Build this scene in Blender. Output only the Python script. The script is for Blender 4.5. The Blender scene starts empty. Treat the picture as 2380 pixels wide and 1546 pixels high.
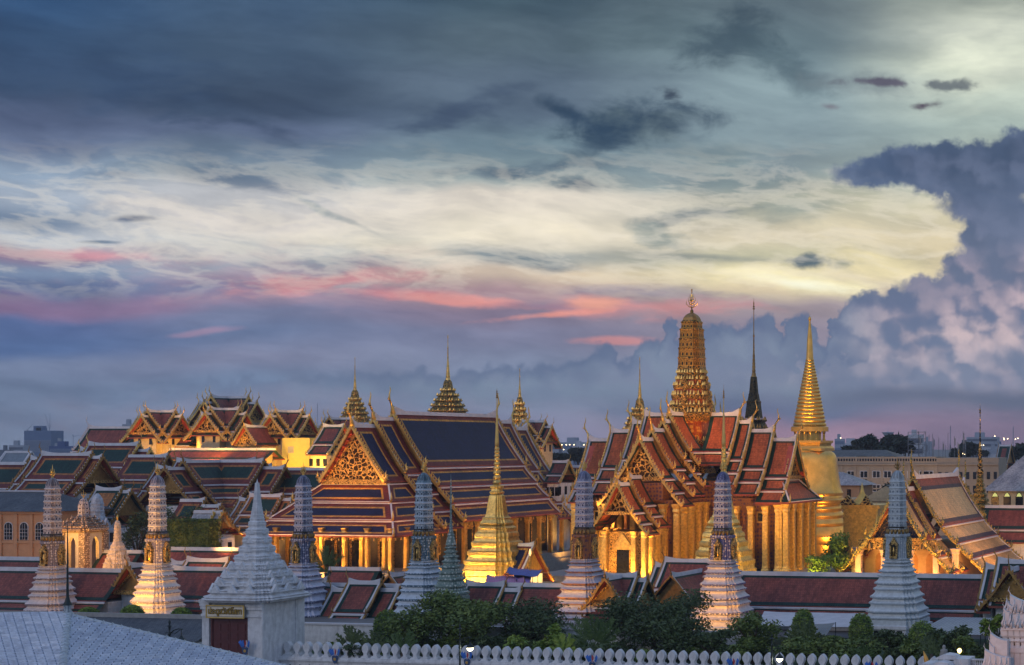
import bpy, bmesh, math, random
from mathutils import Vector, Matrix
R = math.radians
sc = bpy.context.scene
C = sc.collection
random.seed(7)

# ------------------------------------------------------------------ camera
# metres; the camera stands 25 m up; all temple buildings share one compass
H = 25.0; F = 3700.0; CX = 2604.0; HY = 1035.0; PW = 2380.0
TH = R(9.9)                    # the temple grid is turned by this much
cam_d = bpy.data.cameras.new('camera'); cam = bpy.data.objects.new('camera', cam_d); C.objects.link(cam)
cam.location = (0, 0, H); cam.rotation_euler = (R(90), 0, 0)
cam_d.sensor_width = 36; cam_d.lens = F/PW*36
cam_d.shift_x = (1190-CX)/PW; cam_d.shift_y = (HY-773)/PW
cam_d.clip_start = 1; cam_d.clip_end = 20000
sc.camera = cam
sc.view_settings.view_transform = 'Standard'; sc.view_settings.look = 'None'
sc.view_settings.exposure = 0.0; sc.view_settings.gamma = 1.0
try: sc.view_settings.use_curve_mapping = False
except Exception: pass
sc.cycles.max_bounces = 5; sc.cycles.diffuse_bounces = 2; sc.cycles.glossy_bounces = 2
sc.cycles.sample_clamp_indirect = 3.0
sc.cycles.use_light_tree = True
sc.cycles.caustics_reflective = False; sc.cycles.caustics_refractive = False

def lin(c, a=1.0):
    o = []
    for v in c[:3]:
        v = v/255.0
        o.append(v/12.92 if v <= 0.04045 else ((v+0.055)/1.055)**2.4)
    return (o[0], o[1], o[2], a)

# ------------------------------------------------------------------ node helper
class NT:
    def __init__(s, tree): s.t = tree; s.n = tree.nodes; s.l = tree.links
    def node(s, typ, **kw):
        n = s.n.new(typ)
        for k, v in kw.items(): setattr(n, k, v)
        return n
    def put(s, sock, v):
        if isinstance(v, bpy.types.NodeSocket): s.l.new(v, sock)
        elif v is not None: sock.default_value = v
    def m(s, op, a, b=None, c=None, clamp=False):
        n = s.n.new('ShaderNodeMath'); n.operation = op; n.use_clamp = clamp
        for i, v in enumerate((a, b, c)):
            if v is not None: s.put(n.inputs[i], v)
        return n.outputs[0]
    def xyz(s, x, y, z=0.0):
        if z: x = s.m('ADD', x, z*3.71)
        n = s.n.new('ShaderNodeCombineXYZ')
        for i, v in enumerate((x, y, z)): s.put(n.inputs[i], v)
        return n.outputs[0]
    def mix(s, f, a, b, mode='MIX'):
        n = s.n.new('ShaderNodeMix'); n.data_type = 'RGBA'; n.blend_type = mode
        s.put(n.inputs[0], f); s.put(n.inputs[6], a); s.put(n.inputs[7], b)
        return n.outputs[2]
    def noise(s, vec, scale, detail=4, rough=.5, dist=0.0, dim='2D'):
        n = s.n.new('ShaderNodeTexNoise'); n.noise_dimensions = dim
        s.put(n.inputs['Vector'], vec); n.inputs['Scale'].default_value = scale
        n.inputs['Detail'].default_value = detail; n.inputs['Roughness'].default_value = rough
        n.inputs['Distortion'].default_value = dist
        return n.outputs[0]
    def ramp(s, fac, stops, interp='LINEAR'):
        n = s.n.new('ShaderNodeValToRGB'); r = n.color_ramp; r.interpolation = interp
        r.elements[0].position = stops[0][0]; r.elements[0].color = stops[0][1]
        r.elements[1].position = stops[-1][0]; r.elements[1].color = stops[-1][1]
        for p, c in stops[1:-1]:
            e = r.elements.new(p); e.color = c
        s.put(n.inputs[0], fac); return n.outputs[0]
    def smooth(s, v, lo, hi, a=0.0, b=1.0):
        n = s.n.new('ShaderNodeMapRange'); n.interpolation_type = 'SMOOTHSTEP'
        s.put(n.inputs[0], v)
        for i, q in enumerate((lo, hi, a, b)): s.put(n.inputs[i+1], q)
        return n.outputs[0]

# ------------------------------------------------------------------ world: dusk sky
SUN_EL, SUN_AZ = R(4), R(-25)
def make_world():
    w = bpy.data.worlds.new('World'); sc.world = w; w.use_nodes = True
    t = NT(w.node_tree)
    for n in list(t.n): t.n.remove(n)
    geo = t.node('ShaderNodeTexCoord'); sep = t.node('ShaderNodeSeparateXYZ')
    t.l.new(geo.outputs['Generated'], sep.inputs[0])
    x, y, z = sep.outputs
    ys = t.m('MAXIMUM', y, 0.04)
    # gnomonic direction coordinates of the western sky: u to the right, v down from high to the horizon
    U = t.m('ADD', t.m('MULTIPLY', t.m('DIVIDE', x, ys), F/1000), CX/1000)
    V = t.m('ADD', t.m('MULTIPLY', t.m('DIVIDE', z, ys), -F/1000), HY/1000)
    U = t.m('MINIMUM', t.m('MAXIMUM', U, -1.5), 4.5); V = t.m('MINIMUM', t.m('MAXIMUM', V, -1.5), 1.2)
    P = t.xyz(U, V)
    # flowing distortion and streaks
    w1 = t.m('SUBTRACT', t.noise(t.xyz(U, V), 2.2, 2, .5), .5)
    w2 = t.m('SUBTRACT', t.noise(t.xyz(t.m('MULTIPLY', U, .8), t.m('MULTIPLY', V, 3.2), 3.3), 3.0, 5, .55), .5)
    Vw = t.m('ADD', V, t.m('ADD', t.m('MULTIPLY', w1, .07), t.m('MULTIPLY', w2, .034)))
    cols = [
     (0.0, [(0,(58,88,126)),(.08,(54,78,110)),(.2,(64,84,113)),(.28,(84,97,126)),(.33,(104,118,147)),(.395,(148,166,187)),(.45,(165,177,193)),(.505,(132,150,173)),(.55,(186,193,203)),(.585,(150,128,152)),(.62,(125,142,170)),(.655,(100,115,150)),(.71,(128,112,146)),(.745,(86,106,150)),(.8,(88,112,156)),(.84,(120,134,164)),(.9,(114,130,158)),(1,(120,134,160))]),
     (.6, [(0,(70,93,120)),(.1,(70,90,114)),(.25,(68,84,106)),(.3,(94,108,136)),(.36,(108,126,146)),(.40,(122,138,152)),(.445,(196,196,198)),(.52,(220,213,206)),(.57,(206,206,202)),(.62,(150,162,176)),(.66,(124,130,160)),(.7,(144,130,156)),(.74,(116,125,156)),(.78,(108,124,158)),(.84,(134,140,168)),(.9,(112,130,160)),(1,(122,136,168))]),
     (1.2, [(0,(70,90,104)),(.1,(88,106,119)),(.2,(96,113,131)),(.25,(92,109,128)),(.33,(116,138,150)),(.38,(128,147,155)),(.42,(156,168,168)),(.46,(226,216,202)),(.56,(238,228,206)),(.61,(164,168,168)),(.65,(205,186,168)),(.7,(172,142,152)),(.74,(136,124,146)),(.78,(126,129,156)),(.85,(128,139,165)),(.9,(113,133,156)),(1,(134,138,166))]),
     (1.8, [(0,(98,114,123)),(.1,(112,132,140)),(.2,(138,158,165)),(.3,(138,157,164)),(.4,(138,153,158)),(.475,(184,184,166)),(.55,(220,208,180)),(.6,(200,195,166)),(.645,(240,226,182)),(.685,(222,204,172)),(.725,(166,151,156)),(.78,(150,140,156)),(.9,(114,127,150)),(.955,(104,114,144)),(1,(168,136,156))]),
     (2.35,[(0,(166,173,162)),(.08,(200,205,191)),(.15,(222,228,206)),(.2,(206,213,196)),(.25,(190,202,190)),(.3,(170,185,178)),(.4,(176,186,172)),(.5,(212,202,172)),(.6,(224,206,168)),(.72,(170,160,170)),(.85,(140,140,162)),(.92,(112,116,138)),(.96,(118,112,135)),(1,(128,112,136))])]
    col = None; pu = None
    Uw = t.m('ADD', U, t.m('MULTIPLY', w1, .3))
    for u, st in cols:
        c = t.ramp(Vw, [(p, lin(q)) for p, q in st], 'EASE')
        if col is None: col = c
        else: col = t.mix(t.smooth(Uw, pu, u), col, c)
        pu = u
    # soft blobs of cloud: one node group used many times
    g = bpy.data.node_groups.new('cloud_patch', 'ShaderNodeTree')
    for nm, ty in (('P','NodeSocketVector'),('Centre','NodeSocketVector'),('Angle','NodeSocketFloat'),('Size','NodeSocketVector'),('Noise','NodeSocketFloat'),('Edge','NodeSocketFloat'),('Gain','NodeSocketFloat')):
        g.interface.new_socket(nm, in_out='INPUT', socket_type=ty)
    g.interface.new_socket('Fac', in_out='OUTPUT', socket_type='NodeSocketFloat')
    h = NT(g); gi = h.node('NodeGroupInput'); go = h.node('NodeGroupOutput')
    sb = h.node('ShaderNodeVectorMath', operation='SUBTRACT'); h.l.new(gi.outputs['P'], sb.inputs[0]); h.l.new(gi.outputs['Centre'], sb.inputs[1])
    ro = h.node('ShaderNodeVectorRotate', rotation_type='Z_AXIS'); h.l.new(sb.outputs[0], ro.inputs['Vector']); h.l.new(gi.outputs['Angle'], ro.inputs['Angle'])
    dv = h.node('ShaderNodeVectorMath', operation='DIVIDE'); h.l.new(ro.outputs[0], dv.inputs[0]); h.l.new(gi.outputs['Size'], dv.inputs[1])
    ln = h.node('ShaderNodeVectorMath', operation='LENGTH'); h.l.new(dv.outputs[0], ln.inputs[0])
    q = h.m('ADD', ln.outputs['Value'], h.m('MULTIPLY', gi.outputs['Noise'], gi.outputs['Edge']))
    f = h.smooth(q, 1.35, .1)
    h.l.new(h.m('MULTIPLY', f, gi.outputs['Gain']), go.inputs[0])
    # streaky noise used to fray the patches
    sn = t.m('SUBTRACT', t.noise(t.xyz(t.m('MULTIPLY', U, 1.0), t.m('MULTIPLY', Vw, 3.2), 8.0), 5.0, 6, .58), .5)
    wn = t.m('SUBTRACT', t.noise(t.xyz(U, t.m('MULTIPLY', V, 1.7), 5.0), 8.0, 6, .6, .25), .5)
    def patch(cur, cx, cy, rx, ry, ang, colr, gain, edge=2.6, fray=None):
        n = t.node('ShaderNodeGroup'); n.node_tree = g
        t.put(n.inputs['P'], Pw); n.inputs['Centre'].default_value = (cx/1000, cy/1000, 0)
        n.inputs['Angle'].default_value = -R(ang); n.inputs['Size'].default_value = (rx/1000, ry/1000, 1)
        t.put(n.inputs['Noise'], fray or sn); n.inputs['Edge'].default_value = edge; n.inputs['Gain'].default_value = gain
        return t.mix(n.outputs[0], cur, lin(colr))
    Pw = t.xyz(t.m('ADD', U, t.m('MULTIPLY', w2, .05)), t.m('ADD', V, t.m('MULTIPLY', w1, .05)))
    # dusky belts and wisps
    col = patch(col, 480,240,190,52,14,(56,73,98),.75)
    col = patch(col, 260,180,260,70,6,(58,80,112),.5)
    col = patch(col, 760,262,330,36,3,(72,88,112),.55)
    col = patch(col, 1060,262,140,30,-20,(66,82,106),.8)
    col = patch(col, 1530,60,190,70,0,(80,98,108),.6)
    col = patch(col, 1690,95,130,60,-32,(64,82,96),.85,2.6,wn)
    col = patch(col, 1830,150,130,40,34,(84,104,115),.75,2.6,wn)
    col = patch(col, 2010,190,150,30,6,(120,132,138),.6,2.6,wn)
    col = patch(col, 1460,278,190,52,-4,(54,74,94),.95,2.2,wn)
    col = patch(col, 1340,262,100,24,22,(54,74,96),.9,2.2,wn)
    col = patch(col, 1410,322,130,26,-22,(62,82,102),.8,2.2,wn); col = patch(col, 1470,282,150,34,-6,(50,70,92),.9,1.3,wn); col = patch(col, 1320,258,70,15,20,(52,72,94),.85,1.3,wn)
    col = patch(col, 1210,398,220,20,-4,(86,106,124),.8)
    col = patch(col, 1350,428,70,18,2,(84,103,120),.85,2.6,wn)
    col = patch(col, 560,412,180,30,8,(98,117,140),.75)
    col = patch(col, 270,408,70,12,5,(112,128,152),.7)
    col = patch(col, 870,425,120,14,-4,(128,150,160),.6)
    col = patch(col, 1600,500,140,24,-8,(104,121,131),.85)
    col = patch(col, 1700,400,260,60,25,(128,146,148),.5)
    col = patch(col, 1520,545,70,22,20,(130,148,148),.7,3.4,wn)
    col = patch(col, 1200,612,190,20,5,(112,128,138),.85)
    col = patch(col, 1640,600,170,11,4,(140,148,145),.7)
    col = patch(col, 1500,692,210,22,3,(134,128,150),.75)
    col = patch(col, 740,480,60,10,28,(140,158,165),.6,3.2,wn)
    col = patch(col, 820,520,90,7,28,(160,166,168),.6)
    # creamy and yellow glow
    col = patch(col, 900,585,250,30,12,(242,231,208),.7)
    col = patch(col, 1270,560,230,34,-4,(236,225,203),.6)
    col = patch(col, 480,500,220,26,8,(226,218,212),.6)
    col = patch(col, 2060,610,170,34,5,(248,232,184),.7)
    col = patch(col, 1830,662,200,30,8,(255,243,196),1.0,2.0)
    col = patch(col, 1850,668,110,14,7,(255,252,224),.9,2.0)
    col = patch(col, 2350,140,190,80,0,(228,232,212),.7)
    # rose streaks
    col = patch(col, 240,586,170,15,3,(222,156,164),.75)
    col = patch(col, 60,583,150,12,1,(184,138,156),.7)
    col = patch(col, 150,700,300,30,1,(136,112,144),.5)
    col = patch(col, 760,662,230,24,-3,(226,150,150),.85)
    col = patch(col, 900,690,240,16,5,(206,140,148),.8)
    col = patch(col, 1090,710,210,13,5,(236,156,148),.9)
    col = patch(col, 1480,724,230,26,0,(220,148,146),.7)
    col = patch(col, 1250,722,120,9,2,(146,124,146),.8)
    col = patch(col, 1400,715,70,18,0,(240,168,148),.95,2.0)
    col = patch(col, 1290,741,160,8,-4,(238,158,146),.9)
    col = patch(col, 1430,797,90,8,0,(218,150,150),.8)
    col = patch(col, 480,774,110,9,-4,(160,138,165),.8)
    col = patch(col, 2250,990,420,34,0,(150,128,150),.4)
    col = patch(col, 700,965,700,60,0,(140,138,160),.6)
    col = patch(col, 700,640,420,60,2,(196,150,160),.35)
    # dark little clouds
    col = patch(col, 317,508,54,8,0,(72,92,124),1.0,1.6)
    col = patch(col, 240,554,50,4,4,(110,128,150),.9,1.6)
    col = patch(col, 1866,612,60,16,0,(100,116,124),1.0,3.8,wn)
    col = patch(col, 1970,618,40,14,0,(140,148,140),.8,3.2,wn)
    col = patch(col, 1565,210,32,17,15,(64,76,92),.95,4.6,wn)
    col = patch(col, 2060,188,95,10,3,(92,90,106),.95,4.6,wn)
    col = patch(col, 2185,199,60,10,5,(104,112,118),.9,5,wn)
    col = patch(col, 2145,246,44,12,0,(88,78,94),1.0,3.8,wn)
    col = patch(col, 1930,240,30,9,10,(122,120,130),.8,3,wn)
    # fine streak texture over everything
    Ur = t.m('ADD', U, t.m('MULTIPLY', V, -.9)); fs = t.noise(t.xyz(Ur, t.m('MULTIPLY', t.m('ADD', Vw, t.m('MULTIPLY', U, -.06)), 4.2), 1.0), 4.5, 7, .58, .15)
    col = t.mix(.5, col, t.mix(t.smooth(fs, .25, .75), (.74,.77,.81,1), (1.18,1.18,1.17,1)), 'MULTIPLY')
    n_mid = t.noise(t.xyz(t.m('MULTIPLY', U, .9), t.m('MULTIPLY', Vw, 2.4), 4.0), 2.6, 5, .55)
    col = t.mix(.6, col, t.mix(t.smooth(n_mid, .3, .7), (.8,.82,.86,1), (1.13,1.13,1.12,1)), 'MULTIPLY')
    # thin bright wisps curling through the middle sky
    rw = t.noise(t.xyz(t.m('ADD', U, t.m('MULTIPLY', w1, .12)), t.m('MULTIPLY', t.m('ADD', t.m('ADD', V, t.m('MULTIPLY', t.m('SUBTRACT', Vw, V), .45)), t.m('MULTIPLY', U, -.10)), 4.0), 6.0), 3.4, 7, .6, .2)
    rg = t.m('SUBTRACT', 1.0, t.m('MULTIPLY', t.m('ABSOLUTE', t.m('SUBTRACT', rw, .5)), 7.0))
    wm = t.m('MULTIPLY', t.smooth(rg, .25, 1.0), t.m('MULTIPLY', t.smooth(V, .30, .46), t.smooth(V, .72, .62)))
    col = t.mix(t.m('MULTIPLY', wm, .27), col, lin((250,240,222)))
    dm = t.m('MULTIPLY', t.smooth(rg, -.9, -1.9), t.m('MULTIPLY', t.smooth(V, .10, .30), t.smooth(V, .78, .66)))
    col = t.mix(t.m('MULTIPLY', dm, .24), col, lin((120,138,150)))
    # cumulus bank: edge curve for the low bank, ellipses for the anvil
    b1 = t.m('SUBTRACT', t.noise(P, 26.0, 7, .55), .5); b2 = t.m('SUBTRACT', t.noise(t.xyz(U, V, 7.7), 26.0, 7, .55), .5)
    Uc = t.m('ADD', U, t.m('MULTIPLY', b1, .055)); Vc = t.m('ADD', V, t.m('MULTIPLY', b2, .050))
    fc = t.node('ShaderNodeFloatCurve'); cv = fc.mapping.curves[0]
    pts = [(0,.93),(.36,.915),(.44,.90),(.475,.885),(.49,.868),(.505,.885),(.55,.885),(.57,.862),(.59,.885),(.66,.88),(.73,.868),(.78,.87),(.83,.865),(.88,.856),(.92,.868),(.97,.852),(1.03,.872),(1.10,.856),(1.16,.845),(1.22,.848),(1.28,.845),(1.34,.832),(1.385,.806),(1.42,.800),(1.45,.84),(1.48,.812),(1.515,.782),(1.54,.80),(1.545,.75),(1.57,.742),(1.585,.79),(1.63,.765),(1.66,.752),(1.72,.752),(1.76,.728),(1.80,.73),(1.815,.775),(1.83,.742),(1.86,.728),(1.89,.745),(1.905,.80),(1.915,.80),(1.93,.74),(1.97,.70),(2.0,.676),(2.05,.682),(2.08,.665),(2.12,.664),(2.2,.63),(2.38,.6)]
    cv.points[0].location = (0, pts[0][1]); cv.points[1].location = (1, pts[-1][1])
    for a, b in pts[1:-1]: cv.points.new(a/2.38, b)
    for p in cv.points: p.handle_type = 'AUTO'
    fc.mapping.update()
    t.put(fc.inputs['Value'], t.m('DIVIDE', Uc, 2.38)); edge = fc.outputs[0]
    d1 = t.m('SUBTRACT', Vc, edge)                       # > 0 inside the bank
    def ell(cx, cy, rx, ry):
        a = t.m('DIVIDE', t.m('SUBTRACT', Uc, cx/1000), rx/1000); b = t.m('DIVIDE', t.m('SUBTRACT', Vc, cy/1000), ry/1000)
        r = t.m('SQRT', t.m('ADD', t.m('MULTIPLY', a, a), t.m('MULTIPLY', b, b)))
        return t.m('MULTIPLY', t.m('SUBTRACT', 1.0, r), min(rx, ry)/1000)
    d2 = None
    for e in [(2040,403,110,36),(2110,385,90,50),(2190,392,110,68),(2290,410,140,80),(2400,370,110,80),(2300,480,115,42),(2330,560,105,90),(2290,640,110,70),(2400,650,140,130),(2215,610,28,24),(2140,668,60,30)]:
        q = ell(*e); d2 = q if d2 is None else t.m('SMOOTH_MAX', d2, q, .012)
    d = t.m('MAXIMUM', d1, d2)
    alpha = t.smooth(d, -.006, .014)
    # billow relief: rounded domes at two scales, lit from the upper right
    def dome(sc_, dx, dy, zo):
        v = t.node('ShaderNodeTexVoronoi', feature='SMOOTH_F1', voronoi_dimensions='2D'); v.inputs['Scale'].default_value = sc_
        v.inputs['Detail'].default_value = 0.0; v.inputs['Smoothness'].default_value = .25
        t.put(v.inputs['Vector'], t.xyz(t.m('ADD', Ub, dx), t.m('ADD', t.m('MULTIPLY', Vb, 1.2), dy), zo)); return t.m('POWER', v.outputs['Distance'], 2.0)
    Ub = t.m('ADD', U, t.m('MULTIPLY', b1, .04)); Vb = t.m('ADD', V, t.m('MULTIPLY', b2, .04))
    r1 = t.m('SUBTRACT', dome(9.0, -.02, .024, .3), dome(9.0, .02, -.024, .3)); r2 = t.m('SUBTRACT', dome(21.0, -.009, .011, .8), dome(21.0, .009, -.011, .8))
    rel = t.m('ADD', t.m('MULTIPLY', r1, .75), t.m('MULTIPLY', r2, .5))
    shade = t.smooth(rel, -.32, .40)
    base = t.ramp(V, [(.3,lin((58,74,102))),(.45,lin((66,84,116))),(.55,lin((88,104,134))),(.7,lin((104,116,146))),(.8,lin((112,126,154))),(.9,lin((130,140,165))),(1,lin((135,135,160)))])
    litc = t.ramp(V, [(.3,lin((98,112,142))),(.55,lin((120,130,160))),(.64,lin((184,166,180))),(.78,lin((208,188,192))),(.9,lin((158,158,178))),(1,lin((150,145,165)))])
    leftc = t.mix(t.smooth(U, 1.9, 2.15), lin((128,142,165)), litc)
    shade = t.m('MULTIPLY', shade, t.smooth(V, .45, .68, .6, 1.0))
    cc = t.mix(shade, base, leftc)
    cc = t.mix(t.m('MULTIPLY', t.smooth(d, .055, .0), t.smooth(U, 2.3, 1.9, .25, .75)), cc, lin((88,107,140)))
    # rim glow close to the edge in front of the bright sky
    rim = t.m('MULTIPLY', t.smooth(d, .02, .0), t.smooth(V, .55, .72, 0.0, .0))
    # puff darks
    dk = t.noise(t.xyz(U, V, 2.0), 5.0, 3, .5)
    cc = t.mix(t.smooth(dk, .42, .66, 0, .55), cc, lin((96,112,143)))
    alpha = t.m('MULTIPLY', alpha, t.m('MULTIPLY', t.smooth(V, .99, .84), t.smooth(U, .38, 1.1, .55, .96)))
    col = t.mix(alpha, col, cc)
    # second, nearer low bank on the right
    e2 = t.m('SUBTRACT', V, t.m('ADD', .80, t.m('MULTIPLY', t.m('SUBTRACT', 2.38, U), .09)))
    a2 = t.m('MULTIPLY', t.smooth(t.m('ADD', e2, t.m('MULTIPLY', b1, .12)), 0, .012), t.m('MULTIPLY', t.smooth(V, .93, .83), t.smooth(U, 1.5, 2.0)))
    col = t.mix(t.m('MULTIPLY', a2, .6), col, t.mix(shade, lin((124,134,158)), lin((182,172,184))))
    # horizon belt
    col = t.mix(t.m('MULTIPLY', t.smooth(t.m('ABSOLUTE', t.m('SUBTRACT', Vw, .925)), .035, 0), t.smooth(U, 1.7, 2.1, 0, .75)), col, lin((96,106,130)))
    # sky behind the viewer: even dusk blue, brighter overhead, from a low Nishita sky
    nis = t.node('ShaderNodeTexSky'); nis.sky_type = 'NISHITA'; nis.sun_disc = False
    nis.sun_elevation = SUN_EL; nis.sun_rotation = SUN_AZ
    nb = t.mix(1.0, nis.outputs[0], (.05, .05, .05, 1), 'MULTIPLY')
    back = t.mix(t.smooth(z, 0, .8), lin((126,142,182)), lin((124,148,194)))
    back = t.mix(1.0, back, nb, 'ADD')
    fr = t.m('MULTIPLY', t.smooth(y, .10, .35), t.smooth(z, .62, .40))
    col = t.mix(fr, back, col)
    bg = t.node('ShaderNodeBackground'); t.put(bg.inputs[0], col); bg.inputs[1].default_value = 1.0
    out = t.node('ShaderNodeOutputWorld'); t.l.new(bg.outputs[0], out.inputs[0])
    w.cycles.sampling_method = 'MANUAL'; w.cycles.sample_map_resolution = 512
make_world()
sun_d = bpy.data.lights.new('sun', 'SUN'); sun_o = bpy.data.objects.new('sun', sun_d); C.objects.link(sun_o)
sun_d.energy = 0.35; sun_d.angle = R(20); sun_d.color = (1.0, .86, .74)
sun_o.rotation_euler = (R(62), 0, R(-35))

# ------------------------------------------------------------------ placing
cT, sT = math.cos(TH), math.sin(TH)
def zat(py, Y): return H-(py-HY)*Y/F
def xat(px, Y): return (px-CX)*Y/F
def Yw(px, Yc): return Yc/(1+math.tan(TH)*(px-CX)/F)      # a plane parallel to the outer wall
class Fr:
    """a frame turned with the temple grid; origin under pixel column px at distance Y"""
    def __init__(s, px, Y, z=0.0, th=TH):
        s.o = Vector((xat(px, Y), Y, z)); s.th = th; s.c = math.cos(th); s.s = math.sin(th)
    def lx(s, px, ly=0.0):
        u = (px-CX)/F
        return (u*(s.o.y+ly*s.c)-s.o.x-ly*s.s)/(s.c+u*s.s)
    def ly(s, px, lx=0.0):
        u = (px-CX)/F
        return (u*(s.o.y-lx*s.s)-s.o.x-lx*s.c)/(s.s-u*s.c)
    def Y(s, lx, ly): return s.o.y-lx*s.s+ly*s.c
    def z(s, py, lx=0.0, ly=0.0): return zat(py, s.Y(lx, ly))-s.o.z

# ------------------------------------------------------------------ objects
def empty(name, label, cat, loc, rz=0.0, group=None, kind=None):
    o = bpy.data.objects.new(name, None); C.objects.link(o); o.location = loc; o.rotation_euler = (0, 0, rz)
    o.empty_display_size = .5
    o['label'] = label; o['category'] = cat
    if group: o['group'] = group
    return o
def at(name, label, cat, fr, group=None): return empty(name, label, cat, fr.o, -fr.th, group)
def tag(o, label=None, cat=None, group=None, kind=None):
    for k, v in (('label', label), ('category', cat), ('group', group), ('kind', kind)):
        if v: o[k] = v
    return o
def copy_tree(o, parent=None):
    c = o.copy(); C.objects.link(c); c.parent = parent
    for ch in list(o.children): copy_tree(ch, c)
    return c

class MB:
    def __init__(s): s.v = []; s.f = []; s.m = []; s.uv = []; s.has_uv = False
    def vert(s, p): s.v.append(tuple(p)); return len(s.v)-1
    def face(s, idx, m=0, uv=None):
        s.f.append(tuple(idx)); s.m.append(m); s.uv.append(uv)
        if uv: s.has_uv = True
    def poly(s, pts, m=0, uv=None):
        b = len(s.v); s.v.extend(tuple(p) for p in pts); s.face(range(b, b+len(pts)), m, uv)
    def box(s, x0, x1, y0, y1, z0, z1, m=0):
        b = len(s.v)
        s.v += [(x0,y0,z0),(x1,y0,z0),(x1,y1,z0),(x0,y1,z0),(x0,y0,z1),(x1,y0,z1),(x1,y1,z1),(x0,y1,z1)]
        for q in ((3,2,1,0),(4,5,6,7),(0,1,5,4),(1,2,6,5),(2,3,7,6),(3,0,4,7)): s.face([b+i for i in q], m)
    def cbox(s, cx, cy, cz, sx, sy, sz, m=0, rz=0.0, taper=1.0):
        b = len(s.v); c, n = math.cos(rz), math.sin(rz)
        for z, k in ((0, 1.0), (sz, taper)):
            for x, y in ((-1,-1),(1,-1),(1,1),(-1,1)):
                X = x*sx/2*k; Y = y*sy/2*k
                s.v.append((cx+X*c-Y*n, cy+X*n+Y*c, cz+z))
        for q in ((3,2,1,0),(4,5,6,7),(0,1,5,4),(1,2,6,5),(2,3,7,6),(3,0,4,7)): s.face([b+i for i in q], m)
    def prism(s, pts, d, m=0):
        """closed outline (list of 3-D points) thickened along vector d"""
        b = len(s.v); n = len(pts); d = Vector(d)
        for p in pts: s.v.append(tuple(p))
        for p in pts: s.v.append(tuple(Vector(p)+d))
        s.face(range(b, b+n), m); s.face([b+n+i for i in reversed(range(n))], m)
        for i in range(n):
            j = (i+1) % n; s.face((b+j, b+i, b+n+i, b+n+j), m)
    def tube(s, path, rad, n=6, m=0, cap=True, flat=None):
        """flat = (vector, factor): squash the section along that direction"""
        path = [Vector(p) for p in path]; b = len(s.v)
        for i, p in enumerate(path):
            a = path[max(0, i-1)]; c = path[min(len(path)-1, i+1)]
            t = (c-a).normalized(); up = Vector((0,0,1)) if abs(t.z) < .95 else Vector((1,0,0))
            e = t.cross(up).normalized(); g = e.cross(t)
            r = rad[i] if isinstance(rad, (list, tuple)) else rad
            for k in range(n):
                A = 2*math.pi*k/n; o = (e*math.cos(A)+g*math.sin(A))*r
                if flat: fv = Vector(flat[0]); o -= fv*o.dot(fv)*(1-flat[1])
                s.v.append(tuple(p+o))
        for i in range(len(path)-1):
            for k in range(n):
                k2 = (k+1) % n
                s.face((b+i*n+k, b+i*n+k2, b+(i+1)*n+k2, b+(i+1)*n+k), m)
        if cap:
            s.face([b+k for k in reversed(range(n))], m); s.face([b+(len(path)-1)*n+k for k in range(n)], m)
    def lathe(s, plan, prof, cx=0, cy=0, m=0, rot=0.0, us=None, cap=True):
        """plan: unit outline; prof: [(r, z)] or [(r, z, v)] or with material [(r, z, v, m)] bottom to top"""
        n = len(plan); c, q = math.cos(rot), math.sin(rot); b = len(s.v)
        for p in prof:
            for x, y in plan: s.v.append((cx+(x*c-y*q)*p[0], cy+(x*q+y*c)*p[0], p[1]))
        if us is None:
            us = [0.0]
            for i in range(n):
                a, d = plan[i], plan[(i+1) % n]; us.append(us[-1]+math.hypot(a[0]-d[0], a[1]-d[1]))
        for i in range(len(prof)-1):
            v0 = prof[i][2] if len(prof[i]) > 2 else prof[i][1]; v1 = prof[i+1][2] if len(prof[i+1]) > 2 else prof[i+1][1]
            mm = prof[i][3] if len(prof[i]) > 3 else m
            for k in range(n):
                k2 = (k+1) % n; A = b+i*n+k; B = b+i*n+k2; Cc = b+(i+1)*n+k2; D = b+(i+1)*n+k
                s.face((A, B, Cc, D), mm, ((us[k], v0), (us[k+1], v0), (us[k+1], v1), (us[k], v1)))
        if cap: s.face([b+(len(prof)-1)*n+k for k in range(n)], prof[-1][3] if len(prof[-1]) > 3 else m)
    def panel(s, p00, p10, p11, p01, bw=(.8,.8,.8), st=0.0, mats=(0,1,2), sag=0.0, nx=1, ny=4, off=0.0, two=False):
        """tiled roof panel: p00-p10 top edge, p01-p11 bottom edge; border, stripe and field bands follow the edges.
        bw = side, top, bottom border widths; sag = hollow of the slope"""
        p00, p10, p11, p01 = map(Vector, (p00, p10, p11, p01))
        Lt = (p10-p00).length; Lb = (p11-p01).length; Ls = ((p01+p11)/2-(p00+p10)/2).length
        Lm = max(Lt, Lb, .01)
        nrm = (p11-p00).cross(p10-p01).normalized()
        if nrm.z < 0: nrm = -nrm
        def rows():
            a = [0.0, bw[1]]
            if st: a.append(bw[1]+st)
            lo = Ls-bw[2]-(st if st else 0); hi0 = a[-1]
            if lo > hi0:
                for k in range(1, ny): a.append(hi0+(lo-hi0)*k/ny)
                a.append(lo)
            if st: a.append(max(Ls-bw[2], a[-1]+.01))
            a.append(max(Ls, a[-1]+.01))
            return [x/a[-1]*1.0 for x in a], lo > hi0
        vs, okr = rows(); nr = len(vs)-1
        def cut(L):
            k = 1.0 if L > 2*(bw[0]+st)+.2 else max(.05, L/(2*(bw[0]+st)+.2))
            a = [0.0, bw[0]*k]
            if st: a.append((bw[0]+st)*k)
            hi0 = a[-1]; lo = L-hi0
            for j in range(1, nx): a.append(hi0+(lo-hi0)*j/nx)
            a.append(lo)
            if st: a.append(L-bw[0]*k)
            a.append(L); return a
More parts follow.
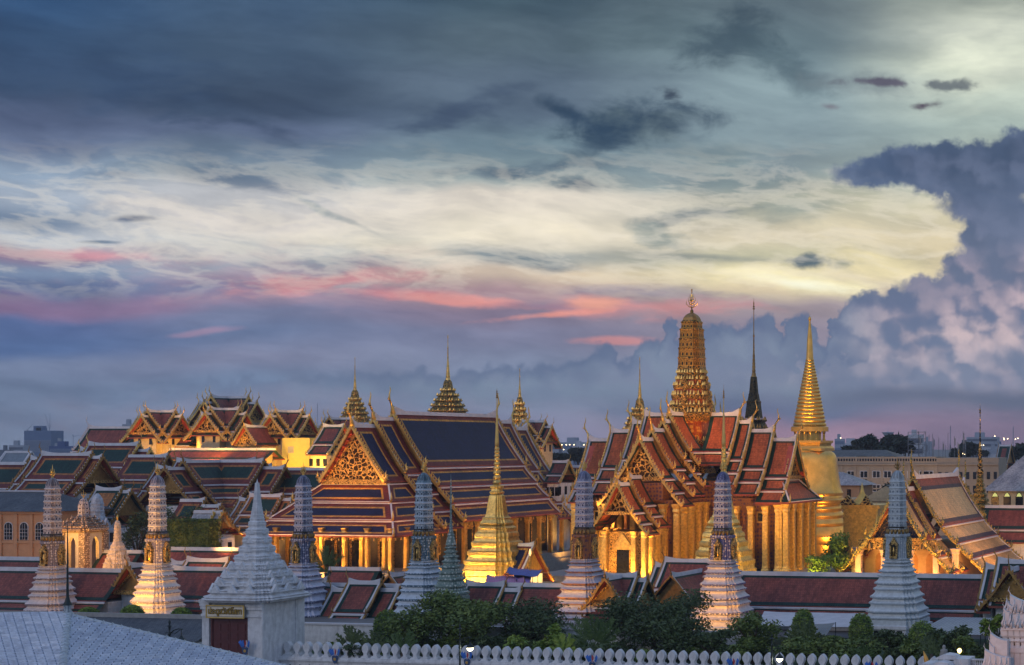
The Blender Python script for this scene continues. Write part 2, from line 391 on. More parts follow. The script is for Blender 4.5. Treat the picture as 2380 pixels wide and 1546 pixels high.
        ncol = len(cut(Lm))-1; b = len(s.v); uvs = []
        for v in vs:
            L = p00.lerp(p01, v); Rr = p10.lerp(p11, v); ln = max((Rr-L).length, .001)
            us = cut(ln); d = -nrm*sag*4*v*(1-v)
            for u in us:
                s.v.append(tuple(L.lerp(Rr, min(1, u/ln))+d)); uvs.append((u, v*Ls))
        nu = ncol+1; S = 1 if st else 0
        for i in range(nr):
            for j in range(ncol):
                e = min(i, nr-1-i, j, ncol-1-j)
                mm = mats[0] if e == 0 else (mats[1] if (st and e == 1) else mats[2])
                q = (b+i*nu+j, b+(i+1)*nu+j, b+(i+1)*nu+j+1, b+i*nu+j+1)
                s.face(q, mm, tuple(uvs[k-b] for k in q))
    def build(s, name, mats, parent=None, smooth=False, angle=None):
        me = bpy.data.meshes.new(name)
        me.from_pydata(s.v, [], s.f)
        mats = mats if isinstance(mats, (list, tuple)) else [mats]
        for m in mats: me.materials.append(m)
        if len(mats) > 1: me.polygons.foreach_set('material_index', s.m)
        if s.has_uv:
            ul = me.uv_layers.new(name='UVMap'); dat = []
            for f, uv in zip(s.f, s.uv):
                if uv is None: dat += [0.0, 0.0]*len(f)
                else:
                    for q in uv: dat += [q[0], q[1]]
            ul.data.foreach_set('uv', dat)
        if smooth: me.polygons.foreach_set('use_smooth', [True]*len(s.f))
        me.validate(); me.update()
        if smooth and angle:
            try: me.set_sharp_from_angle(angle=R(angle))
            except Exception: pass
        o = bpy.data.objects.new(name, me); C.objects.link(o)
        if parent: o.parent = parent
        return o

def circle(n): return [(math.cos(2*math.pi*i/n), math.sin(2*math.pi*i/n)) for i in range(n)]
def redent(n=3, k=.14, a=1.0):
    """square with corners cut back in n steps"""
    q = []
    w = a-n*k
    pts = [(a, -w)] if False else []
    for j in range(n+1):
        x = a-j*k; y0 = w+j*k
        q.append((x, y0-(k if j else 0)) if j else (x, w)); 
        if j < n: q.append((x-k, y0))
    # q holds the +x/+y corner from (a,w) to (w,a); clean into alternating steps
    c = [(a, w)]
    x, y = a, w
    for j in range(n):
        x -= k; c.append((x, y)); y += k; c.append((x, y))
    out = []
    for r in range(4):
        A = r*math.pi/2; cc, ss = round(math.cos(A)), round(math.sin(A))
        for (x, y) in c: out.append((x*cc-y*ss, x*ss+y*cc))
    return out
def sil(plan, rot):
    """half width of the plan seen from direction rot"""
    c, s = math.cos(rot), math.sin(rot)
    return max(abs(x*c-y*s) for x, y in plan)

# ------------------------------------------------------------------ materials
MAT = {}
def mat(name, col, rough=.6, metal=0.0, bump=None, var=.12, vscale=1.5, spec=.5, emit=None, fn=None, coat=0):
    if name in MAT: return MAT[name]
    m = bpy.data.materials.new(name); m.use_nodes = True; t = NT(m.node_tree)
    bs = t.n['Principled BSDF']; tc = t.node('ShaderNodeTexCoord')
    c = (*col, 1) if len(col) == 3 else col
    nz = t.noise(tc.outputs['Object'], vscale, 5, .6, dim='3D')
    cc = t.mix(t.smooth(nz, .3, .7), tuple(v*(1-var) for v in c[:3])+(1,), tuple(min(1, v*(1+var)) for v in c[:3])+(1,))
    bs.inputs['Roughness'].default_value = rough; bs.inputs['Metallic'].default_value = metal
    bs.inputs['Specular IOR Level'].default_value = spec
    hgt = None
    if fn: cc, hgt = fn(t, tc, cc)
    t.put(bs.inputs['Base Color'], cc)
    if bump or hgt is not None:
        b = t.node('ShaderNodeBump'); b.inputs['Strength'].default_value = bump[1] if bump else .5
        b.inputs['Distance'].default_value = bump[2] if bump and len(bump) > 2 else .1
        if hgt is None: hgt = t.noise(tc.outputs['Object'], bump[0], 4, .6, dim='3D')
        t.put(b.inputs['Height'], hgt); t.l.new(b.outputs[0], bs.inputs['Normal'])
    if emit: bs.inputs['Emission Color'].default_value = (*emit[:3], 1); bs.inputs['Emission Strength'].default_value = emit[3]
    MAT[name] = m; return m

def tile_fn(sx=.24, sy=.34, dark=.55):
    def fn(t, tc, cc):
        u = t.node('ShaderNodeUVMap'); br = t.node('ShaderNodeTexBrick')
        br.inputs['Scale'].default_value = 1.0; br.inputs['Brick Width'].default_value = sx; br.inputs['Row Height'].default_value = sy
        br.inputs['Mortar Size'].default_value = .025; br.inputs['Mortar Smooth'].default_value = .4
        br.inputs['Color1'].default_value = (1.12,1.12,1.12,1); br.inputs['Color2'].default_value = (.82,.82,.82,1); br.inputs['Mortar'].default_value = (dark*.8, dark*.8, dark*.8, 1)
        t.l.new(u.outputs[0], br.inputs['Vector'])
        sp = t.node('ShaderNodeSeparateXYZ'); t.l.new(u.outputs[0], sp.inputs[0])
        fy = t.m('FRACT', t.m('DIVIDE', sp.outputs[1], sy))
        big = t.m('ADD', t.m('MULTIPLY', t.noise(tc.outputs['Object'], .35, 3, .6, dim='3D'), .6), t.m('MULTIPLY', t.noise(t.xyz(t.m('MULTIPLY', sp.outputs[0], 1.6), t.m('MULTIPLY', sp.outputs[1], .25)), 1.0, 5, .65), .4))
        c = t.mix(.95, cc, br.outputs[0], 'MULTIPLY')
        c = t.mix(1.0, c, t.mix(t.smooth(big, .35, .65), (.68,.70,.74,1), (1.22,1.18,1.14,1)), 'MULTIPLY')
        return c, t.m('ADD', t.m('MULTIPLY', fy, .7), t.m('MULTIPLY', br.outputs[1], -.3))
    return fn
def tiles(name, col, rough=.5, sx=.26, sy=.38): return mat(name, col, rough, 0, bump=(1, .55, .06), var=.22, vscale=2.5, spec=.22, fn=tile_fn(sx, sy))

def carve_fn(dark, scale=1.6, lo=.25, hi=.5):
    """gilded scrollwork on a darker ground: gold ridges, dark glass between them"""
    def fn(t, tc, cc):
        v = t.node('ShaderNodeTexVoronoi', feature='DISTANCE_TO_EDGE'); v.inputs['Scale'].default_value = scale
        nz = t.node('ShaderNodeTexNoise'); nz.inputs['Scale'].default_value = scale*1.2; t.l.new(tc.outputs['Object'], nz.inputs['Vector'])
        ad = t.node('ShaderNodeVectorMath', operation='MULTIPLY_ADD'); t.l.new(nz.outputs['Color'], ad.inputs[0]); ad.inputs[1].default_value = (.9,.9,.9); t.l.new(tc.outputs['Object'], ad.inputs[2])
        t.l.new(ad.outputs[0], v.inputs['Vector'])
        n2 = t.noise(tc.outputs['Object'], scale*3.5, 4, .7, 1.0, dim='3D')
        f = t.smooth(t.m('ADD', v.outputs[0], t.m('MULTIPLY', n2, .35)), lo*.8, hi*.8)
        return t.mix(f, cc, (*dark, 1)), t.m('ADD', t.m('MULTIPLY', f, -.8), n2)
    return fn
GOLD = (.74, .48, .14); GOLD2 = (.60, .34, .08)
def M_(k):
    """the palette"""
    if k in MAT: return MAT[k]
    T = {
     'white': lambda: mat('white', (.66,.66,.66), .62, bump=(3, .25, .03), var=.12, fn=stain_fn()),
     'white_trim': lambda: mat('white_trim', (.56,.55,.56), .55, var=.10, vscale=.8),
     'wall_cream': lambda: mat('wall_cream', (.50,.40,.24), .7, var=.12),
     'gold': lambda: mat('gold', GOLD, .34, .85, bump=(2.2, .5, .08), var=.2, vscale=1.2),
     'gold_smooth': lambda: mat('gold_smooth', (.76,.50,.15), .28, .88, bump=(5, .35, .04), var=.14, vscale=.7),
     'gold_leaf': lambda: mat('gold_leaf', (.84,.55,.16), .33, .8, bump=(5, .85, .08), var=.25, vscale=2.2),
     'gold_carved': lambda: mat('gold_carved', (.80,.52,.16), .38, .75, bump=(4, .9, .15), fn=carve_fn((.03,.015,.008), 1.25, .22, .42)),
     'gold_fine': lambda: mat('gold_fine', (.76,.48,.15), .4, .7, bump=(6, .9, .10), fn=carve_fn((.05,.03,.015), 2.6, .2, .6)),
     'gold_green': lambda: mat('gold_green', (.66,.40,.09), .4, .7, bump=(4, .9, .12), fn=carve_fn((.02,.06,.035), 2.0, .2, .5)),
     'gold_dim': lambda: mat('gold_dim', (.34,.20,.06), .45, .6, bump=(4, .6, .08), var=.25, vscale=2),
     'mosaic_dark': lambda: mat('mosaic_dark', (.05,.045,.035), .35, .3, bump=(5,.5,.05), var=.5, vscale=4),
     'maroon': lambda: tiles('maroon', (.17,.035,.03)),
     'yellow': lambda: tiles('yellow', (.58,.30,.05)),
     'navy': lambda: tiles('navy', (.008,.014,.062), .5),
     'green': lambda: tiles('green', (.012,.045,.035)),
     'orange': lambda: tiles('orange', (.42,.16,.045)),
     'red': lambda: tiles('red', (.40,.105,.035)),
     'brick_red': lambda: tiles('brick_red', (.25,.072,.052)),
     'sand': lambda: tiles('sand', (.54,.35,.15), .3),
     'violet': lambda: tiles('violet', (.06,.04,.065)),
     'fascia': lambda: mat('fascia', (.20,.045,.03), .5, var=.15),
     'red_wood': lambda: mat('red_wood', (.36,.06,.03), .45, var=.2, vscale=1),
     'door_red': lambda: mat('door_red', (.10,.022,.022), .5, var=.12),
     'grey_tile': lambda: tiles('grey_tile', (.10,.11,.12), .5, .3, .3),
     'pale_tile': lambda: tiles('pale_tile', (.42,.40,.40), .5, .3, .3),
     'metal_roof': lambda: mat('metal_roof', (.22,.25,.27), .4, .3, fn=rib_fn(.35)),
     'concrete': lambda: mat('concrete', (.36,.35,.33), .8, var=.12, vscale=.6),
     'glass_dark': lambda: mat('glass_dark', (.012,.014,.018), .12, var=.3, vscale=.5),
     'iron': lambda: mat('iron', (.025,.035,.035), .45, .5, var=.2),
     'bark': lambda: mat('bark', (.07,.05,.035), .9, var=.3, vscale=3),
     'stone': lambda: mat('stone', (.32,.31,.29), .8, bump=(2,.4,.1), var=.15),
     'stucco_ochre': lambda: mat('stucco_ochre', (.48,.27,.14), .75, var=.1, vscale=.5),
    }
    return T[k]()
def stain_fn():
    def fn(t, tc, cc):
        ge = t.node('ShaderNodeNewGeometry'); mp = t.node('ShaderNodeMapping'); mp.inputs['Scale'].default_value = (1.2, 1.2, .22); t.l.new(ge.outputs['Position'], mp.inputs['Vector'])
        n = t.noise(mp.outputs[0], 1.6, 6, .65, dim='3D')
        n2 = t.noise(ge.outputs['Position'], 4, 4, .6, dim='3D')
        return t.mix(t.smooth(n, .45, .72, 0, .45), cc, (.26,.26,.26,1)), n2
    return fn
def rib_fn(w):
    def fn(t, tc, cc):
        u = t.node('ShaderNodeUVMap'); sp = t.node('ShaderNodeSeparateXYZ'); t.l.new(u.outputs[0], sp.inputs[0])
        f = t.m('FRACT', t.m('DIVIDE', sp.outputs[0], w)); q = t.smooth(t.m('ABSOLUTE', t.m('SUBTRACT', f, .5)), .3, .5)
        return t.mix(t.m('MULTIPLY', q, .5), cc, (.05,.05,.06,1)), q
    return fn
def prang_mat(name, tilec, trim, dark, metal=0.0):
    """glazed prang tiers: rows of arched niches in white trim over coloured glaze; u counts niches, v counts tiers"""
    if name in MAT: return MAT[name]
    def fn(t, tc, cc):
        u = t.node('ShaderNodeUVMap'); sp = t.node('ShaderNodeSeparateXYZ'); t.l.new(u.outputs[0], sp.inputs[0])
        fx = t.m('ABSOLUTE', t.m('SUBTRACT', t.m('FRACT', sp.outputs[0]), .5)); fy = t.m('FRACT', sp.outputs[1])
        # arch: narrows towards the top
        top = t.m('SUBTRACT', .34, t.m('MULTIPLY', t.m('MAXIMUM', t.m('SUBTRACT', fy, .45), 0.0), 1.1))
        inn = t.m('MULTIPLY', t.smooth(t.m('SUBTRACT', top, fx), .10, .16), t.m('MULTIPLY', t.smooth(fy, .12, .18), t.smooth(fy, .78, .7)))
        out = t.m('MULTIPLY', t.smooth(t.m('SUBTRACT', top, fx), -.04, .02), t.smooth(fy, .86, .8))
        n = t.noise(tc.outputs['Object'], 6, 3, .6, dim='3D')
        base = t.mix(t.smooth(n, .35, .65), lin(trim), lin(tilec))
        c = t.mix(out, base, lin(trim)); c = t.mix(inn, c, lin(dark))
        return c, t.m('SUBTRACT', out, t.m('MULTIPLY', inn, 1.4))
    return mat(name, (.5,.5,.5), .45, metal, bump=(1, .8, .12), fn=fn)
def mosaic_mat(name, a, b, scale=2.2, metal=0.0, rough=.45):
    """porcelain mosaic: small flowers of one glaze on another, in courses"""
    if name in MAT: return MAT[name]
    def fn(t, tc, cc):
        v = t.node('ShaderNodeTexVoronoi'); v.inputs['Scale'].default_value = scale; v.inputs['Randomness'].default_value = .45
        t.l.new(tc.outputs['Object'], v.inputs['Vector'])
        f = t.smooth(v.outputs[0], .30, .42); n = t.noise(tc.outputs['Object'], scale*2, 3, .6, dim='3D')
        c = t.mix(f, lin(a), lin(b))
        return t.mix(t.smooth(n, .3, .7, 0, .3), c, lin(a)), t.m('MULTIPLY', f, -1.0)
    return mat(name, (.5,.5,.5), rough, metal, bump=(1, .5, .06), fn=fn)

# ------------------------------------------------------------------ ornaments
def chofa(parent, base, hgt, outward, m, name='chofa'):
    """slender horn finial at a gable apex, swinging outward then up"""
    b = Vector(base); o = Vector(outward).normalized(); u = Vector((0,0,1)); k = hgt
    pts = [(-.02,-.10),(.0,.02),(.03,.16),(.09,.30),(.17,.42),(.22,.52),(.22,.66),(.17,.80),(.15,.90),(.20,1.0)]
    rad = [.085,.10,.075,.05,.045,.052,.034,.028,.022,.006]
    q = MB(); q.tube([b+o*(p[0]*k)+u*(p[1]*k) for p in pts], [r*k*.8 for r in rad], 6)
    q.tube([b+o*(.20*k)+u*(.44*k), b+o*(.30*k)+u*(.50*k), b+o*(.31*k)+u*(.56*k)], [.03*k,.022*k,.004*k], 5)
    return q.build(name, m, parent, smooth=True)
def flame(q, base, hgt, outward, m=0):
    """upturned naga-tail finial (hang hong)"""
    b = Vector(base); o = Vector(outward).normalized(); u = Vector((0,0,1)); k = hgt
    pts = [(-.25,.02),(0,-.02),(.22,.08),(.30,.28),(.22,.50),(.18,.70),(.28,1.0)]
    q.tube([b+o*(p[0]*k)+u*(p[1]*k) for p in pts], [.10*k,.13*k,.13*k,.11*k,.09*k,.055*k,.008*k], 5, m)
    for a, c in ((.36,.26),(.34,.48)):
        q.tube([b+o*(.2*k)+u*(c*k), b+o*((a+.10)*k)+u*((c+.16)*k)], [.05*k,.006*k], 4, m)

# ------------------------------------------------------------------ Thai hall roofs
FLM = {}
def put_flame(parent, base, hgt, outward, mname, name='eave_finial'):
    if mname not in FLM:
        q = MB(); flame(q, (0,0,0), 1.0, (1,0,0)); o = q.build(name, M_(mname), None, smooth=True); FLM[mname] = o.data; bpy.data.objects.remove(o)
    o = bpy.data.objects.new(name, FLM[mname]); C.objects.link(o); o.parent = parent
    o.location = base; o.scale = (hgt,)*3; o.rotation_euler = (0, 0, math.atan2(outward[1], outward[0])); return o

STY = {  # border, stripe, field, stripe width
 'navy':   ('maroon', 'yellow', 'navy', .38),
 'green':  ('maroon', 'orange', 'green', .42),
 'gallery':('green', 'green', 'brick_red', 0),
 'prasat': ('green', 'green', 'red', 0),
 'sand':   ('brick_red', 'violet', 'sand', .75),
 'palace': ('green', 'green', 'brick_red', 0), 'pale': ('pale_tile','pale_tile','pale_tile',0), 'orangeg': ('green','green','orange',0), 'tin': ('metal_roof','metal_roof','metal_roof',0), 'greenr': ('fascia','green','green',0),
}
def hall_roof(parent, prof, secs, style='navy', axis='y', off=(0,0,0), bw=(.9,.8,.8), barge='gold', cho=4.0, fl=1.4,
              ridge='white_trim', sag=.22, teeth=True, sides=(1,-1), bargew=.5, verge=.35, fascia='fascia', pedi=None, gap=.28, nx=1):
    """prof: tiers [((t0,z0),(t1,z1)),...] of the tallest part; secs: [(s0, s1, dz, dt, ntier, ends)] nested parts,
    ends: which ends ('0','1') carry a gable. axis: the horizontal line of the ridge in the thing's own frame"""
    b_, s_, f_, st = STY[style]
    ox, oy, oz = off
    if axis == 'y': Pt = lambda s, t, z: (ox+t, oy+s, oz+z)
    else:           Pt = lambda s, t, z: (ox+s, oy-t, oz+z)
    ax = (lambda sg: (0, sg, 0)) if axis == 'y' else (lambda sg: (sg, 0, 0))
    out = (lambda sg: (sg, 0, 0)) if axis == 'y' else (lambda sg: (0, -sg, 0))
    for (s0, s1, dz, dt, nt, ends) in secs:
        tq = MB(); eq = MB()
        pr = []
        for i, ((t0, z0), (t1, z1)) in enumerate(prof[:nt]):
            k = (prof[-1][1][0]-dt)/prof[-1][1][0]
            pr.append(((t0*k, z0-dz), (t1*k, z1-dz)))
        for sg in sides:
            for i, ((t0, z0), (t1, z1)) in enumerate(pr):
                a, b = (s0, s1)
                sd = style == 'sand' and i > 0
                tq.panel(Pt(a, sg*t0, z0), Pt(b, sg*t0, z0), Pt(b, sg*t1, z1), Pt(a, sg*t1, z1), bw if i == 0 else ((.3, .05, .95) if sd else (bw[0], bw[1]*.6, bw[2]*.75)), 0 if sd else st, (1,1,2) if sd else (0,1,2), sag if i == 0 else sag*.4, nx)
                # thick board under the lower edge, pale strip above it
                dl = Vector((t1-t0, z1-z0)).normalized()
                e0 = t1-dl.x*.02; ez = z1
                eq.prism([Pt(a, sg*e0, ez-.02), Pt(a, sg*(e0+.12), ez-.02-.02), Pt(a, sg*(e0+.12), ez-.30), Pt(a, sg*(e0-.1), ez-.30)], Vector(Pt(b,0,0))-Vector(Pt(a,0,0)), 0)
                if i+1 < len(pr):
                    nt0, nz0 = pr[i+1][0]
                    eq.prism([Pt(a, sg*(nt0-.05), nz0+.03), Pt(a, sg*(nt0+.28), nz0-.12), Pt(a, sg*(nt0+.28), nz0+.10), Pt(a, sg*(nt0-.05), nz0+.22)], Vector(Pt(b,0,0))-Vector(Pt(a,0,0)), 1)
                    eq.poly([Pt(a, sg*(e0-.1), ez-.30), Pt(b, sg*(e0-.1), ez-.30), Pt(b, sg*nt0, nz0+.03), Pt(a, sg*nt0, nz0+.03)], 0)
                # pale verge strips beside the gables
                for e in ends:
                    ss = s0 if e == '0' else s1; di = 1 if e == '0' else -1
                    n = 6; L = []
                    for j in range(n+1):
                        v = j/n; t = t0+(t1-t0)*v; z = z0+(z1-z0)*v
                        nx_, nz_ = -(z1-z0), (t1-t0); ln = math.hypot(nx_, nz_); sgd = (sag if i == 0 else sag*.4)*4*v*(1-v)
                        L.append((t-abs(nx_)/ln*sgd, z-abs(nz_)/ln*sgd))
                    for j in range(n):
                        (ta, za), (tb, zb) = L[j], L[j+1]
                        eq.prism([Pt(ss, sg*ta, za+.03), Pt(ss, sg*tb, zb+.03), Pt(ss, sg*tb, zb+.20), Pt(ss, sg*ta, za+.20)], Vector(ax(di))*verge, 1)
        tq.build('roof_tiles', [M_(b_), M_(s_), M_(f_)], parent)
        eq.build('eave_board', [M_(fascia), M_(ridge)], parent)
        # ridge cap that sweeps up at gable ends
        rq = MB(); zt = pr[0][0][1]; L = s1-s0; pts = []
        nseg = 10
        for j in range(nseg+1):
            v = j/nseg; s = s0+L*v; up = 0
            if '0' in ends: up += max(0, 1-(s-s0)/max(1.2, min(3.2, L*.4)))**2*cho*.20
            if '1' in ends: up += max(0, 1-(s1-s)/max(1.2, min(3.2, L*.4)))**2*cho*.20
            pts.append((s, zt+up))
        w = .17+cho*.015; hh = .18+cho*.05
        for j in range(nseg):
            (sa, za), (sb, zb) = pts[j], pts[j+1]
            rq.prism([Pt(sa, -w, zt-.1), Pt(sa, w, zt-.1), Pt(sa, w*.7, za+hh), Pt(sa, -w*.7, za+hh)], (0,0,0), 0) if False else None
            b = len(rq.v)
            for s_1, z_1 in ((sa, za), (sb, zb)):
                for (t, z) in ((-w*1.5, zt-.28), (w*1.5, zt-.28), (w*.75, z_1+hh), (-w*.75, z_1+hh)): rq.v.append(Pt(s_1, t, z))
            for q in ((0,1,5,4),(1,2,6,5),(2,3,7,6),(3,0,4,7)): rq.face([b+i for i in q])
            if j == 0: rq.face([b+3,b+2,b+1,b])
            if j == nseg-1: rq.face([b+4,b+5,b+6,b+7])
        rq.build('ridge_cap', M_(ridge), parent)
        for e in ends:
            ss = s0 if e == '0' else s1; di = -1 if e == '0' else 1
            bq = MB(); fl_ = []
            for sg in (1, -1):
                for i, ((t0, z0), (t1, z1)) in enumerate(pr):
                    n = 7; pl = []
                    for j in range(n+1):
                        v = j/n; t = t0+(t1-t0)*v; z = z0+(z1-z0)*v-((sag if i == 0 else .06)*3.2*v*(1-v))
                        wv = math.sin(v*math.pi*2.0)*.14*(1 if i == 0 else .5)
                        pl.append((t, z+wv))
                    for j in range(n):
                        (ta, za), (tb, zb) = pl[j], pl[j+1]
                        bq.prism([Pt(ss, sg*ta, za-bargew*.65), Pt(ss, sg*tb, zb-bargew*.65), Pt(ss, sg*tb, zb+bargew*.45), Pt(ss, sg*ta, za+bargew*.45)], Vector(ax(di))*.28)
                    if teeth:
                        ns = max(3, int(math.hypot(t1-t0, z1-z0)/.62))
                        for j in range(ns):
                            v = (j+.6)/ns; t = t0+(t1-t0)*v; z = z0+(z1-z0)*v-((sag if i == 0 else .06)*3.2*v*(1-v))+bargew*.4
                            bq.prism([Pt(ss, sg*(t-.05), z+.05), Pt(ss, sg*(t+.32), z-.25), Pt(ss, sg*(t+.30), z+.34)], Vector(ax(di))*.14)
                    fl_.append((Pt(ss+di*.14, sg*(t1-.05), z1+.05), fl*(1.0 if i == 0 else .85), out(sg)))
            o = bq.build('barge_board', M_(barge), parent)
            for a_ in fl_: put_flame(o, *a_, barge)
            chofa(o, Pt(ss+di*.1, 0, zt+.25), cho, ax(di), M_(barge))
            # pediment set back under the verge
            (t0, z0), (t1, z1) = pr[0]
            if pedi == 'none': continue
            if pedi:
                pq = MB(); back = 1.1; k = .93
                pq.prism([Pt(ss-di*back, -t1*k, z1+.1), Pt(ss-di*back, t1*k, z1+.1), Pt(ss-di*back, t1*.45, z1+(z0-z1)*.47), Pt(ss-di*back, 0, z0-.8), Pt(ss-di*back, -t1*.45, z1+(z0-z1)*.47)], Vector(ax(-di))*.3)
                pq.build('pediment', M_(pedi), parent)
                cq = MB()
                A = Vector(Pt(ss-di*.5, -t1*.97, z1-.45)); B = Vector(Pt(ss-di*1.35, t1*.97, z1+.12))
                cq.box(min(A.x,B.x), max(A.x,B.x), min(A.y,B.y), max(A.y,B.y), min(A.z,B.z), max(A.z,B.z))
                # moulded frame strips along the rakes
                for sg in (1, -1):
                    cq.prism([Pt(ss-di*1.0, sg*t1*.96, z1+.1), Pt(ss-di*1.0, sg*t1*.88, z1+.1), Pt(ss-di*1.0, sg*.02, z0-1.25), Pt(ss-di*1.0, sg*.02, z0-.7)], Vector(ax(di))*.22)
                cq.build('pediment_cornice', M_('gold_fine'), parent)
                # red-lacquered soffit
                sq = MB()
                for sg in (1, -1):
                    sq.poly([Pt(ss, 0, z0-.22), Pt(ss-di*1.4, 0, z0-.22), Pt(ss-di*1.4, sg*t1*.5, (z0+z1)/2-.46), Pt(ss, sg*t1*.5, (z0+z1)/2-.46)])
                    sq.poly([Pt(ss, sg*t1*.5, (z0+z1)/2-.46), Pt(ss-di*1.4, sg*t1*.5, (z0+z1)/2-.46), Pt(ss-di*1.4, sg*t1, z1-.14), Pt(ss, sg*t1, z1-.14)])
                sq.build('soffit', M_('red_wood'), parent)
            else:
                # plain closing wall of the gable
                pq = MB(); (ta, za), (tb, zb) = pr[-1]
                pq.prism([Pt(ss-di*.6, -t1*.96, z1-.1), Pt(ss-di*.6, t1*.96, z1-.1), Pt(ss-di*.6, t1*.45, z1+(z0-z1)*.47-.2), Pt(ss-di*.6, 0, z0-.4), Pt(ss-di*.6, -t1*.45, z1+(z0-z1)*.47-.2)], Vector(ax(-di))*.2)
                pq.build('gable_wall', M_('gold_dim'), parent)

def skirt(parent, tiers, style='navy', off=(0,0,0), bw=(.9,.6,.7), hip=True, sides='flr', ridge='white_trim', back=0.0, finial='gold', fl=1.2):
    """lean-to roof tiers wrapped round a front end. tiers: [(halfw0, front0, z0, halfw1, front1, z1)], y = -front is the outer edge"""
    b_, s_, f_, st = STY[style]; ox, oy, oz = off
    q = MB(); e = MB(); fl_ = []
    for (w0, d0, z0, w1, d1, z1) in tiers:
        A = Vector((ox-w0, oy-d0, oz+z0)); B = Vector((ox+w0, oy-d0, oz+z0)); Cc = Vector((ox+w1, oy-d1, oz+z1)); D = Vector((ox-w1, oy-d1, oz+z1))
        if 'f' in sides: q.panel(A, B, Cc, D, bw, st, (0,1,2), .06)
        if 'r' in sides: q.panel(B, B+Vector((0, back+d0, 0)), Cc+Vector((0, back+d1, 0)), Cc, bw, st, (0,1,2), .06)
        if 'l' in sides: q.panel(A+Vector((0, back+d0, 0)), A, D, D+Vector((0, back+d1, 0)), bw, st, (0,1,2), .06)
        # boards and pale strips
        def strip(P, Q, w, z, mi, h): 
            P = Vector(P); Q = Vector(Q); d = (Q-P).normalized(); n = Vector((d.y, -d.x, 0))*w
            e.prism([P-n+Vector((0,0,z)), P+n+Vector((0,0,z)), P+n+Vector((0,0,z+h)), P-n+Vector((0,0,z+h))], Q-P, mi)
        if 'f' in sides: strip(D, Cc, .14, -.30, 0, .27); strip(A, B, .16, .02, 1, .2); strip(D, Cc, .16, -.02, 1, .12)
        if 'r' in sides: strip(Cc, Cc+Vector((0,back+d1,0)), .14, -.30, 0, .27); strip(B, B+Vector((0,back+d0,0)), .16, .02, 1, .2); strip(B, Cc, .16, .02, 1, .22)
        if 'l' in sides: strip(D, D+Vector((0,back+d1,0)), .14, -.30, 0, .27); strip(A, A+Vector((0,back+d0,0)), .16, .02, 1, .2); strip(A, D, .16, .02, 1, .22)
        if fl:
            if 'r' in sides: fl_.append((Cc+Vector((.05,-.05,.1)), fl, (1,-1,0)))
            if 'l' in sides: fl_.append((D+Vector((-.05,-.05,.1)), fl, (-1,-1,0)))
    q.build('skirt_roof', [M_(b_), M_(s_), M_(f_)], parent)
    e.build('skirt_edge', [M_('fascia'), M_(ridge)], parent)
    for a_ in fl_: put_flame(parent, *a_, finial, 'corner_finial')

def column_mb(x, y, z0, z1, w, mcap=True):
    q = MB(); pl = redent(2, .12)
    k = w/2; hgt = z1-z0
    q.lathe(pl, [(k*1.35, z0), (k*1.35, z0+hgt*.03), (k*1.1, z0+hgt*.05), (k*1.1, z0+hgt*.07), (k, z0+hgt*.09), (k*.92, z0+hgt*.84), (k*.84, z0+hgt*.86), (k*1.12, z0+hgt*.90), (k*1.0, z0+hgt*.93), (k*1.38, z0+hgt*.985), (k*1.38, z1)], x, y)
    return q
def columns(parent, pts, z0, z1, w, m, name='column'):
    src = None
    for (x, y) in pts:
        if src is None:
            src = column_mb(0, 0, z0, z1, w).build(name, m, parent); src.location = (x, y, 0)
        else:
            o = src.copy(); C.objects.link(o); o.parent = parent; o.location = (x, y, 0)

# ------------------------------------------------------------------ floodlights
def lamp(x, y, z, tx, ty, tz, power, col=(1.0,.45,.085), ang=110, size=.6, blend=.8, name='floodlight_beam'):
    d = bpy.data.lights.new(name, 'SPOT'); d.energy = power*1.22; d.color = col; d.spot_size = R(ang); d.spot_blend = blend; d.shadow_soft_size = size
    o = bpy.data.objects.new(name, d); C.objects.link(o); o.location = (x, y, z)
    o.rotation_euler = (Vector((tx, ty, tz))-Vector((x, y, z))).to_track_quat('-Z', 'Y').to_euler()
    return o
def flamp(fr, a, b, power, **k):
    """floodlight given in a building's own frame"""
    def w(p): return fr.o + Vector((p[0]*fr.c+p[1]*fr.s, -p[0]*fr.s+p[1]*fr.c, p[2]))
    A, B = w(a), w(b); return lamp(*A, *B, power, **k)

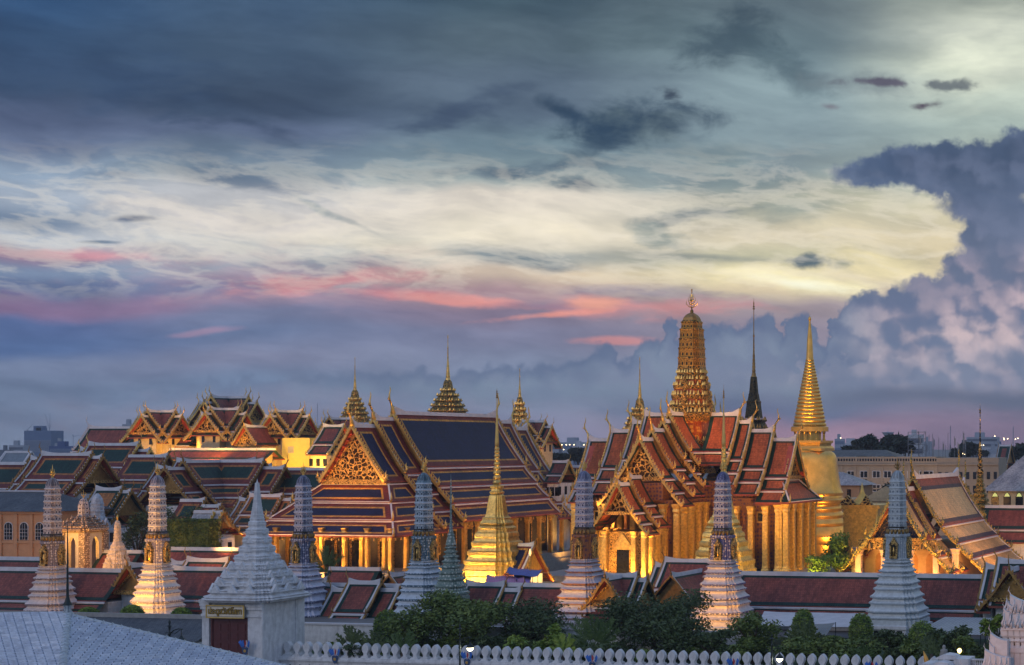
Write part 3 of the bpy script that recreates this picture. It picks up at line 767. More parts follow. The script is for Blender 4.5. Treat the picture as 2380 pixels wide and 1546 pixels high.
# ------------------------------------------------------------------ ordination hall (navy roof)
def ubosot():
    fr = Fr(820, 280)
    t = at('temple_hall', 'great hall with navy tiled roof edged in yellow and maroon, carved gold gable', 'temple', fr)
    prof = [((0,30.9),(6.3,21.2)), ((6.35,20.7),(9.0,17.7)), ((9.05,17.2),(11.7,14.6)), ((11.75,14.1),(14.3,11.4))]
    secs = [(11.4,45,0,0,4,'01'), (5.8,11.5,1.15,.35,4,'0'), (-.2,5.9,2.5,.0,1,'0'), (44.9,50.6,1.15,.35,4,'1'), (50.5,56.6,2.5,.6,4,'1')]
    for i_, s_ in enumerate(secs): hall_roof(t, prof, [s_], 'navy', cho=4.6, fl=1.9, bargew=.62, bw=(1.25,1.1,1.0), sag=.32, pedi='none' if i_ == 2 else None)
    # carved pediment of the front gable
    q = MB(); q.prism([(-5.9,.9,18.9),(5.9,.9,18.9),(3.1,.9,22.6),(0,.9,27.2),(-3.1,.9,22.6)], (0,.3,0)); q.build('pediment', M_('gold_carved'), t)
    q = MB(); q.box(-6.4,6.4,.2,1.3,18.1,18.55); q.box(-6.2,6.2,.35,1.3,18.55,18.95)
    for sg in (1,-1): q.prism([(sg*6.3,.7,18.9),(sg*5.5,.7,18.9),(sg*.02,.7,26.7),(sg*.02,.7,27.6)], (0,.3,0))
    q.build('pediment_cornice', M_('gold_fine'), t)
    q = MB()
    for sg in (1,-1):
        q.poly([(0,-.1,28.0),(0,1.0,28.0),(sg*3.0,1.0,22.9),(sg*3.0,-.1,22.9)]); q.poly([(sg*3.0,-.1,22.9),(sg*3.0,1.0,22.9),(sg*6.3,1.0,18.6),(sg*6.3,-.1,18.6)])
        for j in range(9):
            v = (j+.5)/9; q.cbox(sg*(6.1*v), .4, 27.7-9.0*v-.28*math.sin(v*3.1)-.3, .5, 1.0, .16)
    q.build('soffit', M_('red_wood'), t)
    skirt(t, [(6.5,-.6,18.0,9.2,2.7,15.2),(9.3,2.8,14.8,11.8,6.0,12.2),(11.9,6.1,11.8,14.3,9.4,9.7)], 'navy', bw=(1.25,.7,.75), back=6.2, fl=1.7)
    q = MB(); q.box(-8.6,8.6,1.6,51,3.4,14.5); q.box(-6,6,1.5,55.8,14.5,19.0); q.build('wall', M_('mosaic_dark'), t)
    for i in range(9):
        y = 6+i*5.2
        for sg in (1,-1):
            w = MB(); X = sg*8.6
            w.box(min(X, X+sg*.3), max(X, X+sg*.3), y-1.1, y+1.1, 5.0, 9.6); w.prism([(X, y-1.3, 9.6),(X, y+1.3, 9.6),(X, y, 12.6)], (sg*.35,0,0)); wf = w.build('window', M_('gold_fine'), t)
            v = MB(); v.box(min(X+sg*.3, X+sg*.34), max(X+sg*.3, X+sg*.34), y-.7, y+.7, 5.4, 9.2); v.build('shutter', M_('glass_dark'), wf)
    for x in (-5.5, 0, 5.5):
        w = MB(); w.box(x-1.5,x+1.5,1.2,1.6,3.5,8.6); w.prism([(x-1.8,1.2,8.6),(x+1.8,1.2,8.6),(x,1.2,12.0)], (0,.4,0)); wf = w.build('door_surround', M_('gold_fine'), t)
        v = MB(); v.box(x-1.0,x+1.0,1.12,1.18,3.6,8.2); v.build('door', M_('glass_dark'), wf)
    xs = [-13+4.33*i for i in range(7)]
    pts = [(x,-8.2) for x in xs]+[(x,-3.6) for x in (xs[1],xs[2],xs[4],xs[5])]+[(sg*13, -8.2+4.3*i) for i in range(1,15) for sg in (1,-1)]
    columns(t, pts, 3.4, 10.9, .72, M_('gold'))
    q = MB(); q.box(-15,15,-10.5,59,0,2.2); q.box(-14.4,14.4,-9.8,58.4,2.2,3.4); q.build('terrace', M_('stone'), t)
    # eave bells
    src = None
    for x, y, zz in [(-13.2+i*1.32, -9.2, 8.8) for i in range(21)]+[(14.2, -8.6+i*1.5, (8.9 if i < 11 else 10.5)) for i in range(42)]:
        if src is None: q = MB(); q.cbox(0,0,0,.2,.2,.42,0,0,.4); src = q.build('eave_bell', M_('gold'), t); src.location = (x,y,zz)
        else: o = src.copy(); C.objects.link(o); o.location = (x,y,zz)
    for a, b, p in [((-9,-24,9),(-4,-2,15),5200),((6,-26,9),(3,-2,15),5200),((25,-8,9),(12,2,16),5200),((27,16,9),(12,22,17),5200),((27,38,9),(12,42,17),4200),((16,-16,12),(3,0,24),3800)]: flamp(fr, a, b, p, ang=100, col=(1,.42,.10))
    for x in (-11,-4,3,10): flamp(fr, (x,-14,1.5), (x*.7,0,17), 5200, ang=120)
    for x in (-10.8,-6.5,-2.2,2.2,6.5,10.8): flamp(fr, (x,-6,3.8), (x,-4,11), 750, ang=150, col=(1,.47,.10))
    for y in (5,18,31,44): flamp(fr, (17.5,y,1.5), (13,y+3,14), 2400, ang=130)
    for y in (2,13,24,35,46): flamp(fr, (11,y,3.8), (10,y,10), 650, ang=150, col=(1,.47,.10))
    flamp(fr, (-3,-6,18.2) , (-1,2,23), 1900, ang=150); flamp(fr, (4,-6,18.2) , (2,2,22), 1300, ang=150)
ubosot()

# ------------------------------------------------------------------ cross-plan pavilion with the tall gold prang
PR_C = redent(3, .13)
def prasat():
    fr = Fr(1608, 291)
    t = at('cross_pavilion', 'cross-shaped golden pavilion with orange and green roofs and a tall gold tower', 'temple', fr)
    rel = [((0,0),(4.0,-6.6)), ((4.05,-7.0),(5.7,-8.9)), ((5.75,-9.3),(7.7,-11.2))]
    lv = [(0,9.2,30.6), (9.1,11.6,29.2), (11.5,15.8,27.6), (15.7,20.2,26.0)]
    for w in range(4):
        g = empty('wing', '', '', (0,0,0)); g.parent = t; g.rotation_euler = (0,0,w*math.pi/2)
        for k in ('label','category'): del g[k]
        for i, (a, b, z) in enumerate(lv):
            pr = [((p[0][0], p[0][1]+z),(p[1][0], p[1][1]+z)) for p in rel]
            hall_roof(g, pr, [(-b, -a if i else -3.7, 0, 0, 3 if i else 2, '0')], 'prasat', cho=3.9, fl=1.5, bargew=.5, bw=(.7,.6,.55), sag=.3, pedi='gold_carved' if i == 3 else None)
        # walls and columns of the wing
        q = MB(); q.box(-5.0,5.0,-18.2,-3,3,15.6); q.box(-3.7,3.7,-19.2,-3,15.6,18.6); q.build('wall', M_('mosaic_violet'), g)
        pts = [(x,-19.6) for x in (-6.4,-3.9,-1.5,1.5,3.9,6.4)]+[(sg*6.6,-17.0+2.75*i) for i in range(4) for sg in (1,-1)]
        columns(g, pts, 2.6, 15.0 if w != 1 else 14.2, 1.05, M_('gold_leaf'))
        for y in (-15.6,-10.4):
            for sg in (1,-1):
                X = sg*5.0; wq = MB(); wq.box(min(X,X+sg*.25),max(X,X+sg*.25),y-.9,y+.9,11.2,13.2); o = wq.build('window', M_('gold_leaf'), g)
                v = MB(); v.box(min(X+sg*.25,X+sg*.28),max(X+sg*.25,X+sg*.28),y-.6,y+.6,11.5,12.9); v.build('pane', M_('glass_dark'), o)
        wq = MB(); wq.box(-2.2,2.2,-18.7,-18.2,3,9.5); wq.prism([(-2.5,-18.7,9.5),(2.5,-18.7,9.5),(0,-18.7,14)], (0,.5,0)); o = wq.build('door_surround', M_('gold_fine'), g)
        v = MB(); v.box(-1.0,1.0,-18.76,-18.7,3.4,8.6); v.build('door', M_('glass_dark'), o)
        if w == 1:   # hipped porch roof on the right arm
            skirt(g, [(3.9,19.0,18.6,7.9,21.9,15.0)], 'prasat', bw=(.9,.6,.6), back=-15.5, fl=1.5)
            columns(g, [(x,-20.8) for x in (-6.6,-3.6,0,3.6,6.6)]+[(sg*6.6,-19.3) for sg in (1,-1)], 2.6, 14.6, 1.0, M_('gold_leaf'))
        if w == 0:   # lower double porch at the front
            for i, (a, b, z) in enumerate([(20.0,24.2,19.6),(24.1,28.2,18.5)]):
                pr = [((0,z),(2.6,z-4.6)),((2.65,z-4.9),(3.9,z-6.4)),((3.95,z-6.7),(5.4,z-8.2))]
                hall_roof(g, pr, [(-b,-a,0,0,3,'0')], 'prasat', cho=2.9, fl=1.3, bargew=.42, bw=(.6,.5,.5), sag=.18, pedi='gold_carved' if i else None)
            q = MB(); q.box(-3.4,3.4,-26.2,-18,3,10.6); q.build('wall', M_('gold_fine'), g)
            columns(g, [(x,-27.4) for x in (-4.4,-2.6,2.6,4.4)]+[(sg*4.5,-25+2.4*i) for i in range(3) for sg in (1,-1)], 2.6, 10.8, .85, M_('gold_leaf'))
            v = MB(); v.box(-1.1,1.1,-26.35,-26.25,3,7.6); v.build('door', M_('glass_dark'), g)
            v = MB(); v.box(-1.6,1.6,-26.5,-26.3,7.6,8.2); v.prism([(-1.7,-26.5,8.2),(1.7,-26.5,8.2),(0,-26.5,10.4)], (0,.2,0)); v.build('door_surround', M_('gold_leaf'), g)
    q = MB(); q.box(-22,22,-22,22,0,1.8); q.box(-23,22.5,-9,9,0,1.79); q.box(-9,9,-29.5,24.5,0,1.81); q.box(-21,21,-21,21,1.8,2.6); q.box(-7,7,-29,-20,1.81,2.61)
    q.build('terrace', M_('stone'), t)
    # tower
    S = 291/F; s0 = sil(PR_C, TH+math.atan(.269))
    def z(py): return H-(py-HY)*S
    P_ = [(55,1100,0),(52,1088,0),(44,1086,0),(43,1074,0),(50,1072,0),(50,1064,0),(41,1062,1),(40,1034,1),(46,1031,0),(46,1024,0),(38,1022,1),(38,982,1),(47,978,0),(55,968,0),(56,960,0),(49,957,0),(47,950,0),(50,947,0),(50,941,0),(44.5,938,1),(44,928,0),(46,925,0),(46,918,0),(41,915,1),(40,905,0),(42,902,0),(42,896,0),(36.5,893,1),(36,884,0),(37,882,0),(34,880,0),(33.5,869,0),(35,867,0),(32.5,864,0),(32,855,0)]
    pf = []; v = 0
    for hw, py, m in P_: pf.append((hw*S/s0, z(py), v, m)); v += .5
    y = 852; hw = 31.2; tiers = []
    for i in range(5):
        h = 22 if i < 4 else 17
        n = i+1
        pf += [(hw*S/s0, z(y), n, 2), ((hw-.7)*S/s0, z(y-h+5), n+.98, 0), ((hw+.9)*S/s0, z(y-h+4), n, 0), ((hw+.9)*S/s0, z(y-h+1.2), n, 0), ((hw-1.6)*S/s0, z(y-h), n+.98, 0)]
        y -= h; hw -= (1.0, 1.2, 1.8, 3.2, 4)[i]
    pf += [(21*S/s0, z(745), 0, 3), (18.6*S/s0, z(739), .6, 3), (14*S/s0, z(733), 1, 3), (8*S/s0, z(729), 1, 3), (3.5*S/s0, z(727), 1, 0), (3.8*S/s0, z(723), 1, 0), (1.3*S/s0, z(718), 1, 0), (.7*S/s0, z(712), 1, 0), (.45*S/s0, z(690), 1, 0), (.1, z(672), 1, 0)]
    us = []; n = len(PR_C)
    us = [0]
    for i in range(n):
        a, b = PR_C[i], PR_C[(i+1) % n]; L = math.hypot(a[0]-b[0], a[1]-b[1]); us.append(us[-1]+(3 if L > .5 else 1))
    q = MB(); q.lathe(PR_C, pf, us=us)
    q.build('tower', [M_('gold_tower'), M_('gold_red'), prang_mat('prang_gold', (120,85,35), (206,150,60), (34,40,28), .55), M_('gold_dim')], t)
    # trident
    q = MB()
    for k, (a, b) in enumerate(((706,14),(699,9),(692,5))):
        for j in range(4):
            A = j*math.pi/2; e = Vector((math.cos(A), math.sin(A), 0))
            q.tube([Vector((0,0,z(a+10))), e*b*.5*S+Vector((0,0,z(a+7))), e*b*S+Vector((0,0,z(a))), e*b*.9*S+Vector((0,0,z(a-9)))], [.07,.07,.06,.02], 4)
    q.cbox(0,0,z(690),.26,.26,.6,0,0,.3)
    q.build('trident', M_('gold'), t)
    # tiers of leaf-shaped antefixes and the small gables on the four faces
    q = MB()
    for (hw, py, cnt, hh) in [(50,941,9,.55),(46,918,9,.55),(42,896,8,.5),(37,882,8,.5),(35,867,8,.45),(55,958,10,.6),(50,1064,9,.7),(46,1024,8,.6)]:
        r = hw*S/s0
        for f in range(4):
            A = f*math.pi/2; c, s_ = math.cos(A), math.sin(A)
            for i in range(cnt):
                w = -1+2*(i+.5)/cnt; x = r*(1.0-max(0, abs(w)-.61)*.9); yy = w*r*.86
                X, Y = x*c-yy*s_, x*s_+yy*c
                q.cbox(X, Y, z(py), .36, .36, hh*1.35, 0, A, .15)
    q.build('antefix_band', M_('gold_leaf'), t)
    for (hw, py, w, h) in [(51,968,2.4,3.0),(45,938,1.9,2.4),(38,903,1.5,2.2)]:
        r = hw*S/s0
        for f in range(4):
            A = f*math.pi/2; c, s_ = math.cos(A), math.sin(A)
            def T(x, yy, zz): return (x*c-yy*s_, x*s_+yy*c, zz)
            Z = z(py); q = MB()
            for k in (0, 1):
                rr = r+.5-k*.5; ww = w*(1-.25*k)
                q.prism([T(rr, -ww/2, Z+k*.7), T(rr, ww/2, Z+k*.7), T(rr, ww*.2, Z+h*.5+k*.7), T(rr, 0, Z+h+k*.7), T(rr, -ww*.2, Z+h*.5+k*.7)], Vector(T(-.5,0,0)))
            q.build('tower_gable', M_('gold_tower'), t)
    for a, b, p in [((14,-32,14),(3,-18,21),6000),((-14,-30,12),(-5,-16,19),4500),((24,-22,14),(12,-4,22),6500),((34,-12,12),(22,-2,17),3000),((10,-26,22),(2,-10,27),3000)]: flamp(fr, a, b, p, ang=95, col=(1,.42,.10))
    flamp(fr, (-3,-27,17), (0,-20,22), 900, ang=110); flamp(fr, (2,-33,13), (0,-28,15), 500, ang=120); flamp(fr, (27,-3,15), (20,0,20), 500, ang=120)
    # light: floods on the terrace
    for (a, b, p, an) in [((-21,-22,1),(-14,-8,12),4200,120),((2,-31,2),(0,-26,9),2600,140),((-12,-27,1),(-5,-18,14),5200,120),((12,-27,1),(5,-18,14),8200,120),((0,-36,1),(0,-22,10),8200,120),((-24,-14,1),(-14,-7,12),4200,120),((17,-20,1),(14,-7,14),7800,120),((28,-14,1),(22,-5,12),5200,120),((30,-4,1),(22,0,12),1800,120),((8,-14,2),(7,-10,12),3000,140),((15,-12,2),(12,-6,10),3600,140)]:
        flamp(fr, a, b, p, ang=an)
    for (a, p) in [((13,-13,20),8000),((-13,-13,20),3800)]: flamp(fr, a, (0,0,38), p, ang=70)
    for (a, p) in [((9,-8,26),900),((8.5,8,26),700)]: flamp(fr, a, (0,0,34), p, ang=100)
MAT['mosaic_violet'] = mosaic_mat('mosaic_violet', (92,64,84), (150,104,62), 1.6, .3)
MAT['gold_tower'] = mat('gold_tower', (.74,.42,.10), .4, .7, bump=(5,.9,.10), fn=carve_fn((.035,.04,.02), 2.2, .2, .5))
MAT['gold_red'] = mosaic_mat('gold_red', (214,158,70), (150,60,30), 1.1, .4)
prasat()

# ------------------------------------------------------------------ redented gold chedis
def gold_chedi(px, Y, top, label, dx=0):
    t = empty('chedi', label, 'chedi', (xat(px, Y), Y, 0), -TH, 'pair of slender golden chedis before the cross-shaped pavilion')
    S = Y/F; pl = redent(3, .15); k = 1/sil(pl, TH+math.atan((CX-px)/F)); z = lambda py: H-(py-HY)*S
    pf = [(78,1352),(78,1336),(75,1334),(75,1322),(71,1320),(69,1312),(72,1309),(72,1302),(65,1299),(62,1292),(64,1288),(64,1280),(57,1277),(54,1270),(56,1266),(56,1259),(50,1256),(47,1249),(49,1246),(47,1238),(42,1235),(41,1229),(43,1226),(37,1222)]
    pf = [(a*S*k, z(b)) for a, b in pf]
    q = MB(); q.lathe(pl, pf); q.build('base', M_('gold_leaf'), t)
    q = MB(); lp = [(33,1222),(36,1219),(37,1215),(34,1211),(31,1207),(31,1203),(28,1201)]
    q.lathe(redent(3,.15), [(a*S*k, z(b)) for a, b in lp]); q.build('lotus_moulding', M_('gold_leaf'), t)
    bp = [(28,1201),(25.5,1196),(24,1188),(22,1175),(19.5,1160),(17.5,1152),(14,1149)]
    q = MB(); q.lathe(redent(3,.19), [(a*S*k, z(b)) for a, b in bp]); q.build('bell', M_('gold_leaf'), t)
    hp = [(12,1149),(15,1146),(15,1143),(12,1141),(11,1136),(14,1133),(14,1130),(9,1127)]
    q = MB(); q.lathe(redent(2,.15), [(a*S*k, z(b)) for a, b in hp])
    q.build('harmika', M_('gold_leaf'), t)
    sp = []; y = 1127; r = 9.5
    for i in range(9):
        h = 11.6-i*.45; sp += [(r*.72, y),(r, y-h*.3),(r, y-h*.6),(r*.72, y-h*.95)]; y -= h; r *= .935
    sp += [(4.4,y-1),(4.6,1028),(3.0,995),(1.6,960),(.9,935),(.8,925)]
    q = MB(); q.lathe(circle(12), [(a*S, z(b)) for a, b in sp]); q.build('spire', M_('gold_smooth'), t, smooth=True, angle=40)
    q = MB(); tp = [(.8,926),(3.4,925),(1,922),(2.9,920),(.9,917),(2.3,915),(.8,912),(1.6,910),(.5,907),(.15,top)]
    q.lathe(circle(8), [(a*S, z(b)) for a, b in tp]); q.build('finial', M_('gold_dim'), t)
    return t, S
for px, top, lab, pw in ((1155,903,'golden chedi with tall thin spire rising before the navy roofed hall',1.0),(1682,893,'golden chedi half hidden behind the blue and white prang',1.0)):
    t, S = gold_chedi(px, 262, top, lab)
    X, Y = xat(px, 262), 262
    for a, r, p in ((-60,11,4200),(-120,11,4600),(180,11,2000),(0,11,2400)):
        A = R(a); lamp(X+r*math.cos(A), Y+r*math.sin(A), 2.2, X, Y, 9, p*pw, col=(1,.60,.14), ang=120)
    lamp(X+6, Y-17, 2, X, Y, 22, 5000, col=(1,.6,.16), ang=60)

# ------------------------------------------------------------------ great bell-shaped gold chedi
def big_chedi():
    Y = 349; px = 1882; S = Y/F; z = lambda py: H-(py-HY)*S
    t = empty('great_chedi', 'huge round golden chedi with bell body and ringed conical spire', 'chedi', (xat(px,Y), Y, 0), -TH)
    cs = circle(64)
    b = [(96,1340),(96,1285),(92,1283),(92,1262),(89,1260),(91,1256),(91,1244),(86,1241),(84,1228),(80,1222)]
    for y0, r in ((1222,80),(1204,78),(1188,76)):
        b += [(r-3,y0),(r-.5,y0-3),(r+1,y0-7),(r-.5,y0-11),(r-3.5,y0-14)]
    b += [(73,1172),(78,1169),(80,1165),(80,1161),(77,1158),(77,1155),(76,1152),(77.5,1149),(77.5,1145)]
    q = MB(); q.lathe(cs, [(a*S, z(y)) for a, y in b]); q.build('base', M_('gold_chedi'), t, smooth=True, angle=35)
    bl = [(77,1145),(74,1140),(71,1130),(68.5,1115),(66,1098),(64,1082),(62.5,1068),(60.5,1060),(56,1053),(50,1049),(40,1046)]
    q = MB(); q.lathe(cs, [(a*S, z(y)) for a, y in bl]); q.build('bell', M_('gold_chedi'), t, smooth=True, angle=60)
    sq = [(1,-1),(1,1),(-1,1),(-1,-1)]; k = 1/sil(sq, TH+.195)
    hp = [(44,1056),(46,1050),(57,1048),(57,1042),(54,1039),(52,1037),(49,1036),(50,1031),(54,1029),(54,1024)]
    q = MB(); q.lathe(sq, [(a*S*k, z(y)) for a, y in hp]); q.build('harmika', M_('gold_chedi'), t)
    q = MB(); q.lathe(circle(24), [(24*S, z(1024)), (23*S, z(1000))]); q.build('drum', M_('gold_chedi'), t, smooth=True, angle=50)
    for i in range(16):
        A = 2*math.pi*i/16; c = MB(); c.lathe(circle(8), [(2.2*S,z(1024)),(2.2*S,z(1021)),(1.5*S,z(1019)),(1.3*S,z(1009)),(2.2*S,z(1006)),(2.4*S,z(1003))], 34*S*math.cos(A), 34*S*math.sin(A)); c.build('colonnette', M_('gold_chedi'), t)
    sp = [(43,1003),(43,993),(40,991)]; n = 20; y = 991.0
    for i in range(n):
        f = i/n; h = 9.2*(1-f*.30); r0 = 38.5*(1-f)**1.12+9.0*f; sp += [(r0-2.4*(1-f*.4), y), (r0-.5, y-h*.2), (r0, y-h*.45), (r0-.9, y-h*.68), (r0-3.0*(1-f*.45), y-h*.92)]; y -= h
    sp += [(8.3,y-1),(8.0,y-4),(6.0,790),(3.6,765),(2.0,747)]
    q = MB(); q.lathe(circle(32), [(a*S, z(yy)) for a, yy in sp]); q.build('spire', M_('gold_chedi'), t, smooth=True, angle=50)
    q = MB(); q.lathe(circle(12), [(1.4*S,z(748)),(2.2*S,z(746)),(3.4*S,z(743)),(3.4*S,z(740)),(1.8*S,z(737)),(.4*S,z(735)),(.1*S,z(730))]); q.build('ball_finial', M_('gold_chedi'), t, smooth=True)
    X = xat(px, Y)
    lamp(X-14, Y-15, 4, X, Y, 16, 16000, ang=90); lamp(X+15, Y-13, 3, X, Y, 16, 7000, ang=100)
    lamp(X+5, Y-24, 6, X, Y, 40, 36000, col=(1,.53,.12), ang=60); lamp(X-10, Y-24, 6, X, Y, 33, 14000, ang=60)
MAT['gold_chedi'] = mat('gold_chedi', (.80,.47,.11), .33, .8, bump=(9,.12,.03), var=.14, vscale=.5)
big_chedi()

# ------------------------------------------------------------------ spired mondop towers
def mondop(px, Y, prof, tiers, label, matn, name='spire_tower', darkm='gold_green', body=None, cat='spire', group=None, tail=None):
    S = Y/F; z = lambda py: H-(py-HY)*S
    t = empty(name, label, cat, (xat(px,Y), Y, 0), -TH, group)
    pl = redent(3, .14); k = 1/sil(pl, TH+math.atan((CX-px)/F))
    q = MB(); q.lathe(redent(2,.18), [(a*S*k, z(y)) for a, y in prof if y > tail[0]-.02]); q.build('bell', M_(darkm), t)
    sp = [(a*S, z(y)) for a, y in prof if y <= tail[0]+.01]; sp = sp[:1]+sp
    q = MB(); q.lathe(circle(10), sp); q.build('spire', M_(matn), t, smooth=True, angle=40)
    # stepped roof tiers with rows of leaf finials
    (h0, y0, h1, y1, n) = tiers
    q = MB(); fq = MB(); pf = []
    for i in range(n):
        f = i/n; hw = h1+(h0-h1)*f**.9; y = y1+(y0-y1)*f; dy = (y0-y1)/n
        hn = h1+(h0-h1)*((i+1)/n)**.9
        pf += [(hw, y), (hw, y+dy*.18), (hw*.86, y+dy*.30), ((hw*.84+hn*.1), y+dy*.62), (hn, y+dy*.98)]
        r = hw*S*k
        for fc in range(4):
            A = fc*math.pi/2; c, s_ = math.cos(A), math.sin(A); m = 5
            for j in range(m):
                w = -1+2*(j+.5)/m; x = r*(1.0-max(0, abs(w)-.58)*.8); yy = w*r*.84
                hh = dy*S*(.95 if j in (0, m-1, m//2) else .6)
                hh *= .55; fq.cbox(x*c-yy*s_, x*s_+yy*c, z(y)-.05, hh*.5, hh*.5, hh*.9, 0, A, .12)
    pf.sort(key=lambda p: -p[1])
    q.lathe(pl, [(a*S*k, z(y)) for a, y in reversed(sorted(pf, key=lambda p: -p[1]))][::-1]); q.build('tiered_roof', M_(darkm), t)
    fq.build('leaf_finials', M_(matn), t)
    if body:
        hw, ya, yb = body; q = MB(); q.lathe(redent(2,.12), [(hw*S*k, z(yb)), (hw*S*k, z(ya))]); q.build('body', M_(darkm), t)
    return t
mat('gold_dark', (.10,.075,.03), .4, .5, bump=(4,.8,.1), fn=carve_fn((.015,.02,.012), 2.0))
# dark spire between the prang and the great chedi
mondop(1752, 319, [(20,972),(19,965),(16,940),(16,936),(17,934),(14,931),(11.8,920),(12,917),(10.5,915),(9,898),(7.2,876.5),(7,876),(5,873),(5,868),(3.4,866),(4.6,862),(3,858),(4.3,853),(2.8,849),(3.9,845),(2.5,841),(3.5,837),(2.2,832),(3,828),(2,822),(1.9,815),(1.3,785),(2.4,781),(1.1,777),(.8,720),(3,718),(.9,715),(2.4,713),(.8,709),(1.6,707),(.5,700),(.1,692)], (36,1030,30,976,3), 'dark slender spire with tiered finial between the tall gold tower and the great chedi', 'gold_dim', darkm='gold_dark', tail=(876.5,))
S_A = lambda d=0: [(.1,825+d)]
def sprof(tip, b0, hb, b1, hb1):
    """needle from tip to the foot b0 (half width hb), bell to b1"""
    L = b0-tip; p = [(hb1, b1), (hb1*.86, b1-4), ((hb1+hb)/2, b0+(b1-b0)*.3), (hb*1.25, b0+2), (hb*1.1, b0+1.5)]
    n = 7
    for i in range(n):
        f = i/n; y = b0-f*L*.42; r = hb*(1-f*.68); p += [(r, y), (r, y-L*.02), (r*.78, y-L*.04)]
    p += [(hb*.3, b0-L*.43), (hb*.2, b0-L*.68), (hb*.34, b0-L*.70), (hb*.16, b0-L*.72), (hb*.12, tip+L*.1), (hb*.26, tip+L*.07), (.08, tip)]
    return p
for (px, Y, tip, b0, hb, b1, hb1, tr, lab) in [
    (825, 440, 829, 905, 3.6, 926, 10, (38,982,14,928,5), 'gilded spire over a small cross roof, left of the navy roofed hall'),
    (1041, 480, 777, 882, 5.2, 905, 12.5, (50,966,17,907,5), 'broad tiered gilded spire showing above the navy ridge'),
    (1208, 430, 855, 922, 3.8, 938, 8, (25,1002,11,939,5), 'narrow tiered spire behind the right end of the navy roof'),
    (1487, 345, 828, 925, 4.6, 950, 12, (48,1018,19,951,6), 'gilded spire standing left of the tall gold tower')]:
    mondop(px, Y, sprof(tip, b0, hb, b1, hb1), tr, lab, 'gold', darkm='gold_green', tail=(b0+1.5,), group='tiered gilded spires rising above the roofs')
    lamp(xat(px,Y)+8, Y-14, zat(1035,Y), xat(px,Y), Y, zat(b1+10,Y), 9000, ang=80)

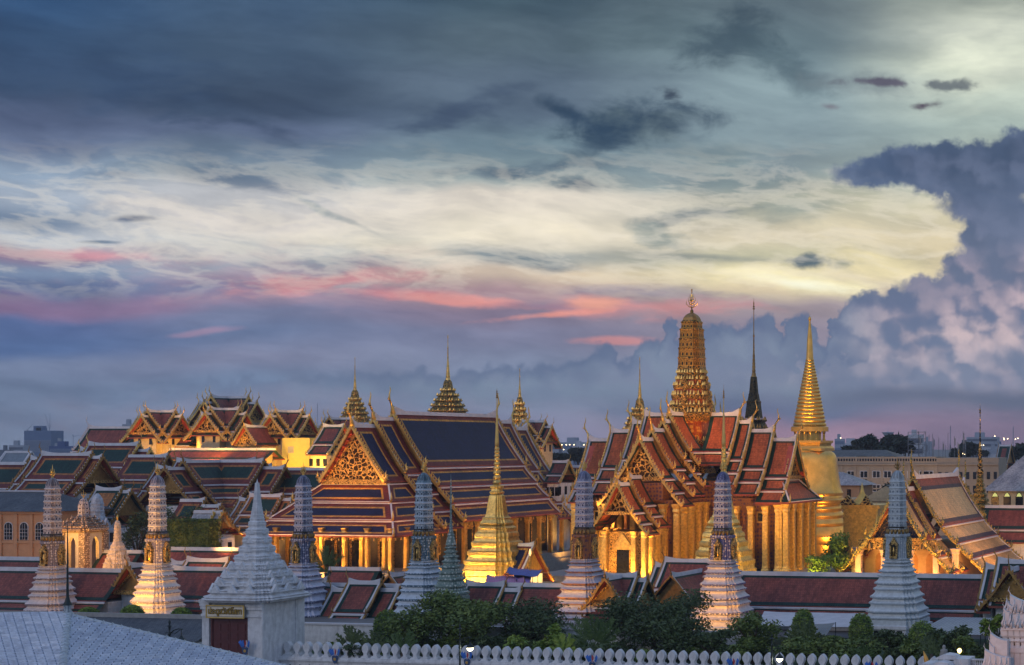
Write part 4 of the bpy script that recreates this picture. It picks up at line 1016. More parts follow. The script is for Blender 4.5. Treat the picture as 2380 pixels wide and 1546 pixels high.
# ------------------------------------------------------------------ the row of glazed prangs
PR_P = [(76,1452),(76,1440)]
for (y0, r0), (y1, r1) in zip([(1438,75),(1405,65),(1373,55),(1342,46),(1318,38)], [(1405,65),(1373,55),(1342,46),(1318,38),(1300,31)]):
    h = (y0-y1)/32; PR_P += [(r0-3,y0),(r0+1.5,y0-2.5*h),(r0+1.5,y0-5*h),(r0-6,y0-9*h),(r0-8,y0-13*h),(r0-1.5,y0-16*h),(r0-1.5,y0-19*h),(r0-8,y0-23*h),(r1-3,y0-28*h)]
PR_P += [(33,1302),(33,1300),(28,1299)]
def prang(px, Y, dy, tile, trim, dark, label, k=1.0, plinth=True, key='', cut=1500, finial=True, light=None):
    S = Y/F; ap = 1096+dy
    z = lambda y: H-((y+dy)-HY)*S if k == 1 else H-((ap+(y-1096)*k)-HY)*S
    t = empty('prang', label, 'prang', (xat(px, Y), Y, 0), -TH, 'row of glazed porcelain prangs along the gallery' if k == 1 else None)
    u = (CX-px)/F; pl = redent(3, .125); s0 = sil(pl, TH+math.atan(u))*math.sqrt(1+u*u*.9); S2 = S*k/s0
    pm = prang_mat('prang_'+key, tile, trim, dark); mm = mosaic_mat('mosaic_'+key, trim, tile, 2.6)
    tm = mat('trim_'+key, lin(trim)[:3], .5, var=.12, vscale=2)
    # base terraces: pale mouldings with patterned risers
    pf = []
    for i, (a, y) in enumerate(PR_P): pf.append((a*S2, z(y), z(y), 1 if i > 1 and (i-2) % 9 in (1, 4, 5) else 0))
    q = MB(); q.lathe(pl, [p for p in pf if True]); q.build('terraced_base', [tm, mm], t)
    if plinth:
        oc = redent(2, .2); q = MB(); q.lathe(oc, [(80*S2, 0), (80*S2, z(1462)), (83*S2, z(1458)), (83*S2, z(1451)), (77*S2, z(1450))]); o = q.build('plinth', M_('white'), t)
        for f in range(4):
            for j in (-1, 0, 1):
                A = f*math.pi/2; c, s_ = math.cos(A), math.sin(A); r = 80*S2
                d = MB(); w = .38
                pts = [(-w,0),(w,0),(w,.9),(w*.6,1.25),(0,1.4),(-w*.6,1.25),(-w,.9)]
                d.prism([((r+.02)*c-(p[0]+j*1.5)*s_, (r+.02)*s_+(p[0]+j*1.5)*c, z(1476)+p[1]) for p in pts], (-.1*c, -.1*s_, 0)); d.build('arched_opening', M_('glass_dark'), t)
    # body with four gilded niches
    q = MB(); q.lathe(redent(3, .14), [(30*S2, z(1300)), (29*S2, z(1290)), (27*S2, z(1262)), (27*S2, z(1252)), (30*S2, z(1249)), (30*S2, z(1244)), (25*S2, z(1243)), (23*S2, z(1230))]); q.build('body', mm, t)
    for f in range(4):
        A = f*math.pi/2; c, s_ = math.cos(A), math.sin(A); r = 27.5*S2
        def T(x, y, zz): return (x*c-y*s_, x*s_+y*c, zz)
        q = MB(); w = 13*S2*.8; z0, z1, z2 = z(1299), z(1268), z(1250)
        for sg in (-1, 1): q.prism([T(r, sg*w, z0), T(r, sg*w*.6, z0), T(r, sg*w*.6, z1), T(r, sg*w, z1)], Vector(T(.45,0,0)))
        q.prism([T(r, -w*1.25, z1), T(r, w*1.25, z1), T(r, w*.5, (z1+z2)/2), T(r, 0, z2), T(r, -w*.5, (z1+z2)/2)], Vector(T(.5,0,0)))
        q.prism([T(r, -w, z0), T(r, w, z0), T(r, w, z0+.3), T(r, -w, z0+.3)], Vector(T(.55,0,0)))
        n = q.build('niche', M_('gold_fine'), t)
        q = MB(); q.prism([T(r, -w*.6, z0+.2), T(r, w*.6, z0+.2), T(r, w*.6, z1), T(r, -w*.6, z1)], Vector(T(.12,0,0))); q.build('recess', M_('mosaic_dark'), n)
        q = MB(); X = r+.25; h = z1-z0-.4
        q.tube([T(X,0,z0+.2), T(X,0,z0+.2+h*.45), T(X,0,z0+.2+h*.62), T(X,0,z0+.2+h*.72), T(X,0,z0+.2+h*.85), T(X,0,z0+.2+h)], [.16,.13,.2,.09,.11,.02], 6); q.build('figure', M_('gold'), n, smooth=True)
    # ring of small guardian figures carrying the tower
    q = MB(); r = 24*S2
    q.lathe(pl, [(21.5*S2, z(1244)), (22.5*S2, z(1230)), (24*S2, z(1228)), (21*S2, z(1226))]); q.build('collar', M_('mosaic_dark'), t)
    src = None
    for i in range(16):
        A = 2*math.pi*i/16+.1; R_ = 23.4*S2*(1+.16*abs(math.sin(2*A)))
        if src is None:
            q = MB(); hz = z(1231)-z(1243)
            q.tube([(0,0,0),(.05,0,hz*.35),(.02,0,hz*.6),(.06,0,hz*.78),(.03,0,hz)], [.16,.2,.22,.12,.03], 6); q.tube([(0,.2,hz*.5),(.05,.3,hz*.75),(.05,.24,hz*.95)], [.07,.06,.04], 4); q.tube([(0,-.2,hz*.5),(.05,-.3,hz*.75),(.05,-.24,hz*.95)], [.07,.06,.04], 4)
            src = q.build('guardian_figure', M_('gold_dim'), t, smooth=True); o = src
        else: o = src.copy(); C.objects.link(o)
        o.location = (R_*math.cos(A), R_*math.sin(A), z(1243)); o.rotation_euler = (0,0,A)
    # the tower: seven tiers of niches then the ribbed cap
    pf = []; y = 1228; hw = 21.6
    for i in range(7):
        h = 16.2-i*.25; n = i+1
        pf += [(hw*S2, z(y), n, 0), ((hw-1.0)*S2, z(y-h+4.2), n+.98, 1), ((hw+1.2)*S2, z(y-h+3.2), 0, 1), ((hw+1.2)*S2, z(y-h+1.4), 0, 1), ((hw-1.6)*S2, z(y-h), n, 1)]
        y -= h; hw -= (.15,.25,.4,.6,.8,1.0,1.2)[i]
    y0 = y
    for a, f in ((17.3,0),(16.4,.25),(14.6,.5),(11.2,.72),(6.5,.9),(2,1.0)): pf.append((a*S2, z(y0+(1096-y0)*f), f*.7, 2))
    us = [0]; n = len(pl)
    for i in range(n):
        a, b = pl[i], pl[(i+1) % n]; L = math.hypot(a[0]-b[0], a[1]-b[1]); us.append(us[-1]+(2 if L > .5 else 1))
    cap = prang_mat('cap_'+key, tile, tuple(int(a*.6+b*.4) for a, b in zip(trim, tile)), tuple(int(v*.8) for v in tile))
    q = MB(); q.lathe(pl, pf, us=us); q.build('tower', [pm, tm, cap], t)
    if finial:
        q = MB(); q.tube([(0,0,z(1097)),(0,0,z(1080)),(0,0,z(1066))], [.16,.09,.015], 5)
        for (yy, b) in ((1088, 7), (1082, 5)):
            for j in range(4):
                e = Vector((math.cos(j*math.pi/2), math.sin(j*math.pi/2), 0))
                q.tube([Vector((0,0,z(yy+4))), e*b*.55*S+Vector((0,0,z(yy+3))), e*b*S+Vector((0,0,z(yy))), e*b*.8*S+Vector((0,0,z(yy-6)))], [.08,.08,.06,.02], 4)
        q.build('trident_finial', M_('gold_dim' if key == 'white' else 'gold'), t)
    if light:
        X = xat(px, Y)
        for (dx, dy_, zz, p) in light: lamp(X+dx, Y+dy_, zz, X, Y, 9+(zz-1)*.75, p, col=(1,.47,.07), ang=82)
    return t
YP = lambda px: Yw(px, 200)
prang(122, YP(122), 14, (112,102,112), (206,194,190), (70,62,74), 'pale pink and grey prang nearest the left edge of the photo', key='pink', light=[(6,-11,1.5,1300),(7,-12,9,1500)])
prang(366, YP(366), 8, (118,112,140), (226,212,200), (84,70,84), 'brightly floodlit prang with yellow glowing terraces', key='cream', light=[(-4,-10,1.2,6200),(5,-11,1.2,3600),(-3,-14,9,1900),(4,-13,9,1500)])
prang(705, Yw(705,213), 8, (66,76,112), (190,192,206), (40,48,80), 'lavender and blue prang before the left end of the navy roof', key='lavender')
prang(985, Yw(985,213), 2, (36,84,104), (192,202,210), (22,54,70), 'teal and white prang before the middle of the navy roof', key='teal', light=[(8,-3,8,500)])
prang(1358, Yw(1358,214), -2, (84,96,140), (196,190,198), (52,58,96), 'pale violet prang standing beside the small golden porch', key='violet', light=[(-7,-8,1.5,2200),(2,-10,1.0,1400)])
prang(1680, YP(1680), 0, (30,46,124), (214,200,196), (22,32,92), 'deep blue and white prang before the golden columns', key='blue', light=[(-5,-11,1.0,3000),(4,-11,1.2,2200),(-8,-12,9,1300)])
prang(2086, YP(2086), -3, (160,170,176), (196,202,202), (120,132,140), 'plain white prang, rightmost of the row', key='white', light=[])

# slim green-grey mosaic chedi
def slim_chedi():
    Y = 226; px = 1048; S = Y/F; z = lambda y: H-(y-HY)*S
    t = empty('mosaic_chedi', 'slim grey-green mosaic chedi just left of the golden chedi', 'chedi', (xat(px,Y), Y, 0), -TH); mm = mosaic_mat('mosaic_sage', (190,198,188), (96,120,112), 2.2)
    u = (CX-px)/F; pl = redent(3,.13); s0 = sil(pl, TH+math.atan(u))*math.sqrt(1+u*u*.9); pf = [(44,1420),(44,1385)]
    y = 1384; r = 43
    while r > 12:
        h = 6+r*.28; pf += [(r-3,y),(r+1.5,y-h*.22),(r+1.5,y-h*.45),(r-4.5,y-h*.6),(r-5,y-h*.85)]; y -= h; r *= .86
    q = MB(); q.lathe(pl, [(a*S/s0, z(b)) for a, b in pf]); q.build('base', mm, t)
    q = MB(); q.lathe(pl, [(a*S/s0, z(b)) for a, b in ((13,y+1),(10,y-10),(7.5,y-20),(8.5,y-23),(6,y-26))]); q.build('bell', mm, t); y -= 26; sp = []
    for i in range(6): r = 6-i*.7; sp += [(r*.7,y),(r,y-2.5),(r*.7,y-5)]; y -= 5.4
    sp += [(2.2,y),(1.5,1138),(2.2,1134),(1.2,1130),(1.8,1126),(.8,1120),(.2,1102)]
    q = MB(); q.lathe(circle(10), [(a*S, z(b)) for a, b in sp]); q.build('spire', mm, t, smooth=True, angle=40)
slim_chedi()

# ------------------------------------------------------------------ small towers on the left
def bell_tower():
    Y = 262; px = 194; S = Y/F; z = lambda y: H-(y-HY)*S
    fr = Fr(px, Y); t = at('belfry', 'white mosaic belfry with tall arched openings and a knobbed gold-lit prang roof', 'belfry', fr)
    mm = mosaic_mat('mosaic_bell', (226,200,170), (100,74,60), 3.2)
    w = 1.95; zb, zt = z(1325), z(1236)
    for sx in (-1, 1):
        for sy in (-1, 1):
            q = MB(); q.box(sx*w-.55, sx*w+.55, sy*w-.55, sy*w+.55, zb-3, zt); q.build('corner_pier', mm, t)
    # arched infill on each face: jambs and spandrels
    for f in range(4):
        A = f*math.pi/2; c, s_ = math.cos(A), math.sin(A)
        T = lambda x, y, zz: (x*c-y*s_, x*s_+y*c, zz)
        q = MB(); r = w+.3
        for sg in (-1, 1):
            q.prism([T(r, sg*1.45, zb-3), T(r, sg*.72, zb-3), T(r, sg*.72, zt-2.2), T(r, sg*.64, zt-1.5), T(r, sg*.34, zt-1.0), T(r, 0, zt-.75), T(r, 0, zt), T(r, sg*1.45, zt)], Vector(T(-.5,0,0)))
        q.build('arch', mat('arch_cream', (.62,.52,.38), .6), t)
    q = MB(); pl = redent(2, .14); q.lathe(pl, [(w+.65, zt), (w+.95, zt+.3), (w+.95, zt+.6), (w+.65, zt+.75)])
    q.build('cornice', mm, t)
    q = MB(); r = w+.6; zz = zt+.75; hs = (z(1200)-zz)/4
    for i in range(4): q.lathe(pl, [(r, zz), (r-.1, zz+hs*.55), (r+.15, zz+hs*.65), (r-.5, zz+hs)], cap=False); zz += hs; r -= .46
    q.build('stepped_roof', mm, t)
    for i in range(4):
        for f in range(4):
            for j in (-1, 0, 1):
                A = f*math.pi/2; c, s_ = math.cos(A), math.sin(A); rr = w+.7-i*.46; yy = j*rr*.8
                q = MB(); q.cbox(rr*.95*c-yy*s_, rr*.95*s_+yy*c, zt+.8+i*hs, .42, .42, .62, 0, A, .15); q.build('leaf_finial', mm, t)
    u = (CX-px)/F; s0 = sil(redent(3,.13), TH+math.atan(u))*math.sqrt(1+u*u*.9)
    q = MB(); q.lathe(redent(3,.13), [(a*S/s0, z(y), (1212-y)/9, 0) for a, y in ((16,1212),(14,1205),(13.2,1196),(13.6,1188),(12.6,1176),(10,1166),(6,1160),(1,1157))], us=list(range(29))); q.build('prang_cap', prang_mat('prang_cream', (118,112,140), (226,212,200), (84,70,84)), t)
    q = MB(); q.tube([(0,0,z(1158)),(0,0,z(1138))], [.12,.02], 5)
    for j in range(4):
        e = Vector((math.cos(j*math.pi/2), math.sin(j*math.pi/2), 0)); q.tube([Vector((0,0,z(1153))), e*.4+Vector((0,0,z(1152))), e*.35+Vector((0,0,z(1144)))], [.08,.07,.02], 4)
    q.build('trident_finial', M_('gold'), t)
    for a, b, p in [((-7,-9,8),(0,0,8),2300),((7,-9,8),(0,0,8),1700),((0,0,5),(0,0,9),1500),((1,-9,9),(0,0,16),1500)]: flamp(fr, a, b, p, ang=110, col=(1,.47,.07))
bell_tower()
def small_prang(px, Y, pts, label, matn, light=None, fin=True):
    S = Y/F; z = lambda y: H-(y-HY)*S; t = empty('small_prang', label, 'prang', (xat(px,Y), Y, 0), -TH)
    u = (CX-px)/F; pl = redent(3,.14); s0 = sil(pl, TH+math.atan(u))*math.sqrt(1+u*u*.9)
    cutj = max(i for i, p in enumerate(pts) if p[1] > pts[-1][1]+45) if len(pts) > 6 else 3
    q = MB(); q.lathe(pl, [(a*S/s0, z(y)) for a, y in pts[:cutj+1]]); q.build('base', M_(matn), t)
    q = MB(); q.lathe(pl, [(a*S/s0, z(y)) for a, y in pts[cutj:]]); q.build('tower', M_(matn), t)
    for f in range(4):
        A = f*math.pi/2; c, s_ = math.cos(A), math.sin(A); a, y = pts[1]; r = a*S/s0
        T = lambda x, yy, zz: (x*c-yy*s_, x*s_+yy*c, zz); q = MB(); z0 = z(y); h = 22*S
        q.prism([T(r*.98, -r*.6, z0), T(r*.98, r*.6, z0), T(r*.98, r*.2, z0+h*.5), T(r*.98, 0, z0+h), T(r*.98, -r*.2, z0+h*.5)], Vector(T(-.4,0,0)))
        q.prism([T(r*1.05, -r*.36, z0), T(r*1.05, r*.36, z0), T(r*1.05, 0, z0+h*.7)], Vector(T(-.2,0,0))); q.build('gable', M_(matn), t)
    if fin: q = MB(); y = pts[-1][1]; q.tube([(0,0,z(y+1)),(0,0,z(y-7)),(0,0,z(y-13))], [.14,.2,.02], 6); q.build('finial', M_('gold'), t)
    if light:
        for dx, dy, p in light: lamp(xat(px,Y)+dx, Y+dy, 8, xat(px,Y), Y, 8, p, col=(1,.45,.07), ang=110)
mat('cream_ornate', (.62,.50,.38), .55, bump=(2.2,.9,.2), var=.3, vscale=2.5); mat('white_ornate', (.46,.50,.55), .6, bump=(1.6,.8,.2), var=.25, vscale=2)
def zig(a0, y0, a1, y1, n):
    o = []
    for i in range(n):
        f = i/n; a = a0+(a1-a0)*f; y = y0+(y1-y0)*f; d = (y1-y0)/n; o += [(a*1.02, y), (a*1.06, y+d*.3), (a*.93, y+d*.55)]
    return o
small_prang(273, 258, [(36,1330),(34,1318)]+zig(32,1312,12,1262,5)+[(9.5,1258)]+zig(9,1256,7.6,1216,6)+[(5,1212),(1,1209)], 'small floodlit prang with pointed gables right of the belfry', 'cream_ornate', [(-5,-8,1700),(5,-8,1200)])
small_prang(226, 282, [(40,1232),(36,1226)]+zig(30,1220,17,1200,3)+zig(17,1198,15,1165,4)+[(13,1160),(8,1152),(3,1147)], 'small white stone prang behind the floodlit belfry', 'white_ornate', None, False)

# ------------------------------------------------------------------ galleries (red tiles edged in green)
GP = [((0,0),(3.6,-4.0)), ((3.65,-4.35),(5.0,-5.4))]
gal_style = dict(style='gallery', bw=(.75,.7,.6), sag=.12, bargew=.3, barge='gold_dim', teeth=False, fascia='fascia')
def gallery(label, px0, Y0, secs, name='gallery', cho=1.9, extra=None, zr=7.4, scale=1.0, group='red and green tiled cloister roofs', wall=True, **kw):
    """secs: [(px_left, px_right, ridge py, ends)]; ridge parallel to the outer wall"""
    fr = Fr(px0, Y0); t = at(name, label, 'cloister', fr, group)
    st = dict(gal_style); st.update(kw)
    for i, sc_ in enumerate(secs):
        a, b, py, ends = sc_[:4]; fwd = sc_[4] if len(sc_) > 4 else 0.0
        la, lb = fr.lx(a), fr.lx(b); zz = fr.z(py, (la+lb)/2, -fwd)
        pr = [((p[0][0]*scale, p[0][1]*scale+zz), (p[1][0]*scale, p[1][1]*scale+zz)) for p in GP]
        hall_roof(t, pr, [(la, lb, 0, 0, 2, ends)], axis='x', off=(0, -fwd, 0), cho=cho, fl=.8, verge=.3, **st)
        if wall:
            q = MB(); q.box(la+.3, lb-.3, -fwd-2.8*scale, -fwd+2.8*scale, 0, zz-4.3*scale); q.build('wall', M_('white'), t)
    if extra: extra(t, fr)
    return t, fr
def front_gable(t, fr, px, py, hw, d0, d1, drop=None, cho=2.0, ped='gold_dim', style='gallery', barge='gold_dim', tiers=2):
    """a porch gable of the cloister facing the wall: apex at px,py, half width hw in metres"""
    x = fr.lx(px, -d1); zz = fr.z(py, x, -d1); k = hw/3.6
    pr = [((0, zz), (3.6*k, zz-4.6*k)), ((3.65*k, zz-4.9*k), (5.2*k, zz-6.3*k))][:tiers]
    hall_roof(t, pr, [(-d1, -d0, 0, 0, tiers, '0')], style, axis='y', off=(x,0,0), cho=cho, fl=.9, bargew=.42, barge=barge, bw=(.6,.55,.5), sag=.15, pedi=ped)
    q = MB(); q.box(x-2.6*k, x+2.6*k, -d1+1.2, -d0, 0, zz-5.0*k); q.build('wall', M_('white'), t)
gallery('long straight cloister roof to the right of the deep blue prang', 2000, 217, [(1722,2294,1336,'')])
gallery('stepped cloister pavilion at the right edge behind the white palace roof', 2340, 212, [(2292,2324,1318,'0'), (2320,2480,1306,'0')], extra=lambda t, fr: front_gable(t, fr, 2346, 1326, 2.9, -3, 5.2))
gallery('cloister pavilion with nested ridges and dark gable beside the tallest garden trees', 1440, 228, [(1366,1398,1350,'0'), (1396,1482,1337,'01'), (1480,1504,1348,'1')], extra=lambda t, fr: front_gable(t, fr, 1407, 1345, 2.7, -3, 4.6))
gallery('plain cloister roof left of the dark gable, seen over the garden trees', 1250, 230, [(1170,1368,1360,'')])
gallery('short stepped cloister roof behind the big bushy garden tree', 1130, 231, [(1086,1174,1358,'01'), (1172,1215,1371,'1',.4)])
gallery('cloister roof with three nested ridge sections right of the white gate', 860, 236, [(752,958,1360,''), (787,834,1371,'0',1.5), (831,904,1354,'01',1.9), (900,943,1371,'1',1.5)])
gallery('cloister section with pointed gilded gable near the teal prang', 990, 238, [(946,1012,1366,'01')], extra=lambda t, fr: front_gable(t, fr, 969, 1354, 2.6, -3, 5.0))
gallery('low cloister roof with two stepped ends against the white gate spire', 700, 240, [(640,738,1334,'1'), (736,762,1348,'1')])
gallery('long cloister roof behind the pale pink prang at the left edge', 150, 232, [(-260,292,1322,'')])
gallery('short cloister roof between the floodlit prang and the white gate', 470, 232, [(396,560,1322,'0'), (372,398,1318,'0')], extra=lambda t, fr: front_gable(t, fr, 297, 1316, 2.9, -3, 5.0))
# inner cloister roofs running away behind the front ones
def inner(label, px, Y, py, L, hw, ends='01', **kw):
    fr = Fr(px, Y); t = at('gallery', label, 'cloister', fr, 'red and green tiled cloister roofs'); zz = fr.z(py)
    k = hw/3.6; pr = [((p[0][0]*k, p[0][1]*k+zz), (p[1][0]*k, p[1][1]*k+zz)) for p in GP]
    st = dict(gal_style); st.update(kw); hall_roof(t, pr, [(0, L, 0, 0, 2, ends)], axis='y', cho=1.8, fl=.8, verge=.3, **st)
    q = MB(); q.box(-2.6*k, 2.6*k, .3, L-.3, 0, zz-4.4*k); q.build('wall', M_('white'), t); return t
gallery('inner cloister roof below the front colonnade of the navy roofed hall', 820, 250, [(766,884,1322,'')])
inner('cloister roof running back from the front beside the teal prang', 905, 246, 1338, 12, 4.0)
inner('cloister roof running back beside the deep blue prang base', 1560, 240, 1338, 14, 4.4)
gallery('inner cloister roof with upturned ends at the feet of the golden columns', 1590, 252, [(1524,1548,1314,'0'), (1546,1662,1303,'01')])
gallery('inner cloister roof with white ridge left of the belfry', 60, 252, [(-200,125,1297,'')], zr=8)
gallery('red roofed inner cloister behind the floodlit prang', 480, 262, [(392,572,1276,'')])
gallery('low inner roof with an upturned white ridge beside the white gate spire', 480, 250, [(398,436,1308,'01'), (436,532,1302,'01')])
gallery('pale ridged roof right of the belfry, lit orange from below', 330, 262, [(236,330,1282,'')])

# ------------------------------------------------------------------ white gate
def gate():
    Y = 174; fr = Fr(609, Y); t = at('gate', 'white gatehouse with stepped pyramid spire, maroon door and gold lettered sign', 'gate', fr)
    W_, D = 7.9, 6.6; zt = fr.z(1396)
    q = MB(); q.box(-W_+.5, -W_+1.35, 0, D, 0, zt); q.box(-1.75, -.001, 0, D, 0, zt); q.box(-W_+1.35, -1.75, .35, D-.3, 0, zt)
    q.box(-W_+1.5, -1.9, .18, .36, fr.z(1440)-.1, zt-.1)
    q.build('body', M_('white'), t)
    for x0, x1 in ((-W_+.45, -W_+1.4), (-1.8, .06)):
        q = MB()
        for i, (dz, e) in enumerate(((0,.16),(.35,.10),(.7,.05),(1.5,.0))): q.box(x0-e, x1+e, -.12-e, .5, zt-.35-dz, zt-dz-.02*i)
        q.build('capital', M_('white'), t)
    cx, cy = -W_/2+.75, D/2
    for (x0, x1, y0, y1) in ((.06,.14,-.1,1.3),(.06,.14,D-1.3,D+.1)): q = MB(); q.box(x0-.06, x1, y0, y1, 0, zt-.3); q.build('side_pilaster', M_('white'), t)
    # stepped spire
    z = lambda y: fr.z(y, cx, cy); S = fr.Y(cx, cy)/F; pl = redent(4, .07); s0 = sil(pl, TH+.5)*1.12
    pts = [(126,1393,0),(113,1376,.9),(100,1362,.9),(84,1343,.8),(68,1324,.8),(55,1303,.7),(44,1284,.7),(35,1264,.6),(27.5,1243,.5),(21,1224,.4)]
    q = MB(); pf = []
    for i, (a, y, k) in enumerate(pts):
        yn = pts[i+1][1] if i+1 < len(pts) else 1208; d = y-yn; an = pts[i+1][0] if i+1 < len(pts) else 17
        pf += [(a*.93, y), (a*.95, y-d*.15), (a, y-d*.3), (a, y-d*.42), (a*.94, y-d*.5), (a*.97, y-d*.62), (a*.97, y-d*.70), (an*1.0, y-d*.82)]
    y = 1208; r = 17
    for i in range(10):
        pf += [(r, y), (r*1.04, y-3), (r*.94, y-4), (r*.92, y-8.4)]; y -= 8.6; r *= .885
    pf += [(2.2, y), (.3, 1113)]
    q.lathe(pl, [(a*S/s0, z(b)) for a, b in pf], cx, cy); q.build('stepped_spire', M_('white'), t)
    # little gables on the tiers
    for i, (a, y, k) in enumerate(pts[:9]):
        for f in range(4):
            A = f*math.pi/2; c, s_ = math.cos(A), math.sin(A); r = a*S/s0*1.0
            for j in ((-1, 0, 1) if i < 5 else (0,)):
                T = lambda x, yy, zz: (cx+x*c-yy*s_, cy+x*s_+yy*c, zz); yy = j*r*.52; w = .62*k+.1; z0 = z(y)+.25*k; g = MB()
                g.prism([T(r+.04, yy-w, z0), T(r+.04, yy+w, z0), T(r+.04, yy+w*.45, z0+.55*k), T(r+.04, yy, z0+1.0*k), T(r+.04, yy-w*.45, z0+.55*k)], Vector(T(-.3,0,0))-Vector(T(0,0,0)))
                g.prism([T(r+.12, yy-w*.55, z0), T(r+.12, yy+w*.55, z0), T(r+.12, yy, z0+.62*k)], Vector(T(-.1,0,0))-Vector(T(0,0,0))); g.build('spire_gable', M_('white'), t)
    # door
    dz1 = fr.z(1442); x0, x1 = fr.lx(492), fr.lx(571)
    q = MB(); q.box(x0-.2, x0, .1, .34, 0, dz1); q.box(x1, x1+.2, .1, .34, 0, dz1); q.box(x0-.2, x1+.2, .1, .34, dz1, dz1+.25); q.build('door_frame', M_('door_red'), t)
    xm = (x0+x1)/2
    for a, b in ((x0, xm-.02), (xm+.02, x1)):
        q = MB(); q.box(a, b, .22, .33, 0, dz1)
        w = (b-a)
        for r_ in range(6):
            for c_ in range(2):
                X = a+w*(.10+.44*c_); Z = dz1-.5-r_*1.05; q.box(X, X+w*.36, .17, .22, Z-.75, Z)
        q.build('door_leaf', M_('door_red'), t)
    # sign
    sx0, sx1 = fr.lx(488), fr.lx(573); sz0, sz1 = fr.z(1436), fr.z(1409)
    q = MB(); q.box(sx0, sx1, -.04, .17, sz0, sz1); sg = q.build('sign_board', mat('sign_cream', (.72,.62,.46), .5), t)
    q = MB(); b = .09
    q.box(sx0-b, sx1+b, -.09, .0, sz1-.02, sz1+b); q.box(sx0-b, sx1+b, -.09, .0, sz0-b, sz0+.02); q.box(sx0-b, sx0+.02, -.09, .0, sz0, sz1); q.box(sx1-.02, sx1+b, -.09, .0, sz0, sz1)
    q.build('sign_border', mat('sign_gold', (.62,.40,.08), .45, .3), sg)
    q = MB(); q.box(sx0+.08, sx1-.08, -.06, -.04, sz1-.12, sz1-.09); q.box(sx0+.08, sx1-.08, -.06, -.04, sz0+.09, sz0+.12); q.build('sign_line', mat('sign_black', (.02,.015,.012), .5), sg)
    sg.location.y = -.45
    for nm, off, yy, mt in (('lettering_outline', .035, -.055, 'sign_black'), ('lettering', 0.0, -.075, 'sign_gold')):
        cu = bpy.data.curves.new(nm, 'FONT'); cu.body = 'ประตูสวัสดิโสภา'; cu.align_x = 'CENTER'; cu.align_y = 'CENTER'; cu.size = 1.0; cu.extrude = .008; cu.offset = 0.0; cu.resolution_u = 3
        to = bpy.data.objects.new(nm, cu); C.objects.link(to); bpy.context.view_layer.update()
        me = bpy.data.meshes.new_from_object(to.evaluated_get(bpy.context.evaluated_depsgraph_get())); bpy.data.objects.remove(to)
        if not me.vertices: continue
        xs = [v.co.x for v in me.vertices]; ys = [v.co.y for v in me.vertices]; w, h = max(xs)-min(xs), max(ys)-min(ys); mx, my = (max(xs)+min(xs))/2, (max(ys)+min(ys))/2
        tw = (sx1-sx0)*.90; thh = (sz1-sz0)*.74; kx, ky = tw/w, thh/h
        # heavier strokes: a few slightly shifted copies merged into the lettering
        allv = []; allf = []; base = [tuple(v.co) for v in me.vertices]; fcs = [tuple(p.vertices) for p in me.polygons]; d = .016+off*1.1
        for dx, dz in ((0,0),(d,0),(-d,0),(0,d*.8),(0,-d*.8)) + (((d,d*.8),(-d,-d*.8),(d,-d*.8),(-d,d*.8)) if off else ()):
            b0 = len(allv); allv += [((x-mx)*kx+dx, z_*.5, (y_-my)*ky+dz) for x, y_, z_ in base]; allf += [tuple(i+b0 for i in f) for f in fcs]
        m2 = bpy.data.meshes.new(nm); m2.from_pydata(allv, [], allf); m2.materials.append(M_(mt)); o = bpy.data.objects.new(nm, m2); C.objects.link(o); o.parent = sg
        o.location = ((sx0+sx1)/2, yy, (sz0+sz1)/2)
gate()

# ------------------------------------------------------------------ outer wall with leaf-shaped merlons
def outer_wall():
    Yc = 160.5; px0 = 652; fr = Fr(px0, Yw(px0, Yc)); t = at('outer_wall', 'long white boundary wall topped with a row of leaf-shaped merlons', 'wall', fr)
    L = fr.lx(2200); zt = fr.z(1525)
    q = MB(); q.box(0, L, 0, 1.3, 0, zt-.55); q.box(-.05, L, -.10, 1.4, zt-.55, zt-.42); q.box(-.1, L, -.22, 1.5, zt-.42, zt-.20); q.box(-.05, L, -.12, 1.42, zt-.20, zt)
    q.box(0, L, -.06, .0, zt-1.5, zt-1.38); q.build('wall_body', M_('white'), t)
    n = int(L/1.2); src = None; vs = None
    for i in range(n):
        x = .6+i*1.2
        if src is None:
            o2 = [(.40,0),(.34,.10),(.22,.26),(.19,.42),(.22,.54),(.33,.68),(.41,.88),(.40,1.10),(.31,1.30),(.15,1.48),(0,1.6)]
            pts = [(a, z_) for a, z_ in o2]+[(-a, z_) for a, z_ in reversed(o2[:-1])]
            q = MB(); q.prism([(a, .25, z_) for a, z_ in reversed(pts)], (0,.62,0)); q.box(-.44,.44,.12,1.0,-.02,.12); q.box(-.36,.36,.17,.95,.12,.22)
            src = q.build('merlon', M_('white'), t); o = src
        else: o = src.copy(); C.objects.link(o)
        o.location = (x, 0, zt)
        if vs is None:
            q = MB(); q.box(-.09,.09,-.03,.02,-.03,.03); q.box(-.03,.03,-.04,.02,-.09,.09); vs = q.build('cross_vent', M_('glass_dark'), t); o = vs
        else: o = vs.copy(); C.objects.link(o)
        o.location = (x+.6, -.01, zt-.95)
    return fr, zt
WF, WZ = outer_wall()
